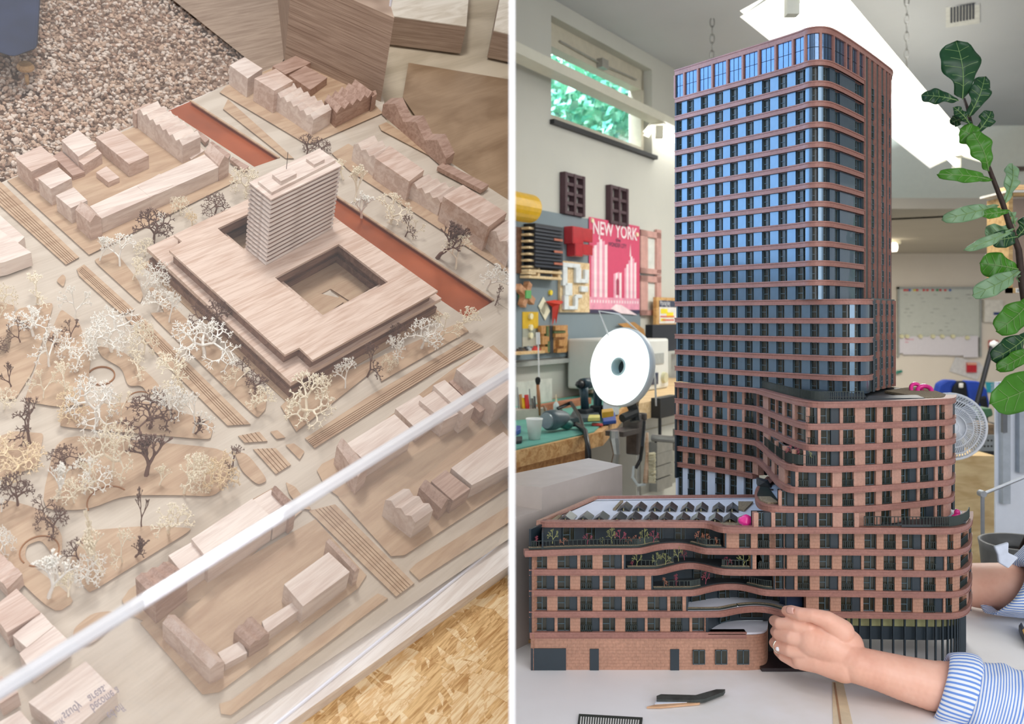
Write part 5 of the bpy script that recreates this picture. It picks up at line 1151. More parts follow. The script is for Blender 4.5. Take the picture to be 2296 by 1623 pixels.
recess(4, 724, 1570, .034, [(990, 1020, 'w'), (1185, 1280, 'b'), (1285, 1325, 'b')]); railing(PATHS[4], 835, 1060, 4); planter(PATHS[4], 740, 1060, 4); railing(PATHS[4], 1365, 1540, 4); planter(PATHS[4], 1360, 1560, 4)
recess(3, 908, 1722, .034, [(1175, 1260, 'w'), (1320, 1430, 'b'), (1490, 1540, 'w')]); railing(PATHS[3], 985, 1240, 3); planter(PATHS[3], 915, 1240, 3); railing(PATHS[3], 1545, 1705, 3); planter(PATHS[3], 1530, 1710, 3)
recess(2, 1142, 1800, .034, [(1160, 1255, 'w'), (1345, 1420, 'w'), (1480, 1550, 'w'), (1600, 1670, 'b'), (1710, 1790, 'b')]); planter(PATHS[2], 1145, 1480, 2); planter(PATHS[2], 1490, 1780, 2)
s2 = seg(PATHS[2], at_px(PATHS[2], k7(120, 0)[0]), at_px(PATHS[2], k7(346, 0)[0])); m = MB(); strip(m, s2, .02, .024, H[2], H[3] - BH); part('terrace_wall', m, flat('navy_panel', '1E3555', .4))
# storey one recess and its white terrace
cv = smooth([arc(1588, 1.1), arc(1600, 1.12), arc(1630, 1.142), arc(1690, 1.146), arc(1745, 1.14), arc(1800, 1.135)], 2)
m = MB(); strip(m, cv, 0, .003, H[1], H[2] - BH); part('terrace_wall', m, DRK)
window(cv, at_px(cv, k6(1350, 0)[0]), at_px(cv, k6(1420, 0)[0]), H[1] + .002, H[2] - BH - .002, o=-.0015); window(cv, at_px(cv, k6(1490, 0)[0]), at_px(cv, k6(1645, 0)[0]), H[1] + .004, H[2] - BH - .003, o=-.0015, bars=1)
gf = smooth([arc(1672, 1.1), arc(1700, 1.101), arc(1716, 1.106), arc(1722, 1.12), arc(1722, 1.17), arc(1723, 1.23)], 2)
m = MB(); pol = [Vector((v.x, v.y, CZ + H[1])) for v in [arc(1588, 1.1)] + gf[:-6] + [arc(1720, 1.142), arc(1630, 1.142), arc(1600, 1.12)]]; m.prism([v - ZU * .0025 for v in pol], pol); part('terrace_floor', m, ROOFW)
# ground storey of the left wing
g0 = [arc(1190, 1.101), arc(1300, 1.101), arc(1450, 1.101), arc(1600, 1.101)] + gf
m = MB(); strip(m, g0, 0, .006, H[0], H[1] - BH * .0 - .003); part('ground_wall', m, BRK)
m = MB(); strip(m, [Vector((XZ(1330, 1.27), 1.27)), arc(1190, 1.101)], 0, .004, H[0], H[5]); part('side_wall', m, BRK)
def gdoor(X0, X1, Y0, Y1, mat, nm, lab=None):
    (x0, y0), (x1, y1) = k6(X0, Y0), k6(X1, Y1); D = 1.1; m = MB(); a, b = P(x0, y1, D), P(x1, y0, D)
    m.box((a.x, D - .0006, a.z), (b.x - a.x, 0, 0), (0, .003, 0), (0, 0, b.z - a.z)); part(nm, m, mat, None, lab)
gdoor(91, 326, 1117, 1270, PANEL2, 'garage_door'); gdoor(486, 546, 1120, 1266, PANEL2, 'side_door'); gdoor(1025, 1084, 1122, 1268, PANEL2, 'side_door')
for a, b in ((1175, 1256), (1325, 1405), (1472, 1552)):
    (x0, y0), (x1, y1) = k6(a, 1125), k6(b, 1221); q = [arc(x0, 1.1), arc(x1, 1.1)]; z0, z1 = -(y1 - 708) * 1.1 / 2000, -(y0 - 708) * 1.1 / 2000; window(q, 0, .9999, z0, z1, o=-.0006, bars=1)
m = MB(); q = [P(*k6(1690, 1180), 1.13), P(*k6(1640, 1228), 1.09), P(*k6(1800, 1228), 1.09), P(*k6(1800, 1180), 1.13)]
m.box((XZ(1708, 1.095), 1.095, TZ + .0005), (.09, 0, 0), (0, .06, 0), (0, 0, .004)); part('base_plinth', m, flat('plinth_dark', '2A1F22', .5))
# ground colonnade on the right
cp = smooth([arc(1890, 1.118), arc(2000, 1.116), arc(2110, 1.113), arc(2145, 1.118), arc(2160, 1.135), arc(2163, 1.16), arc(2163, 1.2)], 2)
zz = lambda Y: -(1250 + Y * .2596 - 708) * 1.105 / 2000
m = MB(); strip(m, cp, .004, .010, zz(560), H[2] - BH); part('colonnade_fascia', m, PANEL2)
m = MB(); strip(m, cp, .006, .010, zz(632), zz(560)); part('lit_strip', m, flat('painted_lit_soffit', 'A5A574', .6, vary=.2, vs=50))  # the strip's lit look is put into its paler colour
m = MB(); strip(m, cp, .004, .012, zz(745), zz(632)); part('colonnade_fascia', m, PANEL2)
m = MB(); strip(m, [arc(1723, 1.15), arc(1800, 1.16), arc(1885, 1.145)], 0, .006, H[0], H[2] - BH); part('colonnade_fascia', m, CORE)
s_ = cp; L = len(s_) - 1
for i in range(30):
    t = i / 29 * (L - .01); q = s_[int(t)].lerp(s_[int(t) + 1], t - int(t)); m = MB(); m.box((q.x - .0009, q.y - .002, CZ + H[0]), (.0018, 0, 0), (0, .003, 0), (0, 0, H[2] - BH - H[0])); part('slender_column', m, PANEL2)
# --- roofs: solar panels, planters, railings
zr = CZ + H[6] - .0035
def solar(X, Y, w_=96, gy=0):
    px, py = k6(X, Y); D = (CZ - zr - .003) * F / (py - PY); c = P(px, py, D); s = w_ * .3346 / F * D
    m = MB(); A = Vector((c.x - s * .5, D, zr)); dep = .030; h = .0065
    a, b, r0 = A, A + Vector((s, 0, 0)), A + Vector((s * .5, 0, h)); B = Vector((.008, dep, 0))
    for u, v in ((a, r0), (r0, b)):
        m.box8([u, v, v + B, u + B] + [t + ZU * .0012 for t in (u, v, v + B, u + B)])
    f = MB(); f.box((A.x + s * .46, D + .001, zr), (s * .08, 0, 0), (0, .003, 0), (0, 0, .004))
    part('solar_panel', m, flat('solar_dark', '353A3C', .3, 0, .7, coat=.3), [('panel_foot', f, flat('foot_olive', '8A8763', .6))])
for x, y in [(322, 252), (440, 252), (548, 252), (668, 254), (772, 254), (884, 258), (985, 258), (1102, 260), (1205, 260), (1325, 262), (1425, 262)]: solar(x, y)
for x, y in [(712, 184), (812, 184), (922, 186), (1022, 186), (1135, 187), (1232, 187), (1345, 189), (1440, 190)]: solar(x, y, 84)
def crumb(pts, cr, z, nm='gravel_strip', h=.002):
    q = []
    for X, Y in pts: px, py = cr(X, Y); D = (CZ - z) * F / (py - PY); q.append(P(px, py, D))
    m = MB(); m.prism([v for v in q], [v + ZU * h for v in q]); part(nm, m, CRUMB)
crumb([(230, 262), (275, 232), (300, 232), (265, 264)], k6, zr); crumb([(640, 190), (690, 135), (710, 135), (660, 192)], k6, zr); crumb([(1290, 275), (1460, 250), (1520, 225), (1580, 290), (1400, 298)], k6, zr, h=.001)
crumb([(1480, 190), (1480, 140), (1580, 140), (1520, 200)], k6, zr)
# left parapet side of the podium roof
a = arc(1212, 1.125); b = Vector((XZ(1340, 1.28), 1.28)); d = (b - a).normalized(); m = MB(); strip(m, [a, b], 0, .006, H[6] - BH, H[6]); part('parapet', m, PIER)
m = MB(); strip(m, [b, arc(1700, 1.29)], 0, .004, H[6] - BH, H[6]); part('parapet', m, TER)
# prow roof at level 7
zp = CZ + H[7] - .003
m = MB(); q = [P(k7(20, 800)[0], 1, 1)]; pts = [(20, 795), (60, 685), (165, 840), (100, 848), (40, 830)]; q = []
for X, Y in pts: px, py = k7(X, Y); D = (CZ - zp) * F / (max(py, 1080) - PY); q.append(P(px, max(py, 1080), D))
m.prism(q, [v + ZU * .003 for v in q]); part('planter', m, [RAIL]); crumb([(30, 800), (110, 800), (160, 838), (90, 840), (45, 822)], k7, zp + .003)
solar_m = MB(); c = q[1].lerp(q[0], .45); solar_m.box8([c + Vector((-.004, 0, .003)), c + Vector((.012, -.012, .003)), c + Vector((.016, 0, .003)), c + Vector((0, .02, .003)), c + Vector((-.002, 0, .012)), c + Vector((.004, -.008, .010)), c + Vector((.010, 0, .012)), c + Vector((0, .02, .012))]); part('solar_panel', solar_m, ROOFG)
# roof of level 12: railing, dark panels, crumbs
railing(PATHS[12], 640, 1340, 12, cr=k5, h=.011, o=.006)
z12 = CZ + H[12] - .0035
crumb([(600, 1), (600, 1)], k7, z12) if False else None
m = MB(); q = [P(k7(x, 0)[0], y_, (CZ - z12 - .004) * F / (y_ - PY)) for x, y_ in ((735, 893), (1110, 892), (1060, 885), (750, 887))]; m.prism([v - ZU * .003 for v in q], [v for v in q]); part('roof_panel', m, ROOFG)
m = MB(); q = [P(k7(x, 0)[0], y_, (CZ - z12 - .003) * F / (y_ - PY)) for x, y_ in ((1110, 891), (1290, 888.5), (1100, 866), (980, 869), (850, 876))]; m.prism([v - ZU * .003 for v in q], [v for v in q]); part('gravel_strip', m, CRUMB)
for x in range(330, 600, 70):
    c = P(k7(x, 0)[0], 881, 1.19); m = MB(); m.box8([Vector((c.x, c.y, z12)), Vector((c.x + .035, c.y - .01, z12)), Vector((c.x + .045, c.y + .03, z12)), Vector((c.x + .01, c.y + .04, z12)), Vector((c.x, c.y, z12 + .002)), Vector((c.x + .035, c.y - .01, z12 + .002)), Vector((c.x + .045, c.y + .03, z12 + .008)), Vector((c.x + .01, c.y + .04, z12 + .008))]); part('roof_panel', m, ROOFG)
railing(PATHS[9], 665, 1020, 9, cr=k5, h=.012, o=.003); railing(PATHS[6], 725, 1418, 6, cr=k7, h=.012, o=.003)
m = MB(); q = [P(k7(x, 0)[0], y_, (CZ - CZ - H[6] - .004) * F / (y_ - PY)) for x, y_ in ((960, 1176), (1150, 1176), (1380, 1168), (1360, 1160), (1200, 1160), (960, 1166))]; m.prism([v - ZU * .003 for v in q], q); part('roof_panel', m, ROOFG)
flush()
# ---- miniature plants on the terraces
def plant(X, Y0, Y1, w_, col, k, lab, cr=k6, D=None):
    px, y0 = cr(X, Y0); _, y1 = cr(X, Y1); p = PATHS[k]; a = at_px(p, px); q = p[int(a)]; D = D or q.y + .006; base = P(px, y0, D); base.z = max(base.z, CZ + H[k] + .003)
    h = (y0 - y1) / F * D; wd = w_ * .3346 / F * D; key = ('p', col)
    if key not in TV:
        me = TREEM[0].copy(); me.materials.append({'r': flat('plum_foliage', 'A85262', .8, vary=.3), 'g': flat('olive_foliage', 'A6A86C', .8, vary=.3), 'o': flat('rust_foliage', 'C48468', .8, vary=.3)}[col]); TV[key] = me
    o = bpy.data.objects.new('miniature_shrub', TV[key]); COL.objects.link(o)
    o.matrix_basis = Matrix.Translation(base) @ Matrix.Rotation(random.random() * 6, 4, 'Z') @ Matrix.Diagonal((wd, min(wd, .012), h, 1)); return tag(o, lab, 'miniature shrub', 'terrace shrubs')
for a in [(130, 420, 360, 70, 'r', 5, 'plum shrub at the left corner of the top podium terrace'), (235, 415, 315, 120, 'g', 5, 'green shrub second on the top podium terrace'), (310, 420, 375, 70, 'o', 5, 'low rust shrub third on the top podium terrace'),
          (468, 418, 345, 75, 'r', 5, 'single plum shrub left of centre on the top podium terrace'), (570, 415, 370, 40, 'g', 5, 'smallest green sprig on the top podium terrace'), (635, 415, 305, 110, 'g', 5, 'tall olive shrub on the top podium terrace'), (685, 418, 318, 95, 'r', 5, 'tall plum shrub beside the olive one, top podium terrace'),
          (745, 420, 368, 60, 'o', 5, 'low rust shrub right of the tall plum one'), (795, 420, 355, 60, 'o', 5, 'rust shrub before the right group, top podium terrace'), (855, 418, 312, 80, 'g', 5, 'green shrub in the right group, top podium terrace'), (912, 412, 330, 80, 'r', 5, 'plum shrub at the right end of the long railing'),
          (1215, 412, 328, 70, 'o', 5, 'rust shrub left of three on the short terrace'), (1270, 415, 345, 70, 'o', 5, 'rust shrub middle of three on the short terrace'), (1330, 418, 370, 60, 'o', 5, 'low rust shrub right of three on the short terrace'),
          (800, 565, 478, 100, 'g', 4, 'olive shrub left on the second terrace'), (770, 568, 530, 50, 'r', 4, 'plum shrub under the left olive one, second terrace'), (935, 575, 485, 80, 'g', 4, 'olive shrub in the middle of the second terrace'), (990, 575, 495, 90, 'g', 4, 'second olive shrub in the middle of the second terrace'), (1080, 560, 450, 70, 'g', 4, 'tall green shrub near the bend of the second terrace'), (1120, 550, 475, 60, 'r', 4, 'plum shrub near the bend of the second terrace'),
          (1405, 565, 505, 70, 'r', 4, 'plum shrub on the right curl of the second terrace'), (1515, 570, 485, 120, 'g', 4, 'wide olive shrub on the right curl of the second terrace'),
          (985, 700, 640, 80, 'o', 3, 'rust shrub left on the third terrace'), (1065, 695, 615, 100, 'r', 3, 'plum shrub left of centre on the third terrace'), (1262, 690, 605, 90, 'r', 3, 'plum shrub near the bend of the third terrace')]: plant(*a)
for a in [(240, 540, 455, 120, 'r', 9, 'plum shrub on the curved balcony of the upper block'), (285, 545, 475, 90, 'r', 9, 'second plum shrub on the curved balcony of the upper block'), (360, 555, 480, 80, 'g', 9, 'olive shrub on the curved balcony of the upper block')]: plant(*a, cr=k7)
# ================================================================== things in the workshop
def on_plane(px, py, z): return P(px, py, (CZ - z) * F / (py - PY))
def quadslab(m, pts, z, t=.002, mi=0):
    q = [on_plane(x, y, z) for x, y in pts]; m.prism([v - ZU * t for v in q], q, mi)
RW = Matrix((WD, WN, ZU)).transposed()
# white table
m = MB(); m.box((XL, .55, TZ - .03), (1.75, 0, 0), (0, .96, 0), (0, 0, .03))
TBL = empty('work_table', (.9, 1.1, 0), 'white topped work table carrying the tower model', 'table')
tm, nt, b = nodes('worn_white_top'); v = coords(nt)
nt.links.new(ramp(nt, noise(nt, v, 3, 5, .6), [(.35, 'E4DFD6'), (.55, 'F2F1F1'), (.7, 'EEECEC')]), b.inputs['Base Color']); b.inputs['Roughness'].default_value = .5
m.build('table_top', tm, TBL)
for x, y in ((.08, .62), (1.65, .62), (.08, 1.42), (1.65, 1.42)):
    m = MB(); m.box((x - .03, y - .03, 0), (.06, 0, 0), (0, .06, 0), (0, 0, TZ - .03)); m.build('leg', wood('pine_leg', 'B98A55', 'D8B27C', 0, 1), TBL)
m = MB(); quadslab(m, [(1866, 1528), (1890, 1528), (1916, 1640), (1868, 1640)], TZ + .0006, .0005); m.build('tape_stain', flat('old_tape', 'D9C8A8', .7, vary=.1, vs=60), TBL)
m = MB(); quadslab(m, [(1869, 1530), (1873, 1530), (1890, 1640), (1885, 1640)], TZ + .0009, .0005); m.build('score_line', flat('brown_score', 'A98465', .7), TBL)
# loose pieces on the table
r = empty('loose_balustrade_piece', on_plane(1365, 1612, TZ), 'dark strip with a row of white slots lying at the bottom', 'model part')
m = MB(); quadslab(m, [(1298, 1600), (1441, 1608), (1437, 1640), (1294, 1632)], TZ + .002, .0018); m.build('strip', RAIL, r)
for i in range(24):
    x = 1302 + i * 5.6; m = MB(); quadslab(m, [(x, 1606 + i * .33), (x + 2.6, 1606.2 + i * .33), (x + .6, 1628), (x - 2, 1628)], TZ + .0026, .0004); m.build('slot', flat('slot_white', 'E5E5E0'), r)
r = empty('loose_edge_piece', on_plane(1540, 1560, TZ), 'bent dark strip with tan underside lying on the white table', 'model part')
m = MB(); quadslab(m, [(1472, 1560), (1482, 1556), (1560, 1558), (1606, 1545), (1626, 1545), (1622, 1551), (1580, 1567), (1562, 1569), (1472, 1568)], TZ + .006, .004); m.build('dark_strip', flat('dark_strip', '3A3F3C', .6, vary=.4, vs=150), r)
m = MB(); quadslab(m, [(1450, 1584), (1475, 1578), (1574, 1567), (1568, 1576), (1480, 1584)], TZ + .0028, .0022); m.build('tan_strip', flat('tan_card', 'C9A07C', .7), r)
m = MB(); quadslab(m, [(1472, 1568), (1562, 1569), (1540, 1574), (1468, 1578)], TZ + .0034, .002); m.build('white_sheet', ROOFW, r)
# grey stepped cardboard mass
CB = flat('grey_board', 'C2B8B0', .8, vary=.05, vs=25)
r = empty('stepped_grey_block', (.06, 1.3, TZ), 'large grey stepped board block left behind the podium', 'block')
zt, z2 = CZ - .234, CZ - .264
A, B_, C_, Dd = Vector((.0407, 1.215, 0)), Vector((.173, 1.4, 0)), Vector((.126, 1.467, 0)), Vector((XL + .0005, 1.325, 0))
m = MB(); m.prism([Vector((v.x, v.y, TZ)) for v in (A, B_, C_, Dd, Vector((XL + .0005, 1.24, 0)))], [Vector((v.x, v.y, zt)) for v in (A, B_, C_, Dd, Vector((XL + .0005, 1.24, 0)))]); m.build('tall_part', CB, r)
F0 = Vector((XL + .0005, 1.165, 0)); m = MB(); m.prism([Vector((v.x, v.y, TZ)) for v in (F0, A, Vector((XL + .0005, 1.24, 0)))], [Vector((v.x, v.y, z2)) for v in (F0, A, Vector((XL + .0005, 1.24, 0)))]); m.build('low_part', CB, r)
# wooden board edge left of the podium
m = MB(); m.box((XL, 1.19, TZ + .0005), (.05, 0, 0), (0, .03, 0), (0, 0, .004)); tag(m.build('plywood_offcut', wood('orange_ply', 'C48F4F', 'E0B070', 0, 1)), 'orange plywood strip under the grey stepped block', 'board')
# ---- workbench along the wall
BZ = CZ - .287
WB_ = empty('workbench', wq(ws(1300), .3, 0), 'long wooden workbench with green cutting mat along the left wall', 'workbench')
sc, se = ws(1401, .62), ws(1540, .62)
BW = wood('bench_pine', 'B57F45', 'DDB27A', 0, 1.0)
def bbox(m, a, b, o0, o1, z0, z1, mi=0): wb(m, a, b, z0, z1, o0, o1, mi)
CLR = (Vector((XL, 0, 0)), Vector((-1, 0, 0)))
sBk = ws(1446, .003)
def slant(m, pts, z0, z1): m.prism([wq(s_, o_, z0) for s_, o_ in pts], [wq(s_, o_, z1) for s_, o_ in pts])
m = MB(); slant(m, [(s0 - 1.2, .003), (sBk, .003), (sc, .56), (s0 - 1.2, .56)], BZ - .035, BZ); m.build('worktop', BW, WB_, clip=CLR)
m = MB(); bbox(m, s0 - 1.2, sc - .01, .50, .53, BZ - .12, BZ - .035); m.build('apron', wood('bench_apron', 'A8703A', 'CF9A5E', 0, 1), WB_, clip=CLR)
m = MB(); slant(m, [(s0 - 1.2, .03), (sBk - .06, .03), (sc - .03, .55), (s0 - 1.2, .55)], BZ, BZ + .003); m.build('cutting_mat', flat('green_mat', '5FA394', .6, vary=.12, vs=14), WB_, clip=CLR)
m = MB(); bbox(m, sc - .12, sc - .05, .42, .48, 0, BZ - .035); m.build('leg', flat('bench_leg_grey', '8C8D8A', .6), WB_, clip=CLR)
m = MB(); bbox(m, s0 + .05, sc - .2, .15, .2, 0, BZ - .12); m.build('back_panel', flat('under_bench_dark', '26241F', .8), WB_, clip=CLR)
WB2 = empty('side_worktop', wq(sc + .4, .3, 0), 'pale wooden worktop with drawers below, right of the green mat', 'worktop')
m = MB(); slant(m, [(sBk + .02, .003), (ws(1720, .5), .003), (ws(1720, .5), .46), (ws(1432, .46), .46)], BZ - .02, BZ + .03); m.build('worktop', wood('pale_counter', 'CDA875', 'E8CC9E', 0, 1), WB2)
CABM = flat('cabinet_cream', 'D6D4C6', .5, vary=.03)
cab = empty('drawer_cabinet', wq(sc + .5, .2, 0), 'cream drawer cabinet with grey bar handles under the pale worktop', 'cabinet')
m = MB(); bbox(m, ws(1427, .42), ws(1690, .4), .01, .42, 0, BZ - .03); m.build('body', CABM, cab)
for i, (y0, y1) in enumerate(((993, 1007), (1019, 1034), (1047, 1062), (1074, 1093))):
    zc = Wp(1484, (y0 + y1) / 2, .45).z; m = MB(); bbox(m, ws(1436, .43), ws(1560, .43), .42, .432, zc - .062, zc + .055); d = m.build('drawer', CABM, cab)
    m = MB(); bbox(m, ws(1468, .45), ws(1502, .45), .432, .458, zc - .018, zc + .018); m.build('handle', flat('handle_grey', 'A9A9A2', .4, .4), d)
    m = MB(); bbox(m, ws(1429, .42), ws(1435, .42), .421, .426, zc - .05, zc + .04); m.build('label_card', flat('card_white', 'EFEEE8'), cab)
# yellow sheets under cabinet
m = MB(); quadslab(m, [(1440, 1098), (1530, 1070), (1530, 1110), (1470, 1122)], CZ - .62, .003); tag(m.build('yellow_folder', flat('pale_yellow', 'D9D25C', .6)), 'yellow folder low beside the drawer cabinet', 'folder')
# pinboard
def wthing(name, x0, y0, x1, y1, mat, label, cat, o0=.012, o1=.02, group=None, parts=()):
    m = MB(); wrect(m, x0, y0, x1, y1, o0, o1); o = m.build(name, mat, clip=CLR if x0 < 1165 else None); return tag(o, label, cat, group)
GB = flat('slate_blue_board', '7C8A90', .7, vary=.05, vs=4)
m = MB(); A = Wp(1150, 452, .01); sPB1 = ws(1436, .01); zb = Wp(1300, 797, .01).z; ztp = Wp(1300, 487, .01).z
wb(m, s0 - .3, sPB1, zb, ztp, .0005, .01); m.build('pinboard', GB, clip=CLR); tag(bpy.data.objects['pinboard'], 'big slate grey pinboard along the left wall full of small models', 'pinboard')
m = MB(); wb(m, s0 - .3, ws(1440), zb - .02, zb - .005, .0005, .03); tag(m.build('cable_trunking', flat('trunking_grey', 'A9AAA5'), clip=CLR), 'grey cable trunking under the pinboard', 'trunking')
# poster
PO = empty('poster', Wp(1376, 705, .03), 'pink travel poster with the words NEW YORK and white skyscrapers', 'poster')
m = MB(); wrect(m, 1321, 486, 1434, 702, .012, .014); m.build('sheet', flat('poster_pink', 'D2476B', .6, vary=.03), PO)
a, b, z1, z0 = ws(1321, .015), ws(1434, .015), Wp(1321, 486, .015).z, Wp(1321, 702, .015).z
PWt = b - a; PHt = z1 - z0
def pp_(u, v, o=.0146): return wq(a + PWt * u, o, z0 + PHt * v)
def ppoly(nm, pts, mat, o=.0146, lab=None):
    m = MB(); m.poly([pp_(u, v, o) for u, v in pts]); return m.build(nm, mat, PO)
PWH, PLT, PDK, PNV = flat('poster_white', 'F2DDE0'), flat('poster_light_pink', 'E79AB0'), flat('poster_dark_pink', 'A93A58'), flat('poster_navy', '3A3550')
def ptext(t, u, v, size, mat, fit, nm='lettering', tilt=0, bold=0.0):
    mb = text_mb(t, pp_(u, v, .015), WD, ZU + WD * tilt, size, fit=fit * PWt, bold=bold); mb.build(nm, mat, PO)
# lettering drawn in the wall's own direction; the wall faces the room
ptext('NEW YORK', .06, .835, .070, PWH, .88, bold=.018); ptext('the', .50, .785, .022, PNV, .10); ptext('WONDER CITY', .36, .725, .024, PNV, .36)
def tower_(u0, u1, v1, n, tip=0, step=.03):
    w_ = u1 - u0
    for i in range(n):
        x0 = u0 + w_ * i / n; x1 = u0 + w_ * (i + 1) / n; hh = v1 - abs(i - n * .55) * step
        ppoly('tower_shape', [(x0, .1), (x1, .1), (x1, hh), (x0, hh - .01)], PWH if i % 2 else PLT, .0146 + .0001 * (i % 2))
    if tip: ppoly('tower_shape', [(u0 + w_ * .44, v1 - .02), (u0 + w_ * .56, v1 - .02), (u0 + w_ * .5, v1 + tip)], PWH)
tower_(.04, .34, .80, 6, .05, .035); tower_(.68, .93, .66, 6, .13, .045); tower_(.46, .62, .46, 4, 0, .01)
ppoly('arch_shape', [(.51, .2), (.57, .2), (.57, .36), (.54, .39), (.51, .36)], PDK, .0149)
ppoly('skyline_shape', [(.0, .04), (1, .04), (1, .17), (0, .17)], PLT, .0150)
for i in range(18): ppoly('lit_window', [(.03 + i * .054, .11), (.055 + i * .054, .11), (.055 + i * .054, .14), (.03 + i * .054, .14)], PWH, .0152)
ppoly('base_shape', [(0, 0), (1, 0), (1, .04), (0, .04)], PNV, .0151)
ppoly('car_shape', [(.4, .05), (.5, .10), (.62, .09), (.95, -.02), (.6, .0)], PWH, .0156)
for u, v in ((.05, .965), (.94, .9)):
    m = MB(); m.lathe(pp_(u, v, .014), WN, [(0, .006), (.008, .006), (.009, .001), (.009, 0)], 14); m.build('pin', flat('pin_cream', 'F0E8C0', .4), PO)
# dark window lattice pieces
LATM = flat('lattice_plum', '4A3238', .6)
def lattice(x0, y0, x1, y1, cols, rows, lab):
    r = empty('lattice_panel', Wp((x0 + x1) / 2, y1, .02), lab, 'facade sample', 'dark facade lattices above the pinboard'); a, b, zt, zb = ws(x0, .03), ws(x1, .03), Wp(x0, y0, .03).z, Wp(x0, y1, .03).z
    m = MB(); w_ = (b - a); h = zt - zb; e = w_ * .11
    for i in range(cols + 1):
        x = a + (w_ - e) * i / cols; wb(m, x, x + e, zb, zt, .002, .024)
    for j in range(rows + 1):
        z = zb + (h - e * .7) * j / rows; wb(m, a + .001, b - .001, z, z + e * .7, .004, .022)
    m.build('grille', LATM, r)
lattice(1271, 384, 1316, 478, 2, 4, 'taller dark lattice piece on the wall, left of two'); lattice(1373, 413, 1413, 500, 2, 3, 'shorter dark lattice piece on the wall, right of two')
# red model, dark louvre model, map, etc.
r = empty('red_folded_model', Wp(1305, 575, .03), 'glossy red block model beside the poster', 'wall model')
RED = flat('gloss_red', 'B8202A', .25, coat=.5)
for q in ((1285, 506, 1309, 546), (1306, 510, 1330, 541), (1291, 544, 1308, 574), (1307, 546, 1330, 571)):
    m = MB(); wrect(m, *q, .011, .05); m.build('folded_block', RED, r, bevel=.004)
r = empty('louvred_model', Wp(1225, 625, .03), 'black slatted facade model in a pale wooden rack on the pinboard', 'wall model')
WR = wood('pale_rack', 'C9A877', 'E6CFA4', 0, 1)
m = MB(); wrect(m, 1200, 500, 1262, 600, .011, .055); m.build('dark_facade', flat('black_slats', '22252C', .5), r)
for i in range(12):
    y = 506 + i * 8; m = MB(); wrect(m, 1201, y, 1262, y + 3, .055, .062); m.build('slat', flat('slat_blue_black', '2E3440', .4), r)
for i in range(3):
    m = MB(); wrect(m, 1243, 534 + i * 27, 1262, 539 + i * 27, .062, .064); m.build('copper_detail', flat('copper_detail', 'B0644A', .5), r)
for i in range(8):
    y = 508 + i * 14.5; m = MB(); wrect(m, 1186, y, 1202, y + 5, .015, .05); m.build('rung', WR, r)
for y in (603, 617): m = MB(); wrect(m, 1186, y, 1260, y + 6, .015, .05); m.build('rung', WR, r)
for x in (1206, 1252): m = MB(); wrect(m, x, 600, x + 5, 622, .02, .045); m.build('upright', WR, r)
r = empty('site_model', Wp(1288, 700, .02), 'tan relief site model with white curved housing rows on the pinboard', 'wall model')
m = MB(); wrect(m, 1256, 584, 1322, 700, .011, .02); m.build('board', WR, r)
WHB = flat('white_foam', 'DDE2E2', .6)
for q in ((1263, 588, 1302, 598), (1263, 598, 1273, 640), (1292, 600, 1304, 634), (1304, 625, 1320, 634), (1312, 604, 1321, 628), (1268, 634, 1284, 662), (1266, 662, 1276, 694), (1276, 686, 1296, 694), (1290, 664, 1297, 688), (1293, 660, 1306, 668), (1304, 641, 1319, 654)):
    m = MB(); wrect(m, *q, .02, .032); m.build('housing_row', WHB, r, bevel=.002)
wthing('wood_veneer_sample', 1156, 508, 1170, 612, wood('veneer', '5A3A26', '7A543A', 0, 1), 'dark wood veneer sheet at the left end of the pinboard', 'sample')
r = empty('wooden_spinner', Wp(1178, 662, .02), 'crossed wooden blocks bound with green tape', 'wall model')
c = Wp(1177, 660, .03)
for an in (-28, 62):
    m = MB(); a_ = math.radians(an); R_ = Matrix((WD * math.cos(a_) + ZU * math.sin(a_), -WD * math.sin(a_) + ZU * math.cos(a_), WN)).transposed(); m.cbox(c, .10 if an < 0 else .085, .022, .02, R_); m.build('block', wood('cherry_block', 'A97550', 'C99670', 0, 1), r)
m = MB(); m.cbox(c, .03, .03, .026, RW); m.build('tape', flat('green_tape', '5FA860', .5), r)
m = MB(); m.lathe(Wp(1232, 656, .01), WN, [(0, .008), (.009, .008), (.009, 0)], 14); tag(m.build('yellow_pin', flat('pin_yellow', 'F0D838', .4)), 'single bright yellow pin above the paper squares', 'pin')
m = MB(); c = Wp(1218, 693, .013)
for dx, dz in ((0, .01), (.012, -.006)): m.cbox(c + WD * dx + ZU * dz, .045, .045, .002, Matrix(((WD + ZU).normalized(), (ZU - WD).normalized(), WN)).transposed())
tag(m.build('sticky_note', flat('cream_paper', 'E6E0C4')), 'pale paper squares turned on their corner on the pinboard', 'note')
r = empty('red_star_model', Wp(1243, 690, .02), 'small red folded star shaped model on the pinboard', 'wall model')
for a1, a2, l_ in ((.15, 0, .075), (-1.4, 0, .07), (-1.75, 0, .075), (3.0, 0, .06)):
    m = MB(); c = Wp(1243, 682, .02); d = WD * math.cos(a1) + ZU * math.sin(a1); m.poly([c - d.cross(WN) * .015, c + d * l_, c + d.cross(WN) * .015]); m.poly([c - d.cross(WN) * .015, c + d * l_, c + WN * .02]); m.poly([c + d.cross(WN) * .015, c + d * l_, c + WN * .02]); m.build('fold', flat('orange_red_card', 'D23A28', .5), r)
r = empty('colour_swatches', Wp(1190, 740, .02), 'yellow and grey colour swatches pinned in a column', 'swatch')
for y0, y1, c_ in ((699, 737, 'D9B020'), (737, 756, 'A0A394'), (756, 778, 'B9B4A2')):
    m = MB(); wrect(m, 1172, y0, 1207, y1, .0105, .0125); m.build('swatch', flat('swatch_' + c_, c_), r)
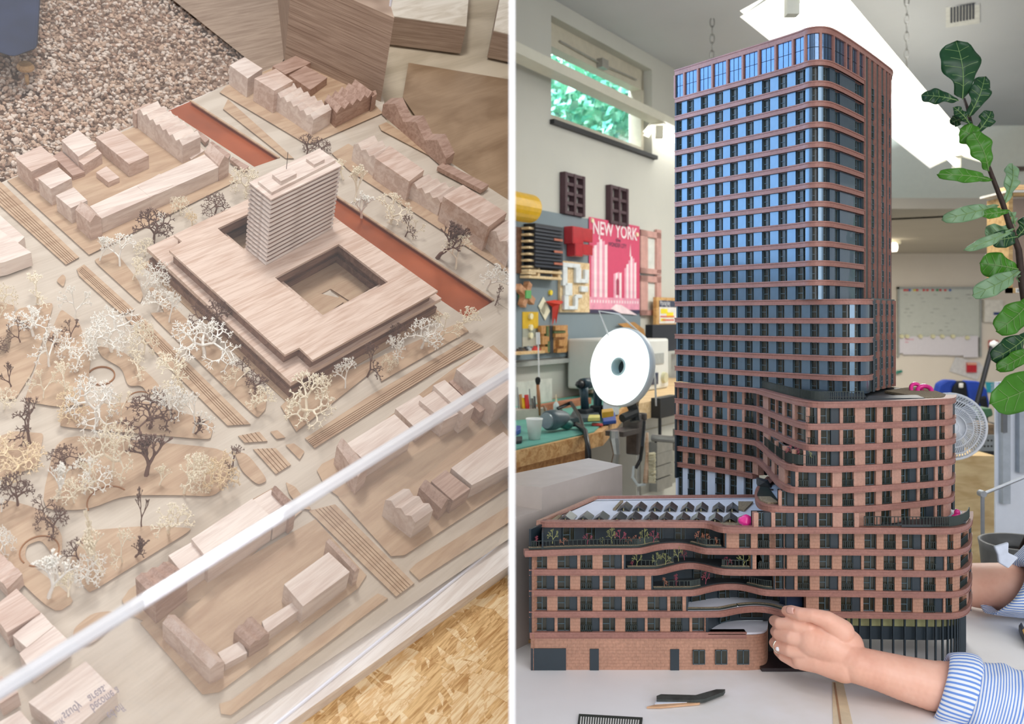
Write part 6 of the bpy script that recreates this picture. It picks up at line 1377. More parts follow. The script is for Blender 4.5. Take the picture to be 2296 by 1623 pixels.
for y in (709, 734, 752):
    m = MB(); m.lathe(Wp(1188, y, .0125), WN, [(0, .008), (.010, .008), (.010, 0)], 14); m.build('pin', flat('pin_cream', 'F0E8C0', .4), r)
r = empty('relief_model', Wp(1243, 790, .02), 'brown carved relief model with dark strip and green planting', 'wall model')
BRW = wood('relief_oak', 'A8743F', 'C8965C', 0, 1)
m = MB(); wrect(m, 1213, 730, 1273, 792, .0105, .02); m.build('board', BRW, r)
for q in ((1214, 731, 1224, 748), (1216, 754, 1228, 772), (1214, 778, 1228, 791), (1246, 731, 1270, 741), (1246, 748, 1274, 756), (1254, 762, 1272, 776), (1250, 782, 1270, 791)):
    m = MB(); wrect(m, *q, .02, .034); m.build('relief_block', BRW, r)
m = MB(); wrect(m, 1233, 730, 1241, 792, .02, .022); m.build('dark_strip', flat('strip_dark', '33363A'), r)
for q in ((1226, 731, 1231, 755), (1228, 765, 1233, 790), (1243, 742, 1268, 747)):
    m = MB(); wrect(m, *q, .02, .03); m.build('planting', flat('moss_green', '5A6A44', .9, vary=.3, vs=200), r)
r = empty('yellow_tube', Wp(1165, 465, .05), 'fat yellow cardboard tube at the left end above the pinboard', 'tube')
c = Wp(1188, 468, .06); m = MB(); m.tube([c - WD * .25, c], .046, 24); m.build('shell', flat('yellow_tube', 'E2B11A', .35, coat=.3), r, clip=CLR, smooth=False)
for yy, lab in ((514, 'upper pink louvred window panel right of the poster'), (617, 'lower pink louvred window panel right of the poster')):
    r = empty('window_panel', Wp(1460, yy + 90, .02), lab, 'facade sample', 'pink window panels beside the poster'); PKM = flat('pink_panel', 'C89A90' if yy < 600 else 'CDB0A4', .7)
    H_ = 98 if yy < 600 else 90
    m = MB(); wrect(m, 1437, yy, 1483, yy + H_, .003, .006); m.build('opening', flat('pale_opening', 'DADCD4'), r)
    m = MB(); wrect(m, 1437, yy, 1483, yy + 14, .006, .016); wrect(m, 1437, yy + H_ - 12, 1483, yy + H_, .006, .016); wrect(m, 1437, yy, 1453, yy + H_, .006, .016); wrect(m, 1473, yy, 1483, yy + H_, .006, .016); m.build('frame', PKM, r)
r = empty('framed_print', Wp(1500, 720, .06), 'small framed print with yellow map and dark title strip behind the tower', 'picture')
m = MB(); wrect(m, 1472, 666, 1540, 728, .03, .045); m.build('frame', wood('print_frame', 'B98A4E', 'D9AE70', 0, 1), r)
m = MB(); wrect(m, 1479, 673, 1540, 725, .045, .047); m.build('print', flat('print_paper', 'E8E2D8'), r)
m = MB(); wrect(m, 1479, 673, 1540, 688, .047, .048); m.build('title_strip', flat('title_navy', '3C4458'), r)
for q in ((1482, 692, 1497, 703), (1495, 700, 1510, 712), (1482, 714, 1492, 720)): m = MB(); wrect(m, *q, .047, .048); m.build('map_patch', flat('map_yellow', 'F0DC30'), r)
m = MB(); wrect(m, 1481, 708, 1512, 711, .048, .0485); wrect(m, 1485, 716, 1512, 719, .048, .0485); m.build('red_line', flat('map_red', 'DC5A44'), r)
mb = text_mb('Prijsvraag Jong', Wp(1480, 684, .0482), WD, ZU, .03, fit=.10); mb.build('lettering', flat('print_white', 'F0F0F0'), r)
m = MB(); q = [Wp(*p, .02) for p in ((1384, 726), (1420, 722), (1442, 738), (1446, 756), (1430, 762), (1414, 744))]; m.prism(q, [v + WN * .004 for v in q]); tag(m.build('brown_template', flat('kraft_board', 'B98A50', .7)), 'tan kraft cardboard template pinned behind the round lamp', 'template')
m = MB(); wrect(m, 1156, 790, 1222, 796, .011, .10); sh = m.build('small_shelf', wood('pine_shelf', 'CDA36C', 'E8C796', 0, 1), clip=CLR); tag(sh, 'narrow wooden ledge under the pinboard', 'shelf')
for i, (x, h, c_) in enumerate([(1160, 9, '5A4A40'), (1166, 12, '4A4A4A'), (1172, 10, '6A5A4A'), (1178, 13, '3F4248'), (1185, 14, 'AEB8BC'), (1199, 13, 'D24A44'), (1206, 11, 'C84440')]):
    c = Wp(x, 790, .06); z = Wp(1180, 790, .06).z; c.z = z; m = MB(); k = h / F * c.y; m.lathe(c + ZU * .0005, ZU, [(0, 0), (.010, 0), (.010, k * .6), (.004, k * .75), (.006, k), (0, k)], 10)
    tag(m.build('small_figure', flat('fig_' + c_, c_, .5)), ['tiny brown figure leftmost on the ledge', 'tiny grey figure second on the ledge', 'tiny brown figure third on the ledge', 'tiny dark figure fourth on the ledge', 'tiny clear figure on the ledge', 'tiny red figure on the ledge', 'tiny red figure rightmost on the ledge'][i], 'figurine', 'figures on the narrow ledge')
# ---- things on the bench
def bp(px, py, z=None): return on_plane(px, py, (z if z is not None else BZ + .003))
c = bp(1198, 985); m = MB(); k = c.y / F; cup = empty('paper_cup', c, 'white paper cup on the green cutting mat', 'cup')
m.lathe(c + ZU * .0005, ZU, [(0, .001), (13 * k, 0), (18.5 * k, 44 * k), (19.5 * k, 45 * k), (19 * k, 47 * k), (17.5 * k, 45 * k), (12.5 * k, .004), (0, .004)], 28); m.build('body', flat('paper_white', 'E9E9E4', .6, vary=.02), cup, smooth=True)
# heat gun lying down
c = bp(1240, 968); g = empty('heat_gun', c, 'green and grey power tool lying on its side on the mat', 'power tool'); k = c.y / F
ax = (bp(1280, 958) - bp(1222, 968)).normalized(); m = MB(); c0 = c + ZU * 27 * k - ax * 22 * k
m.lathe(c0, ax, [(0, 0), (17 * k, 0), (22 * k, 3 * k), (23 * k, 22 * k), (20 * k, 44 * k), (17 * k, 62 * k), (13 * k, 72 * k), (0, 75 * k)], 22); m.build('motor_housing', flat('tool_grey_green', '4F6066', .4, vary=.3, vs=25), g, smooth=True)
m = MB(); m.lathe(c0 - ax * .001, -ax, [(0, 0), (18 * k, 0), (17 * k, 4 * k), (0, 4 * k)], 22); m.build('nozzle', flat('nozzle_grey', '8A9498', .4, .5), g)
m = MB(); m.tube([c0 + ax * 40 * k - ZU * 6 * k, c0 + ax * 62 * k - WN * -.01 - ZU * 14 * k, c0 + ax * 88 * k - ZU * 17 * k], [11 * k, 12 * k, 9 * k], 12); m.build('grip', flat('tool_green', '2F6A62', .4), g, smooth=True)
m = MB(); e = c0 + ax * 88 * k - ZU * 17 * k; m.tube([e, e + ax * 14 * k + WN * .01, bp(1312, 975) + ZU * .01, P(1320, 1010, c.y * .93), P(1321, 1040, c.y * .93)], .006, 8); m.build('cord', flat('cord_black', '15171A', .4), g, smooth=True)
m = MB(); m.tube([bp(1250, 932) + ZU * .02, bp(1280, 930) + ZU * .035, bp(1300, 950) + ZU * .02, P(1316, 990, c.y * .95), P(1316, 1042, c.y * .93)], .005, 8); tag(m.build('black_cable', flat('cord_black', '15171A')), 'second black cable looping over the mat and off the bench edge', 'cable')
# drill upright
c = bp(1312, 936); dr = empty('cordless_drill', c, 'dark teal cordless drill standing behind the round lamp', 'drill'); k = c.y / F; DG = flat('drill_teal', '1E3A44', .4)
m = MB(); m.cbox(c + ZU * 10 * k, 38 * k, 26 * k, 20 * k, RW); m.build('battery', flat('battery_black', '20262A', .5), dr, bevel=.004)
m = MB(); m.tube([c + ZU * 18 * k, c + ZU * 45 * k - WD * 4 * k, c + ZU * 68 * k - WD * 8 * k], [10 * k, 9 * k, 11 * k], 12); m.build('grip', DG, dr, smooth=True)
m = MB(); t0_ = c + ZU * 76 * k + WD * 22 * k; m.lathe(t0_, -WD, [(0, 0), (12 * k, 0), (13 * k, 20 * k), (12 * k, 38 * k), (0, 38 * k)], 16); m.build('motor_housing', DG, dr, smooth=True)
m = MB(); m.lathe(t0_ - WD * 38 * k, -WD, [(0, 0), (10 * k, 0), (8 * k, 14 * k), (3 * k, 17 * k), (1.2 * k, 18 * k), (1.2 * k, 28 * k), (0, 28 * k)], 14); m.build('chuck', flat('chuck_black', '1A1C1E', .4), dr, smooth=True)
c = bp(1340, 932); d3 = empty('spare_drill', c, 'second dark drill half hidden behind the lamp disc', 'drill'); m = MB(); m.cbox(c + ZU * 12 * k, 26 * k, 30 * k, 24 * k, RW); m.build('battery', flat('battery_black', '20262A'), d3, bevel=.004); m = MB(); m.tube([c + ZU * 20 * k, c + ZU * 66 * k], 10 * k, 10); m.build('grip', DG, d3)
# tool caddy with tools
c = bp(1198, 940, BZ); tc = empty('tool_rack', c, 'grey wooden tool block holding chisels, brushes and pens', 'tool holder'); TK = .52
m = MB(); A = bp(1158, 944, BZ + .0005); B2 = bp(1226, 938, BZ + .0005); d = (B2 - A).normalized(); n_ = Vector((-d.y, d.x, 0)); w_ = (B2 - A).length; hh = 24 * A.y / F
m.box(A, d * w_, n_ * .06, ZU * hh); m.build('block', flat('rack_grey', 'B9B2A4', .7), tc)
TL2 = [(1160, 868, 'grey', 2, 'slim file leftmost in the tool block', 'file'), (1167, 884, 'B4814A', 4, 'file with wooden handle in the tool block', 'file'), (1172, 892, 'F0C020', 4.5, 'yellow handled cutter in the tool block', 'cutter'), (1180, 885, 'D23030', 5.5, 'red handled chisel in the tool block', 'chisel'), (1187, 872, '8A8A88', 1.6, 'long steel scriber in the tool block', 'scriber'), (1193, 893, '706A62', 3, 'short grey tool in the tool block', 'tool'), (1198, 888, '5A5A58', 2.4, 'dark pick in the tool block', 'pick'), (1206, 862, 'A0673C', 4.4, 'brush with black bristles in the tool block', 'brush'), (1220, 910, '8A6A50', 2.5, 'tiny peg at the right of the tool block', 'peg')]
for x, y, c_, rr, lab, cat in TL2:
    if c_ == 'grey': c_ = '9A9A98'
    b_ = P(x + 4, 925, A.y * 1.02); t_ = P(x, y, A.y * 1.02); k = A.y / F; b_.z = A.z + hh * .35; m = MB(); m.tube([b_, b_.lerp(t_, .5), t_], [rr * k * .6, rr * k, rr * k * .9], 8)
    t = empty('hand_tool' if cat != 'brush' else 'round_brush', b_, lab, cat, 'tools in the grey block'); m.build('handle', flat('tool_' + c_, c_, .4), t, smooth=True)
    if cat == 'brush':
        m = MB(); m.lathe(t_, ZU, [(0, 0), (4 * k, 0), (6.5 * k, 8 * k), (6 * k, 14 * k), (3 * k, 17 * k), (0, 17 * k)], 12); m.build('bristles', flat('black_bristle', '141414', .8), t)
m = MB(); a_ = P(1190, 925, 2.62); m.tube([a_, P(1209, 870, 2.62), P(1207, 770, 2.64)], .0022, 6); m.tube([P(1207, 772, 2.64), P(1206, 745, 2.64)], .006, 8); tag(m.build('thin_rod', flat('clear_rod', 'DADAD8', .2)), 'thin tall rod with white tip rising from the tool block', 'rod')
# frosted panel behind
m = MB(); wrect(m, 1160, 857, 1238, 930, .05, .06); tag(m.build('drawing_frame', flat('frosted_panel', 'D4D2C8', .6), clip=CLR), 'pale empty frame leaning on the wall behind the tools', 'frame')
m = MB(); a_ = bp(1225, 912, BZ); b_ = bp(1290, 922, BZ); m.cbox((a_ + b_) / 2 + ZU * .012, .34, .03, .022, RW); tag(m.build('timber_strip', wood('red_strip', '9A5A40', 'B87858', 0, 1)), 'reddish timber strip lying behind the power tools', 'strip')
def bottle(px, py, h, r_, c_, lab):
    c = bp(px, py); k = c.y / F; o = empty('glue_bottle', c, lab, 'bottle', 'glue bottles on the bench'); m = MB(); m.lathe(c + ZU * .0005, ZU, [(0, 0), (r_ * k, 0), (r_ * k, h * k * .5), (r_ * k * .4, h * k * .62), (r_ * .35 * k, h * k * .65)], 12); m.build('body', flat('bot_' + c_, c_, .3), o, smooth=True)
    m = MB(); m.lathe(c + ZU * h * k * .64, ZU, [(r_ * .4 * k, 0), (r_ * .15 * k, h * .35 * k), (0, h * .36 * k)], 10); m.build('nozzle', flat('noz', 'E8D8B0', .4), o)
bottle(1247, 930, 46, 6.5, 'D8E4E2', 'small clear glue bottle with long nozzle'); bottle(1258, 931, 20, 5, '202428', 'small black capped bottle beside the clear one')
def lump(name, pts, z, h, mat, lab, cat, grp=None):
    m = MB(); q = [bp(x, y, z) for x, y in pts]; m.prism(q, [v + ZU * h for v in q]); return tag(m.build(name, mat, bevel=.002), lab, cat, grp)
lump('plastic_case', [(1275, 948), (1345, 945), (1340, 925), (1285, 928)], BZ + .0035, .012, flat('case_grey', '5A6264', .4), 'flat grey plastic tray between the tools', 'case')
lump('blue_screw_box', [(1352, 953), (1382, 950), (1378, 930), (1348, 934)], BZ + .0035, .010, flat('box_blue', '1E4A9A', .4), 'small dark blue tray on the mat edge', 'tray')
lump('red_pencil', [(1327, 955), (1352, 956), (1352, 952), (1327, 950)], BZ + .0035, .004, flat('pencil_red', 'B83A34', .4), 'red pencil lying near the mat edge', 'pencil')
lump('clear_box', [(1352, 935), (1388, 930), (1386, 912), (1352, 914)], BZ + .0035, .05, flat('translucent_box', 'C4CCC8', .3), 'translucent plastic box behind the blue tray', 'box')
lump('yellow_tube_tip', [(1350, 938), (1376, 934), (1374, 928), (1349, 931)], BZ + .056, .014, flat('yel_red', 'E0B030', .4), 'yellow adhesive tube lying on the translucent box', 'tube')
lump('pliers', [(1155, 978), (1167, 972), (1168, 965), (1157, 964)], BZ + .0035, .012, flat('plier_blue', '24489A', .4), 'blue gripped pliers at the left photo edge', 'pliers')
lump('black_eraser', [(1156, 996), (1170, 994), (1171, 985), (1156, 986)], BZ + .0035, .008, flat('rub_black', '2A2C2E', .6), 'small black block at the left end of the mat', 'block')
lump('power_adapter', [(1237, 943), (1262, 943), (1262, 938), (1237, 938)], BZ + .0035, .008, flat('teal_cap', '2A7A84', .5), 'teal printed card under the glue bottle', 'card')
lump('bit_case', [(1318, 945), (1345, 944), (1345, 938), (1320, 938)], BZ + .016, .01, flat('bit_yellow', 'D8D07A', .5), 'pale bit case with yellow bits on the tray', 'case')
# vice
c = bp(1422, 958); vc = empty('bench_vice', c, 'rusty grey bench vice at the corner of the bench', 'vice'); k = c.y / F; VM = flat('vice_grey', '5F5955', .5, .5, vary=.25, vs=40)
m = MB(); m.cbox(c + ZU * 6 * k, 40 * k, 40 * k, 26 * k, RW); m.cbox(c - ZU * 30 * k, 26 * k, 30 * k, 60 * k, RW); m.build('body', VM, vc, bevel=.004); m = MB(); m.cbox(c - WD * .05 - ZU * 4 * k, .12, .05, .012, RW); m.build('mounting_plate', VM, vc)
m = MB(); m.cbox(c + ZU * 24 * k - WD * 14 * k, 12 * k, 46 * k, 16 * k, RW); m.build('jaw', VM, vc, bevel=.003); m = MB(); m.cbox(c + ZU * 24 * k + WD * 14 * k, 12 * k, 46 * k, 16 * k, RW); m.build('jaw', VM, vc, bevel=.003)
m = MB(); m.tube([c - ZU * 20 * k + WN * .05, c - ZU * 20 * k + WN * .12], .009, 10); m.tube([c - ZU * 44 * k + WN * .11, c + ZU * 4 * k + WN * .11], .004, 8); m.build('screw_handle', flat('vice_steel', 'A0A09C', .3, .8), vc)
c = P(1378, 985, 2.05); m = MB(); m.tube([c + ZU * .02, c - ZU * .0, c - ZU * .03 + Vector((.002, -.02, 0)), c - ZU * .06], [.010, .012, .008, .01], 8); tag(m.build('steel_clamp', flat('clamp_steel', 'A4A49E', .3, .8)), 'small steel clamp hanging at the bench apron', 'clamp')
# dust brush
bD = 2.1; db = empty('dust_brush', P(1451, 1085, bD), 'wooden bench brush with cream bristles hanging from the vice', 'brush'); k = bD / F
m = MB(); m.tube([P(1451, 970, bD), P(1450, 995, bD), P(1451, 1018, bD), P(1450, 1050, bD), P(1447, 1082, bD)], [3 * k, 4.5 * k, 3.5 * k, 6 * k, 6 * k], 10); m.build('handle', wood('brush_beech', 'C09A78', 'DDBD9E', 0, 1, ry=1.57), db, smooth=True)
m = MB(); rnd = random.Random(2)
for i in range(220):
    t = rnd.random(); y = 1016 + t * 66; a_ = P(1454, y, bD + rnd.uniform(-.008, .008)); b_ = P(1468 + rnd.uniform(-2, 3), y + rnd.uniform(-3, 3), bD + rnd.uniform(-.012, .012)); m.tube([a_, b_], .0012, 3, cap=False)
m.build('bristles', flat('cream_bristle', 'E6DFC2', .8), db)
m = MB(); m.tube([P(1444, 945, 2.08), P(1440, 1000, 2.05), P(1436, 1030, 2.08), P(1425, 1050, 2.08)], .004, 6); tag(m.build('black_strap', flat('cord_black', '15171A')), 'black strap hanging from the lamp stand beside the brush', 'strap')
m = MB(); m.tube([P(1421, 1045, 2.08), P(1418, 1070, 2.08), P(1430, 1088, 2.08), P(1446, 1086, 2.1)], .0035, 6); tag(m.build('safety_goggles', flat('goggle_clear', 'C9D0CC', .2)), 'clear safety goggles hanging low beside the brush', 'goggles')
# ---- round ring lamp
LD = 2.0; lc = P(1388, 822, LD); nrm = Vector((-.74, -.66, .16)).normalized(); k = LD / F
rl = empty('ring_lamp', bp(1425, 940), 'large glowing round daylight lamp with dark centre hole on a stand', 'lamp')
m = MB(); m.lathe(lc, nrm, [(86 * k, 0), (90 * k, -.004), (89 * k, -.018), (78 * k, -.03), (22 * k, -.034), (18 * k, -.03), (18 * k, 0)], 48); m.build('housing', flat('lamp_white', 'DDE2E0', .4, vary=.02), rl, smooth=True)
m = MB(); m.lathe(lc, nrm, [(20 * k, .001), (50 * k, .002), (86 * k, .001)], 48); m.build('light_disc', emis('lamp_disc', 'F4FFFD', 2.2), rl)
m = MB(); m.lathe(lc, nrm, [(17 * k, -.02), (17 * k, .004), (21 * k, .004), (21 * k, 0)], 32); m.build('centre_ring', flat('ring_pale', 'B9D2CE', .3), rl, smooth=True)
m = MB(); m.lathe(lc - nrm * .02, nrm, [(0, 0), (17 * k, 0), (17 * k, .002), (0, .002)], 24); m.build('centre_lens', flat('lens_dark', '2A3234', .2), rl)
m = MB(); m.tube([lc - nrm * .045 - ZU * .085, P(1420, 915, LD + .04), P(1425, 945, LD + .03)], .012, 8); m.tube([P(1425, 925, LD + .03), P(1395, 938, LD)], .01, 8); m.build('bracket', flat('bracket_black', '1E2224', .4), rl)
m = MB(); m.tube([lc - nrm * .04 + ZU * .075 - Vector((.05, 0, 0)), lc + ZU * .125 - Vector((.04, -.05, 0)), lc + ZU * .118, lc - nrm * .045 + ZU * .08 + Vector((.02, 0, 0))], .002, 6); m.tube([P(1463, 815, LD + .05), P(1469, 850, LD + .04), P(1471, 910, LD + .04)], .0022, 6); m.build('cable', flat('cable_white', 'E2E2DE', .4), rl, smooth=True)
# printer like cabinet and monitor
c0_, c1x = ws(1440, .3), ws(1500, .3); pr = empty('white_printer_box', wq((c0_ + c1x) / 2, .2, BZ + .03), 'white 3d printer like cabinet with grey window behind the lamp', 'machine')
zt_ = Wp(1470, 760, .3).z; m = MB(); wb(m, c0_ - .02, c1x, BZ + .031, zt_, .02, .3); m.build('housing', flat('machine_white', 'D8DAD4', .4, vary=.02), pr, bevel=.008)
m = MB(); wb(m, c0_ + .03, c1x - .05, BZ + .12, zt_ - .05, .3, .303); m.build('window', flat('machine_window', 'A2A6A2', .3), pr)
m = MB(); wb(m, c1x - .16, c1x - .10, BZ + .05, BZ + .09, .3, .304); m.build('display', flat('display_navy', '26324A', .3), pr)
m = MB(); c = wq(c1x - .05, .3, BZ + .07); m.lathe(c, WN, [(0, .012), (.018, .012), (.02, 0)], 16); m.build('dial', flat('dial_cream', 'C9C6A4', .4), pr)
m = MB(); wrect(m, 1463, 728, 1540, 790, .12, .15); tag(m.build('dark_monitor', flat('screen_black', '11161E', .3)), 'dark blank monitor behind the white machine', 'monitor')
m = MB(); q = ws(1500, .1); wb(m, q + .02, q + .28, BZ + .031, BZ + .13, .1, .3); tag(m.build('storage_tub', flat('tub_grey', 'B8C0C4', .4)), 'pale storage tub between the white machine and the tower', 'tub')
cl = empty('bench_clamp', wq(ws(1495, .48), .48, BZ), 'black clamp on the edge of the pale worktop', 'clamp'); m = MB(); c = wq(ws(1495, .48), .475, BZ + .01); m.cbox(c, .14, .03, .06, RW); m.build('jaw', flat('clamp_black', '24282A', .4), cl); m = MB(); m.tube([c - WD * .04, c - WD * .04 - ZU * .09, c - WD * .07 - ZU * .1], .005, 6); m.build('screw', flat('clamp_black', '24282A'), cl)
# pink putty lumps
PINK = flat('hot_pink_putty', 'E82E93', .35, coat=.4, vary=.05)
def putty(pts, name, lab, cat='putty'):
    m = MB()
    for px, py, D, r_ in pts: m.lathe(P(px, py, D) - ZU * r_, ZU, [(0, 0), (r_ * .7, r_ * .3), (r_, r_), (r_ * .7, r_ * 1.7), (0, 2 * r_)], 14)
    o = m.build(name, PINK, smooth=True); rm = o.modifiers.new('remesh', 'REMESH'); rm.mode = 'VOXEL'; rm.voxel_size = .0011; sm = o.modifiers.new('smooth', 'SMOOTH'); sm.iterations = 4
    return tag(o, lab, cat)
zrr = CZ + H[6] - .001
putty([(1664, 1167, 1.112, .0055), (1673, 1164, 1.112, .0065), (1684, 1168, 1.112, .0058), (1672, 1171, 1.11, .006)], 'pink_putty', 'hot pink putty lump on the podium roof beside the solar panels')
putty([(2146, 1158, 1.15, .0052), (2146, 1148, 1.15, .0042), (2139, 1160, 1.15, .004), (2152, 1161, 1.15, .004)], 'pink_duck', 'hot pink duck shaped lump on the right terrace corner', 'figurine')
def torus(c, R_, r_, n, nm, lab, parent=None):
    m = MB(); u = n.orthogonal().normalized(); v = n.cross(u); m.tube([c + (u * math.cos(i / 20 * 6.2832) + v * math.sin(i / 20 * 6.2832)) * R_ for i in range(21)], r_, 8, cap=False); return m.build(nm, PINK, parent, smooth=True)
pr_ = empty('pink_rings', P(2068, 880, 1.27), 'two ribbed hot pink rings tangled on the upper roof', 'toy')
c = P(2055, 873, 1.27); torus(c, .0085, .0028, Vector((.2, -1, .5)).normalized(), 'ring', None, pr_); c = P(2073, 876, 1.26); torus(c, .009, .0032, Vector((-.3, -.8, .9)).normalized(), 'ring', None, pr_)
c = P(1405, 1115, 1.75); o = torus(Vector((c.x, 1.6, TZ + .05)), .014, .0022, Vector((.1, -1, .3)).normalized(), 'pink_ribbon', None); tag(o, 'small pink looped ribbon behind the grey stepped block', 'ribbon')
# ---- back of the room
D2b = D2 - .005
def brect(m, x0, y0, x1, y1, t0=.0, t1=.02, D=None, mi=0):
    D = D or D2b; a, b = P(x0, y1, D - t1), P(x1, y0, D - t1); m.box((a.x, D - t1, a.z), (b.x - a.x, 0, 0), (0, t1 - t0, 0), (0, 0, b.z - a.z), mi)
wbd = empty('whiteboard', P(2105, 780, D2b), 'large faint grey whiteboard with coloured magnets along its top', 'whiteboard')
m = MB(); brect(m, 2017, 648, 2197, 757, 0, .02); m.build('surface', flat('board_surface', 'C6CBC4', .4, vary=.03), wbd)
m = MB(); brect(m, 2013, 643, 2200, 648, 0, .03); brect(m, 2013, 643, 2017, 800, 0, .03); brect(m, 2197, 643, 2201, 800, 0, .03); m.build('frame', flat('alu_frame', 'A8ACA8', .4, .4), wbd)
for x, c_ in ((2029, 'D23030'), (2035, 'D05050'), (2040, '3060B0'), (2051, 'E8D040'), (2057, 'D02828'), (2072, 'D02828'), (2080, 'D02828'), (2092, 'D04040'), (2102, '209050'), (2109, 'C83838'), (2120, 'D03030'), (2131, '3060B0')):
    m = MB(); brect(m, x - 2.2, 648.5, x + 2.2, 652.5, .02, .03); m.build('magnet', flat('mag_' + c_, c_, .4), wbd)
rnd = random.Random(9)
m = MB()
for i in range(34):
    x, y = 2025 + rnd.random() * 160, 660 + int(rnd.random() * 11) * 8; brect(m, x, y, x + 8, y + 1.2, .02, .0205)
m.build('faint_marks', flat('marker_grey', '9AA09C'), wbd)['kind'] = 'stuff'
for i, (x0, x1, y1) in enumerate([(2013, 2026, 792), (2025, 2055, 795), (2055, 2083, 795), (2083, 2104, 796), (2104, 2130, 796), (2128, 2161, 797), (2160, 2193, 801)]):
    r = empty('hanging_paper', P((x0 + x1) / 2, y1, D2b - .03), ['first sheet from the left', 'second sheet with pink writing', 'third sheet with a grey band', 'fourth narrow sheet', 'fifth sheet', 'sixth wider sheet', 'seventh sheet at the right end'][i] + ' in the row of papers under the whiteboard', 'paper', 'papers hanging under the whiteboard')
    m = MB(); brect(m, x0, 753 + (i % 3), x1, y1, .022 + i * .002, .024 + i * .002); m.build('sheet', flat('paper_lilac', 'DDDAE2', .8, vary=.02), r)
    m = MB(); c = P(x0 + 8, 754 + (3 if i == 6 else 0), D2b - .03 - i * .002); m.lathe(c, Vector((0, -1, 0)), [(0, .02), (.018, .02), (.02, 0)], 12); m.build('magnet', flat('mag_cream', 'E0DDB4', .4), r)
    if i == 1: m = MB(); brect(m, x0 + 4, 760, x0 + 24, 762, .027, .0275); brect(m, x0 + 4, 766, x0 + 12, 768, .027, .0275); m.build('writing', flat('pink_ink', 'E0A0B0'), r)
m = MB(); q = [P(x, y, D2b - .003) for x, y in ((2142, 800), (2196, 812), (2206, 826), (2190, 852), (2128, 832))]; m.prism(q, [v - Vector((0, .004, 0)) for v in q]); tag(m.build('tilted_paper', flat('paper_grey', 'D4D4D6', .8)), 'big tilted sheet of paper under the whiteboard', 'paper')
r = empty('red_card_holder', P(2178, 834, D2b - .02), 'small red card pinned on the tilted sheet', 'card'); m = MB(); brect(m, 2169, 813, 2190, 835, .008, .03); m.build('card', flat('card_red', 'C02432', .5), r); m = MB(); brect(m, 2169, 813, 2190, 818, .03, .034); m.build('top_strip', flat('card_pink', 'E8A890', .5), r)
m = MB(); brect(m, 2218, 763, 2238, 784, .004, .02); tag(m.build('red_notice', flat('card_red', 'C02432')), 'red notice on the wall beside the green leaves', 'notice')
m = MB(); brect(m, 2208, 672, 2249, 722, .0, .05); o = tag(m.build('white_wall_box', flat('box_white', 'E4E2DA', .5)), 'white square wall cabinet with a navy strip', 'wall box'); m = MB(); brect(m, 2228, 700, 2248, 706, .05, .052); m.build('navy_strip', flat('strip_navy', '22407E'), o)
m = MB(); m.tube([P(2010, 838, D2b - .02), P(2013, 832, D2b - .02)], .012, 6); m.tube([P(2013, 834, D2b - .03), P(2022, 832, D2b - .03)], .014, 6); tag(m.build('marker_pens', flat('marker_teal', '2A8A7A', .4)), 'teal marker pen sticking out behind the tower', 'marker')
# rear fluorescent tube
r = empty('rear_tube_light', P(2000, 572, 7.2), 'glowing tube end low on the rear ceiling beside the tower', 'ceiling light'); m = MB(); a_, b_ = P(1930, 562, 7.2), P(2009, 570, 7.0); a_.z = b_.z = SH - .06; m.tube([a_, b_], .035, 12); m.build('tube', emis('rear_glow', 'FFF6E0', 3), r); m = MB(); m.cbox((a_ + b_) / 2 + ZU * .045, .34, .05, .03); m.build('housing', WHM, r)
vent(2278, 372, 2300, 384, .6 + .3, 5, 'small dark slotted vent at the right photo edge') if False else None
# jacket on chair
jD = 4.2; ch = empty('office_chair', P(2158, 1010, jD), 'office chair hung with a royal blue and black jacket', 'chair'); ch.location.z = 0
m = MB(); m.cbox(Vector((XZ(2158, jD), jD + .05, .42)), .45, .45, .08); m.build('seat', flat('chair_black', '1C1E20', .7), ch, bevel=.02)
m = MB(); m.tube([Vector((XZ(2158, jD), jD + .05, .05)), Vector((XZ(2158, jD), jD + .05, .4))], .03, 10); m.build('column', flat('chair_black', '1C1E20'), ch)
for i in range(5):
    a_ = i * 1.2566; m = MB(); m.tube([Vector((XZ(2158, jD), jD + .05, .08)), Vector((XZ(2158, jD) + .28 * math.cos(a_), jD + .05 + .28 * math.sin(a_), .03))], .018, 8); m.build('leg', flat('chair_black', '1C1E20'), ch)
m = MB(); q = [P(x, y, jD + .03) for x, y in ((2100, 960), (2104, 865), (2120, 855), (2205, 857), (2216, 880), (2218, 960))]; m.prism(q, [v + Vector((0, .05, 0)) for v in q]); m.build('backrest', flat('chair_black', '1C1E20'), ch, bevel=.01)
jk = empty('blue_jacket', P(2158, 925, jD - .02), 'royal blue jacket with black lining draped over the chair back', 'jacket')
def drape(pts, mat, nm, D, th=.05):
    q = [P(x, y, D) for x, y in pts]; m = MB(); m.prism(q, [v + Vector((0, th, 0)) for v in q]); m.build(nm, mat, jk, bevel=.012)
JB = flat('royal_blue', '1A3FA0', .7, vary=.2, vs=12); JN = flat('jacket_black', '101218', .8)
drape([(2097, 893), (2106, 860), (2122, 851), (2150, 853), (2136, 870), (2134, 905), (2110, 900)], JB, 'left_side', jD)
drape([(2164, 853), (2198, 855), (2214, 872), (2221, 905), (2217, 925), (2186, 940), (2172, 890)], JB, 'right_side', jD)
drape([(2148, 855), (2168, 855), (2176, 925), (2134, 915), (2138, 868)], JN, 'lining', jD - .005); drape([(2196, 890), (2214, 886), (2220, 925), (2205, 935)], JN, 'cuff', jD - .01)
drape([(2151, 859), (2161, 859), (2161, 870), (2151, 870)], flat('tag_white', 'E8E4DC'), 'collar_label', jD - .012, .01)
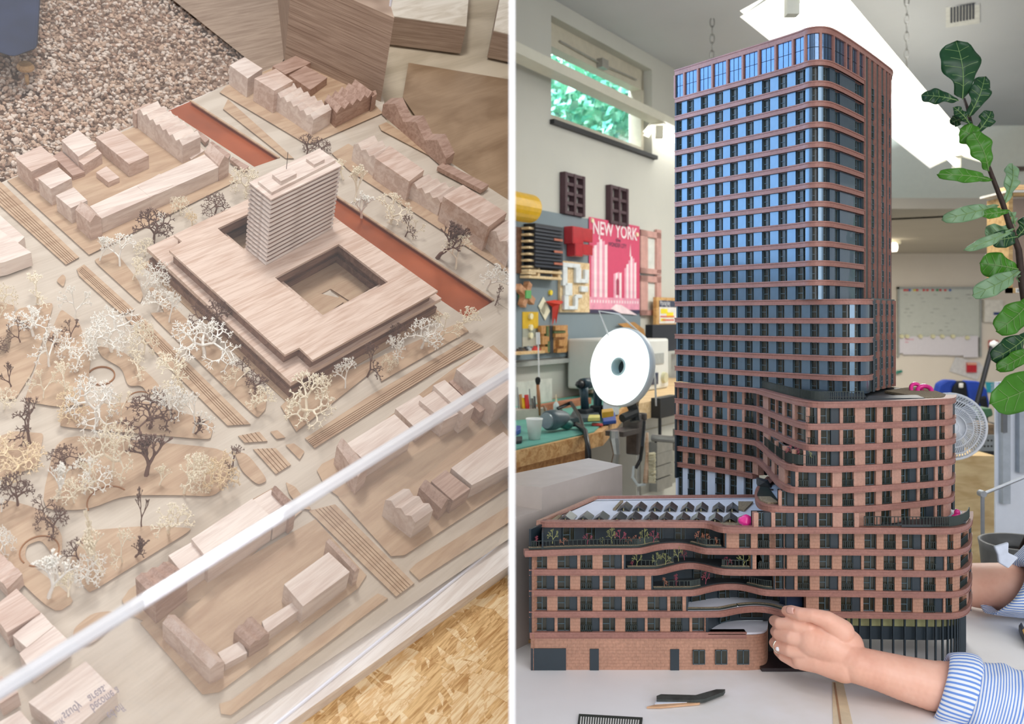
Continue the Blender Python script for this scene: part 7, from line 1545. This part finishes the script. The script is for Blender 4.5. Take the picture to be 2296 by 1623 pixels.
# monopod and notices
m = MB(); mD = 3.9; e_ = P(2183, 960, mD); m.tube([P(2224, 776, mD), P(2190, 905, mD), e_, Vector((e_.x - .08, e_.y, .002))], .011, 8); r = tag(m.build('black_pole', flat('pole_black', '14161A', .3)), 'slanting black pole with white ball joint in front of the jacket', 'pole'); m = MB(); m.lathe(P(2229, 773, mD), Vector((0, 0, 1)), [(0, -.02), (.016, -.012), (.02, 0), (.016, .012), (0, .02)], 14); m.build('ball_joint', flat('ball_white', 'E0E0DC', .3), r, smooth=True)
m = MB(); q = [P(x, y, D2b - .004) for x, y in ((2210, 856), (2236, 858), (2236, 880), (2214, 880))]; m.prism(q, [v + Vector((0, .01, 0)) for v in q]); r = tag(m.build('turquoise_card', flat('turquoise', '2AA8C0', .5)), 'turquoise card with white lettering behind the chair', 'card'); text_mb('GYRO', P(2222, 860, D2b - .006), Vector((0, 0, -1)), Vector((1, 0, 0)), .04, fit=.075).build('lettering', flat('white_ink', 'F0F0F0'), r)
# green bag, blocks, crate
m = MB(); q = [P(x, y, 3.6) for x, y in ((2188, 925), (2200, 915), (2226, 915), (2230, 932), (2196, 945))]; m.prism(q, [v + Vector((0, .1, 0)) for v in q]); tag(m.build('green_case', flat('green_case', '3F6A4A', .5), bevel=.01), 'flat green case lying beside the jacket', 'case')
zc_ = P(2200, 945, 3.6).z - .004
m = MB(); m.box((XZ(2180, 3.58), 3.58, 0), (XZ(2236, 3.58) - XZ(2180, 3.58), 0, 0), (0, .22, 0), (0, 0, zc_)); tag(m.build('black_trolley', flat('trolley_black', '1A1C1E', .6), bevel=.004), 'black trolley side behind the fan under the green case', 'trolley')
# wooden cabinet with crate on top (right)
cD = 3.0; cb = empty('wooden_cabinet', P(2180, 1200, cD), 'plain light wood cabinet side at the right behind the fan', 'cabinet'); cb.location.z = 0
x0, x1 = XZ(2050, cD), XZ(2232, cD); zt_ = P(0, 1022, cD).z
m = MB(); m.box((x0, cD, .0), (x1 - x0, 0, 0), (0, .5, 0), (0, 0, zt_)); m.build('body', wood('cabinet_birch', 'C9A877', 'E2C898', 1.57, .8, .5, 5, .2, ry=1.57), cb)
cr = empty('metal_crate', P(2212, 1018, cD + .1), 'perforated grey metal crate with wooden blocks on the cabinet', 'crate')
m = MB(); a_ = P(2192, 1018, cD + .1); m.box((a_.x, cD + .1, zt_ + .001), (XZ(2234, cD + .1) - a_.x, 0, 0), (0, .3, 0), (0, 0, .055)); m.build('front', flat('crate_grey', '8E9498', .4, .4), cr)
for i in range(5):
    for j in range(2): m = MB(); m.lathe(Vector((a_.x + .012 + i * .012, cD + .0995, zt_ + .018 + j * .02)), Vector((0, -1, 0)), [(0, .001), (.0035, .001), (.0035, 0)], 10); m.build('hole', flat('hole_dark', '23221E'), cr)
for i, (px, py, w_, h, c_) in enumerate([(2200, 982, 24, 10, 'B98A5C'), (2214, 972, 26, 8, 'C9A070'), (2212, 960, 24, 12, 'E0DCD4')]):
    m = MB(); c = P(px + 6, py, cD + .15); m.cbox(Vector((c.x, cD + .2, c.z)), w_ * cD / F, .16, h * cD / F); tag(m.build('stacked_offcut', flat('off_' + c_, c_, .7), bevel=.002), ['brown offcut on the metal crate', 'tan offcut in the middle above the metal crate', 'white crumpled cloth on the top of the crate pile'][i], 'offcut')
m = MB(); c = P(2216, 992, cD + .15); m.box((XZ(2196, cD + .12), cD + .12, zt_ + .056), (XZ(2232, cD + .12) - XZ(2196, cD + .12), 0, 0), (0, .25, 0), (0, 0, .035)); tag(m.build('wooden_tray', flat('tray_brown', '7A6650', .7)), 'brown tray between the metal crate and the offcuts', 'tray')
# desk fan
fD = 1.75; fc = P(2118, 955, fD); fn = Vector((-.35, -.9, .05)).normalized(); k = fD / F
fan = empty('standing_fan', Vector((fc.x + .03, fD + .06, 0)), 'white wire guarded fan standing behind the tower model', 'fan')
fc = P(2130, 956, fD); m = MB(); u = fn.cross(ZU).normalized(); v = u.cross(fn)
def circ(c, R_, r_, n=40):
    m.tube([c + (u * math.cos(i / n * 6.28319) + v * math.sin(i / n * 6.28319)) * R_ for i in range(n + 1)], r_, 5, cap=False)
circ(fc, 73 * k, .0032)
for R_, dz in ((15, .030), (30, .028), (45, .022), (60, .012)): circ(fc + fn * dz, R_ * k, .0013)
for i in range(72):
    a_ = i / 72 * 6.28319; d = u * math.cos(a_) + v * math.sin(a_); d2_ = u * math.cos(a_ + .25) + v * math.sin(a_ + .25); d3_ = u * math.cos(a_ + .5) + v * math.sin(a_ + .5)
    m.tube([fc + d * 14 * k + fn * .030, fc + d2_ * 45 * k + fn * .022, fc + d3_ * 73 * k], .0012, 3, cap=False); m.tube([fc + d * 14 * k - fn * .030, fc + d * 50 * k - fn * .026, fc + d * 73 * k], .0010, 3, cap=False)
m.build('wire_guard', flat('fan_white', 'E8ECF2', .4, vary=.01), fan, smooth=True)
for i in range(3):
    a_ = i * 2.094 + .4; pts = []
    for rr, aa, dz in ((14, -.2, .006), (40, -.5, .012), (64, -.35, .01), (66, .15, 0), (45, .45, -.008), (14, .4, -.006)): pts.append(fc + (u * math.cos(a_ + aa) + v * math.sin(a_ + aa)) * rr * k + fn * dz)
    m = MB(); m.prism(pts, [p_ - fn * .0015 for p_ in pts]); m.build('blade', flat('blade_white', 'D4DCE8', .3, vary=.02), fan, smooth=False)
m = MB(); m.lathe(fc - fn * .05, fn, [(0, 0), (20 * k, 0), (22 * k, .04), (15 * k, .08), (0, .084)], 20); m.build('hub', flat('fan_white', 'E8ECF2'), fan, smooth=True)
m = MB(); m.tube([fc - fn * .04, fc - fn * .045 - ZU * .12, Vector((fc.x + .01, fc.y + .05, .01))], .009, 10); m.lathe(Vector((fc.x + .01, fc.y + .05, .0008)), ZU, [(0, 0), (.16, 0), (.16, .012), (.03, .03), (0, .03)], 24); m.build('stand', flat('fan_white', 'E8ECF2'), fan, smooth=True)
# right side: white wall end with window frame, shelf case, lamp arm, plant
wlD = 2.25; x0 = XZ(2232, wlD)
m = MB(); m.box((x0, wlD, 0), (1.2, 0, 0), (0, .006, 0), (0, 0, P(0, 856, wlD).z)); tag(m.build('wall_right', flat('window_reveal_white', 'E4EAF4', .5, vary=.02)), kind='structure')
wf = empty('window_2', P(2262, 1130, wlD - .02), None, None); wf['kind'] = 'structure'
m = MB(); brect(m, 2249, 858, 2266, 1130, .0, .02, wlD); m.build('window_post', flat('post_grey', 'AEB6BE', .4), wf); m = MB(); brect(m, 2249, 900, 2259, 970, .02, .03, wlD); m.build('dark_catch', flat('catch_grey', '6A6E72', .4), wf)
m = MB(); brect(m, 2286, 858, 2310, 1060, .0, .02, wlD); m.build('window_post', flat('post_grey', 'AEB6BE'), wf)
sc_r = empty('glass_showcase', P(2280, 657, 2.6), 'wooden wall showcase with glazed front cut by the right edge', 'showcase')
OAK = wood('oak_case', 'A88450', 'C9A873', 0, 1, ry=1.57)
a_, b_ = P(2262, 655, 2.6), P(2420, 430, 2.6)
for q in ((2262, 430, 2271, 657), (2262, 430, 2400, 439), (2262, 645, 2400, 657)): m = MB(); brect(m, *q, .0, .02, 2.6); m.build('case_frame', OAK, sc_r)
m = MB(); brect(m, 2271, 439, 2400, 645, -.12, -.11, 2.6); m.build('back_panel', flat('case_back', 'A0856A', .6), sc_r); m = MB(); brect(m, 2262, 439, 2266, 645, -.12, 0, 2.6); m.build('side_panel', OAK, sc_r)
m = MB(); brect(m, 2258, 426, 2400, 431, -.12, .03, 2.6); m.build('top_board', flat('case_top', 'DAD6CC', .5), sc_r); m = MB(); brect(m, 2271, 439, 2400, 645, .004, .006, 2.6); m.build('glazing', glass('case_glass', .08), sc_r)
m = MB(); brect(m, 2278, 646, 2300, 656, .02, .022, 2.6); lbp = m.build('name_plate', flat('plate_white', 'EAE8E0'), sc_r); text_mb('株式會', P(2280, 654, 2.577), Vector((1, 0, 0)), ZU, .010, fit=.019).build('lettering', flat('ink_black', '303030'), sc_r)
m = MB(); brect(m, 2272, 414, 2310, 425, -.1, -.02, 2.6); tag(m.build('small_wooden_box', wood('tiny_box', 'C69A68', 'DDB888', 0, 1)), 'small wooden box on top of the wall showcase', 'box')
m = MB(); brect(m, 2275, 373, 2310, 383, 0, .01, 5.1); tag(m.build('wall_grille', flat('grille_brown', '6A5A50', .5)), 'small dark grille high on the far wall at the right edge', 'grille')
# jointed lamp arm
aD = 1.9; la = empty('lamp_arm', P(2205, 1250, aD), 'thin grey jointed lamp arm on a pole at the right', 'lamp'); AM = flat('arm_grey', 'A4A8AE', .35, .5)
m = MB(); a_ = P(2206, 1300, aD); m.tube([Vector((a_.x, aD, .002)), P(2203, 1108, aD)], .0042, 8); m.build('pole', AM, la)
m = MB(); m.tube([P(2205, 1107, aD), P(2310, 1064, aD)], .0038, 8); m.build('upper_arm', AM, la); m = MB(); m.lathe(P(2206, 1108, aD - .008), Vector((0, 1, 0)), [(0, 0), (.007, 0), (.007, .016), (0, .016)], 14); m.build('joint', AM, la)
# plant pot
pD = 1.72; pc = P(2262, 1300, pD); pot = empty('plant_pot', Vector((pc.x + .02, pD, P(0, 1222, pD - .02).z - .16)), 'round grey pot with dark soil partly hidden by the striped sleeve', 'pot')
pc = Vector((XZ(2288, pD), pD, P(0, 1222, pD - .02).z - .16)); hr = .16; R_ = 84 * pD / F
st_ = empty('plant_stool', Vector((pc.x, pD, 0)), 'small wooden stool carrying the grey plant pot', 'stool')
m = MB(); m.box((pc.x - .09, pD - .09, pc.z - .02), (.18, 0, 0), (0, .18, 0), (0, 0, .02)); m.build('seat', wood('stool_pine', 'B98A55', 'D8B27C', 0, 1), st_)
for dx, dy in ((-1, -1), (1, -1), (-1, 1), (1, 1)): m = MB(); m.tube([Vector((pc.x + dx * .075, pD + dy * .075, .001)), Vector((pc.x + dx * .06, pD + dy * .06, pc.z - .02))], .012, 8); m.build('leg', wood('stool_pine', 'B98A55', 'D8B27C'), st_)
m = MB()
m.lathe(pc + ZU * .001, ZU, [(0, 0), (R_ * .8, 0), (R_ * .98, hr * .9), (R_ * 1.02, hr), (R_ * .93, hr), (R_ * .9, hr * .85)], 40); m.build('pot', flat('pot_grey', '6E6E6C', .5, vary=.15), pot, smooth=True)
m = MB(); m.lathe(pc + ZU * hr * .84, ZU, [(0, .004), (R_ * .91, 0), (0, -.004)], 30); m.build('soil', flat('soil_dark', '3C3430', .9, vary=.4, vs=200, bmp=.6), pot)
# fiddle leaf fig
plt = empty('fiddle_leaf_fig', pc + ZU * hr * .85, 'tall fiddle leaf fig with large glossy leaves along the right edge', 'plant')
gD = 1.5
def Q(px, py, D=gD): return P(px, py, D)
m = MB(); m.tube([pc + ZU * hr * .84, Q(2350, 1120, 1.66), Q(2372, 980, 1.6), Q(2345, 850, 1.56), Q(2310, 760, 1.52), Q(2292, 640), Q(2284, 560), Q(2262, 500), Q(2248, 455), Q(2232, 415), Q(2218, 378), Q(2195, 330, 1.52), Q(2180, 290, 1.54), Q(2170, 245, 1.56), Q(2162, 222, 1.58)], [.009, .009, .008, .007, .0062, .006, .0055, .005, .0045, .004, .0038, .0035, .003, .003, .0025], 8); m.build('stem', flat('stem_brown', '3A2A22', .7, vary=.3, vs=80), plt, smooth=True)
def leafmat2(nm, top, under):
    m, nt, b = nodes(nm); g = nt.nodes.new('ShaderNodeNewGeometry'); v = coords(nt)
    c0 = ramp(nt, noise(nt, v, 25, 3), [(.3, top), (.7, tuple(min(1, x * 1.3) for x in lin(top)[:3]))]); c1_ = ramp(nt, noise(nt, v, 25, 3), [(.3, under), (.7, tuple(min(1, x * 1.15) for x in lin(under)[:3]))])
    b.inputs['Roughness'].default_value = .35; nt.links.new(c0, b.inputs['Base Color'])
    b.inputs['Transmission Weight'].default_value = 0
    tr = nt.nodes.new('ShaderNodeBsdfTranslucent'); nt.links.new(c0, tr.inputs[0]); mx = nt.nodes.new('ShaderNodeMixShader'); mx.inputs[0].default_value = .3
    nt.links.new(b.outputs[0], mx.inputs[1]); nt.links.new(tr.outputs[0], mx.inputs[2]); nt.links.new(mx.outputs[0], nt.nodes['Material Output'].inputs[0]); return m
LFD, LFM, LFP = leafmat2('leaf_dark', '25502E', '7FA080'), leafmat2('leaf_mid', '4F8F2A', '8FB08A'), leafmat2('leaf_pale', '8DB088', 'A8C4A0')
VEIN = flat('leaf_vein', '83A462', .5)
def leaf(base, tip, width, mat, D=gD, dD=0.0, curl=.12, lab=None, fold=.15):
    A, B = Q(base[0], base[1], D), Q(tip[0], tip[1], D + dD); ax = (B - A); L = ax.length; ax.normalize()
    side = ax.cross(Vector((0, -1, 0))).normalized(); nn = side.cross(ax).normalized(); w_ = width * 1.12 * D / F; nu, nv = 20, 10; m = MB(); G = []
    prof = lambda t: max(0, 1 - t ** 5) ** .5 * min(1, t * 12) * (.30 + .70 * (1 / (1 + math.exp(-(t - .38) * 11)))) * (1.0 if t < .97 else .8)
    rn = random.Random(int(base[0] + tip[1]))
    ph = rn.random() * 6
    for i in range(nu + 1):
        t = i / nu; c = A + ax * L * t + nn * (curl * L * math.sin(math.pi * t))
        row = []
        for j in range(nv + 1):
            s = (j / nv - .5) * 2; ww = prof(t) * w_ / 2; row.append(c + side * s * ww + nn * (-fold * abs(s) * ww + .004 * math.sin(t * 17 + ph + (s > 0)) * abs(s)))
        G.append(row)
    b0 = 0
    for row in G: m.v += row
    for i in range(nu):
        for j in range(nv): a_ = i * (nv + 1) + j; m.f.append((a_, a_ + 1, a_ + nv + 2, a_ + nv + 1)); m.m.append(0)
    o = m.build('leaf', mat, plt, smooth=True)
    if not o: return
    sd = o.modifiers.new('thickness', 'SOLIDIFY'); sd.thickness = .0008
    m = MB(); eye = (EYE - A).normalized() * .0012
    m.tube([G[i][nv // 2] + eye for i in range(nu + 1)], [.0009 * (1 - i / nu * .6) for i in range(nu + 1)], 5)
    for i in range(4, nu - 3, 3):
        for s in (0, nv):
            c = G[i][nv // 2]; e = G[min(nu, i + 2)][s]; q = G[min(nu, i + 1)][nv // 2 + (-2 if s == 0 else 2)]; m.tube([c + eye, q + eye, c.lerp(e, .82) + eye], .00035, 4)
    m.build('vein', VEIN, o)
LV = [((2158, 222), (2143, 92), 88, LFD, 0), ((2150, 226), (2066, 214), 34, LFD, .03), ((2172, 262), (2208, 172), 46, LFD, 0), ((2176, 282), (2138, 240), 22, LFD, 0), ((2165, 262), (2133, 275), 26, LFD, .03), ((2192, 296), (2222, 250), 36, LFD, .01),
      ((2200, 322), (2154, 290), 50, LFM, .0), ((2217, 384), (2180, 296), 52, LFM, -.01), ((2222, 404), (2103, 390), 30, LFM, -.04), ((2252, 458), (2270, 368), 36, LFP, .03), ((2236, 462), (2114, 492), 34, LFP, -.03), ((2262, 474), (2196, 482), 22, LFM, -.02),
      ((2266, 510), (2212, 535), 52, LFP, .02), ((2276, 512), (2160, 562), 22, LFP, -.03), ((2283, 530), (2226, 540), 40, LFD, -.02), ((2281, 530), (2312, 490), 40, LFD, 0), ((2276, 508), (2262, 470), 18, LFP, .02),
      ((2286, 604), (2196, 590), 58, LFM, 0), ((2286, 606), (2180, 662), 42, LFP, -.04), ((2302, 610), (2284, 632), 20, LFP, 0), ((2310, 670), (2236, 742), 62, LFM, -.03), ((2306, 748), (2226, 806), 52, LFD, -.03), ((2312, 778), (2237, 828), 36, LFM, -.04), ((2330, 842), (2222, 906), 82, LFM, -.10)]
for b_, t_, w_, mt, dd in LV: leaf(b_, t_, w_, mt, gD, dd)
# utility knife at the right edge
r = empty('utility_knife', on_plane(2290, 1408, TZ), 'black and yellow cutter knife lying at the right table edge', 'knife')
m = MB(); quadslab(m, [(2284, 1400), (2290, 1392), (2310, 1430), (2304, 1440)], TZ + .012, .011); m.build('body', flat('knife_black', '222222', .4), r, bevel=.002); m = MB(); quadslab(m, [(2292, 1412), (2297, 1408), (2306, 1424), (2300, 1430)], TZ + .013, .001); m.build('yellow_inlay', flat('knife_yellow', 'E0A820', .4), r)
# ================================================================== the person: two bare forearms with rolled striped sleeves
def skinmat():
    m, nt, b = nodes('skin'); v = coords(nt)
    nt.links.new(ramp(nt, noise(nt, v, 18, 4, .6), [(.3, 'DDA18A'), (.5, 'EBB59D'), (.72, 'F0C0AA')]), b.inputs['Base Color'])
    b.inputs['Roughness'].default_value = .48; b.inputs['Subsurface Weight'].default_value = .15; b.inputs['Subsurface Radius'].default_value = (.012, .005, .003); b.inputs['Subsurface Scale'].default_value = .6
    bump(nt, b, noise(nt, v, 700, 2), .08, .0006); return m
SKIN = skinmat(); NAIL = flat('nail_pale', 'E8B4A4', .25, vary=.03, coat=.4)
def J(X, Y, D): x, y = k8(X, Y); return P(x, y, D)
def ball(m, c, r_, n=12, sq=None):
    b = len(m.v); ico = bmesh.new(); bmesh.ops.create_icosphere(ico, subdivisions=3, radius=1)
    for v in ico.verts: m.v.append(c + Vector(v.co) * r_)
    for f in ico.faces: m.f.append(tuple(b + v.index for v in f.verts)); m.m.append(0)
    ico.free()
def limb(m, pts):
    """chain of overlapping balls: (point, radius)"""
    for (a, ra), (b, rb) in zip(pts, pts[1:]):
        n = max(2, int((b - a).length / (min(ra, rb) * .28)))
        for i in range(n + 1): t = i / n; ball(m, a.lerp(b, t), ra + (rb - ra) * t)
PS = empty('person', P(2200, 1560, 1.0), 'person in a rolled up blue striped shirt steadying the tower model with one hand', 'person')
S = 1.0 / F * .2596
m = MB()
hd = 1.03
W_r = J(880, 930, 1.0)
limb(m, [(J(1750, 1130, .985), 215 * S), (J(1500, 1105, .99), 208 * S), (J(1250, 1040, .995), 186 * S), (J(1050, 980, 1.0), 168 * S), (J(860, 930, 1.005), 158 * S)])
limb(m, [(J(860, 930, 1.005), 158 * S), (J(740, 850, 1.015), 160 * S), (J(600, 760, 1.02), 168 * S), (J(470, 720, 1.025), 150 * S)])
limb(m, [(J(760, 760, 1.02), 150 * S), (J(560, 640, 1.025), 118 * S), (J(420, 660, 1.03), 108 * S)])
limb(m, [(J(740, 940, 1.01), 140 * S), (J(520, 890, 1.02), 110 * S), (J(380, 880, 1.03), 92 * S)])
# knuckle row
fingers = {
 'index': [(J(440, 610, 1.025), 78 * S), (J(330, 590, 1.03), 66 * S), (J(190, 570, 1.045), 56 * S), (J(140, 545, 1.075), 50 * S), (J(150, 550, 1.095), 44 * S)],
 'middle': [(J(420, 710, 1.022), 76 * S), (J(290, 690, 1.03), 66 * S), (J(180, 660, 1.048), 56 * S), (J(150, 640, 1.078), 50 * S), (J(170, 650, 1.10), 44 * S)],
 'ring': [(J(410, 810, 1.024), 74 * S), (J(280, 800, 1.032), 62 * S), (J(175, 765, 1.05), 54 * S), (J(140, 735, 1.075), 49 * S), (J(160, 735, 1.10), 42 * S)],
 'pinky': [(J(430, 900, 1.028), 68 * S), (J(330, 905, 1.035), 58 * S), (J(220, 850, 1.05), 50 * S), (J(175, 810, 1.072), 45 * S), (J(190, 800, 1.09), 38 * S)]}
for q in fingers.values(): limb(m, q)
limb(m, [(J(720, 640, 1.015), 110 * S), (J(600, 540, 1.012), 78 * S), (J(470, 500, 1.015), 62 * S), (J(370, 490, 1.022), 60 * S), (J(290, 465, 1.035), 55 * S), (J(245, 460, 1.045), 46 * S)])
m2 = MB()
# far arm (their left), running behind the model
aD_ = 1.30
limb(m, []) if False else None
body = m.build('hand_and_forearm', SKIN, PS, smooth=True)
def organic(o, vx, it):
    rm = o.modifiers.new('remesh', 'REMESH'); rm.mode = 'VOXEL'; rm.voxel_size = vx; rm.use_smooth_shade = True
    sm = o.modifiers.new('smooth', 'SMOOTH'); sm.iterations = it; sm.factor = .5
organic(body, .0011, 3)
k = aD_ / F
m = MB(); limb(m, [(P(2420, 1320, aD_), 60 * k), (P(2330, 1320, aD_), 58 * k), (P(2260, 1318, aD_), 56 * k), (P(2190, 1312, aD_ + .02), 50 * k), (P(2130, 1308, aD_ + .05), 40 * k)])
arm2 = m.build('far_forearm', SKIN, PS, smooth=True); organic(arm2, .003, 6)
# nails and ring
def nail(c, ax, nn, L, Wd):
    m = MB(); ax = ax.normalized(); sd = ax.cross(nn).normalized(); n2 = sd.cross(ax); rows = []
    for i in range(7):
        for j in range(7):
            u, v = (i / 6 - .5), (j / 6 - .5); w_ = 1 - .25 * (2 * u) ** 4 if u < 0 else 1 - .12 * (2 * u) ** 2
            m.v.append(c + ax * u * L + sd * v * Wd * w_ - n2 * (.22 * Wd * (2 * v) ** 2 + .03 * L * (2 * u) ** 2))
    for i in range(6):
        for j in range(6): a_ = i * 7 + j; m.f.append((a_, a_ + 1, a_ + 8, a_ + 7)); m.m.append(0)
    o = m.build('thumbnail', NAIL, PS, smooth=True); s = o.modifiers.new('thickness', 'SOLIDIFY'); s.thickness = .0006
tc_ = J(252, 455, 1.038); ax = J(200, 448, 1.046) - J(300, 462, 1.03)
nail(J(247, 452, 1.0385) + Vector((-.001, -.0262 * .46, .0035)) , ax, Vector((-.15, -1, .25)).normalized(), 85 * S, 66 * S)
rg = J(150, 775, 1.055); m = MB(); a0_, a1_ = fingers['ring'][1][0], fingers['ring'][3][0]; dn = (a1_ - a0_).normalized(); c = fingers['ring'][1][0].lerp(fingers['ring'][2][0], .93); u = dn.orthogonal().normalized(); v = dn.cross(u); R_ = 57 * S
m.tube([c + (u * math.cos(i / 24 * 6.2832) + v * math.sin(i / 24 * 6.2832)) * R_ for i in range(25)], .0009, 6, cap=False)
GO = flat('ring_metal', 'D8D0C0', .15, .95); ri = m.build('finger_ring', GO, PS, smooth=True); ri['label'] = 'thin silver ring with a small stone'
m = MB(); g = c + (Vector((-.5, -1, 0)).normalized()) * (R_ + .001); m.lathe(g, Vector((-.5, -1, .1)), [(0, -.001), (.0018, 0), (.0026, .0012), (.0014, .0022), (0, .0024)], 10); m.build('stone', flat('ring_stone', 'F4F4F8', .05, coat=.8), ri)
# striped sleeves
def stripe():
    m, nt, b = nodes('blue_stripe_cotton'); t = nt.nodes.new('ShaderNodeUVMap'); s = nt.nodes.new('ShaderNodeSeparateXYZ'); nt.links.new(t.outputs[0], s.inputs[0])
    mt = nt.nodes.new('ShaderNodeMath'); mt.operation = 'FRACT'; nt.links.new(s.outputs[0], mt.inputs[0])
    nt.links.new(ramp(nt, mt.outputs[0], [(.0, '6F97DC'), (.40, '6A92DA'), (.48, 'E9EDF2'), (.94, 'E9EDF2')]), b.inputs['Base Color']); b.inputs['Roughness'].default_value = .85
    bump(nt, b, noise(nt, coords(nt), 500, 2), .15, .0005); return m
STR = stripe()
def sleeve(rings, stripes, name, wr=.0, around=True, seed=1, th=.0016):
    """loft of rings: (centre, radius, axis direction, squash) ; stripes run along the loft when around is False"""
    n = 64; bm = bmesh.new(); uvl = bm.loops.layers.uv.new('UVMap'); R2 = []; rn = random.Random(seed); ph = [rn.random() * 6.28 for _ in range(8)]
    for i, (c, r_, ax, s) in enumerate(rings):
        ax = ax.normalized(); u = ax.cross(ZU).normalized(); v = u.cross(ax).normalized(); row = []
        for k_ in range(n):
            a = 2 * math.pi * k_ / n; rr = r_ * (1 + wr * (.5 * math.sin(3 * a + ph[0] + i * .7) + .35 * math.sin(5 * a + ph[1] - i * 1.1) + .25 * math.sin(9 * a + ph[2] + i * 1.7) + .5 * math.sin(i * 1.9 + ph[3] + 2 * a)))
            row.append(bm.verts.new(c + u * math.cos(a) * rr + v * math.sin(a) * rr * s))
        R2.append(row)
    for i in range(len(R2) - 1):
        for k_ in range(n):
            k2 = (k_ + 1) % n; f = bm.faces.new((R2[i][k_], R2[i][k2], R2[i + 1][k2], R2[i + 1][k_])); f.smooth = True
            for lp_, (ii, kk) in zip(f.loops, ((i, k_), (i, k_ + 1), (i + 1, k_ + 1), (i + 1, k_))):
                lp_[uvl].uv = ((kk / n * stripes) if around else (ii / (len(R2) - 1) * stripes), 0)
    me = bpy.data.meshes.new(name); bm.to_mesh(me); bm.free(); me.materials.append(STR); o = bpy.data.objects.new(name, me); COL.objects.link(o); o.parent = PS; o.matrix_basis = world_of(PS).inverted()
    sd = o.modifiers.new('thickness', 'SOLIDIFY'); sd.thickness = th; ss = o.modifiers.new('soft', 'SUBSURF'); ss.levels = ss.render_levels = 1
    return o
ax = J(1400, 1080, .99) - J(2100, 1330, .96); ax.normalize()
def ring_at(X, Y, D, r_, tilt=0, s=1.0): return (J(X, Y, D), r_ * S, (ax + Vector((0, 0, tilt))).normalized(), s)
# rolled cuff: a fat turned back tube
sleeve([ring_at(1600, 1120, .99, 232, .05), ring_at(1555, 1105, .99, 262, .05), ring_at(1580, 1105, .99, 292, .05), ring_at(1680, 1130, .985, 318, .1), ring_at(1790, 1160, .985, 325, .12), ring_at(1850, 1190, .98, 300, .12), ring_at(1820, 1190, .98, 262, .1)], 46, 'rolled_cuff', .05, True, 3, .003)
sleeve([ring_at(1800, 1180, .98, 262), ring_at(1880, 1210, .975, 300), ring_at(1980, 1240, .975, 305), ring_at(2060, 1250, .97, 322), ring_at(2150, 1290, .97, 318), ring_at(2260, 1300, .965, 340), ring_at(2400, 1340, .96, 350), ring_at(2560, 1380, .95, 370), ring_at(2900, 1460, .94, 400), ring_at(3400, 1560, .92, 440)], 32, 'shirt_sleeve', .07, False, 5, .002)
ax2 = Vector((-1, .08, .12)).normalized()
def r3(px, py, r_, s=1.0, D=aD_ - .02, t=0): return (P(px, py, D), r_ * aD_ / F, (ax2 + Vector((0, 0, t))).normalized(), s)
sleeve([r3(2262, 1318, 52, 1, t=.6), r3(2246, 1314, 62, 1.05, t=.6), r3(2252, 1308, 76, 1.1, t=.7), r3(2285, 1300, 84, 1.1, t=.5), r3(2320, 1296, 90), r3(2400, 1296, 96), r3(2600, 1290, 104), r3(2900, 1280, 112)], 60, 'far_rolled_cuff', .06, True, 8, .004)
m = MB(); q = [P(x, y, aD_ - .07) for x, y in ((2230, 1226), (2263, 1216), (2262, 1240), (2285, 1250), (2262, 1275), (2240, 1262), (2238, 1244))]; m.prism(q, [v_ + Vector((0, .006, 0)) for v_ in q]); kb = m.build('knot_tail', flat('sleeve_pale_blue', 'D4DCEA', .85, vary=.08, vs=60), PS, bevel=.002)
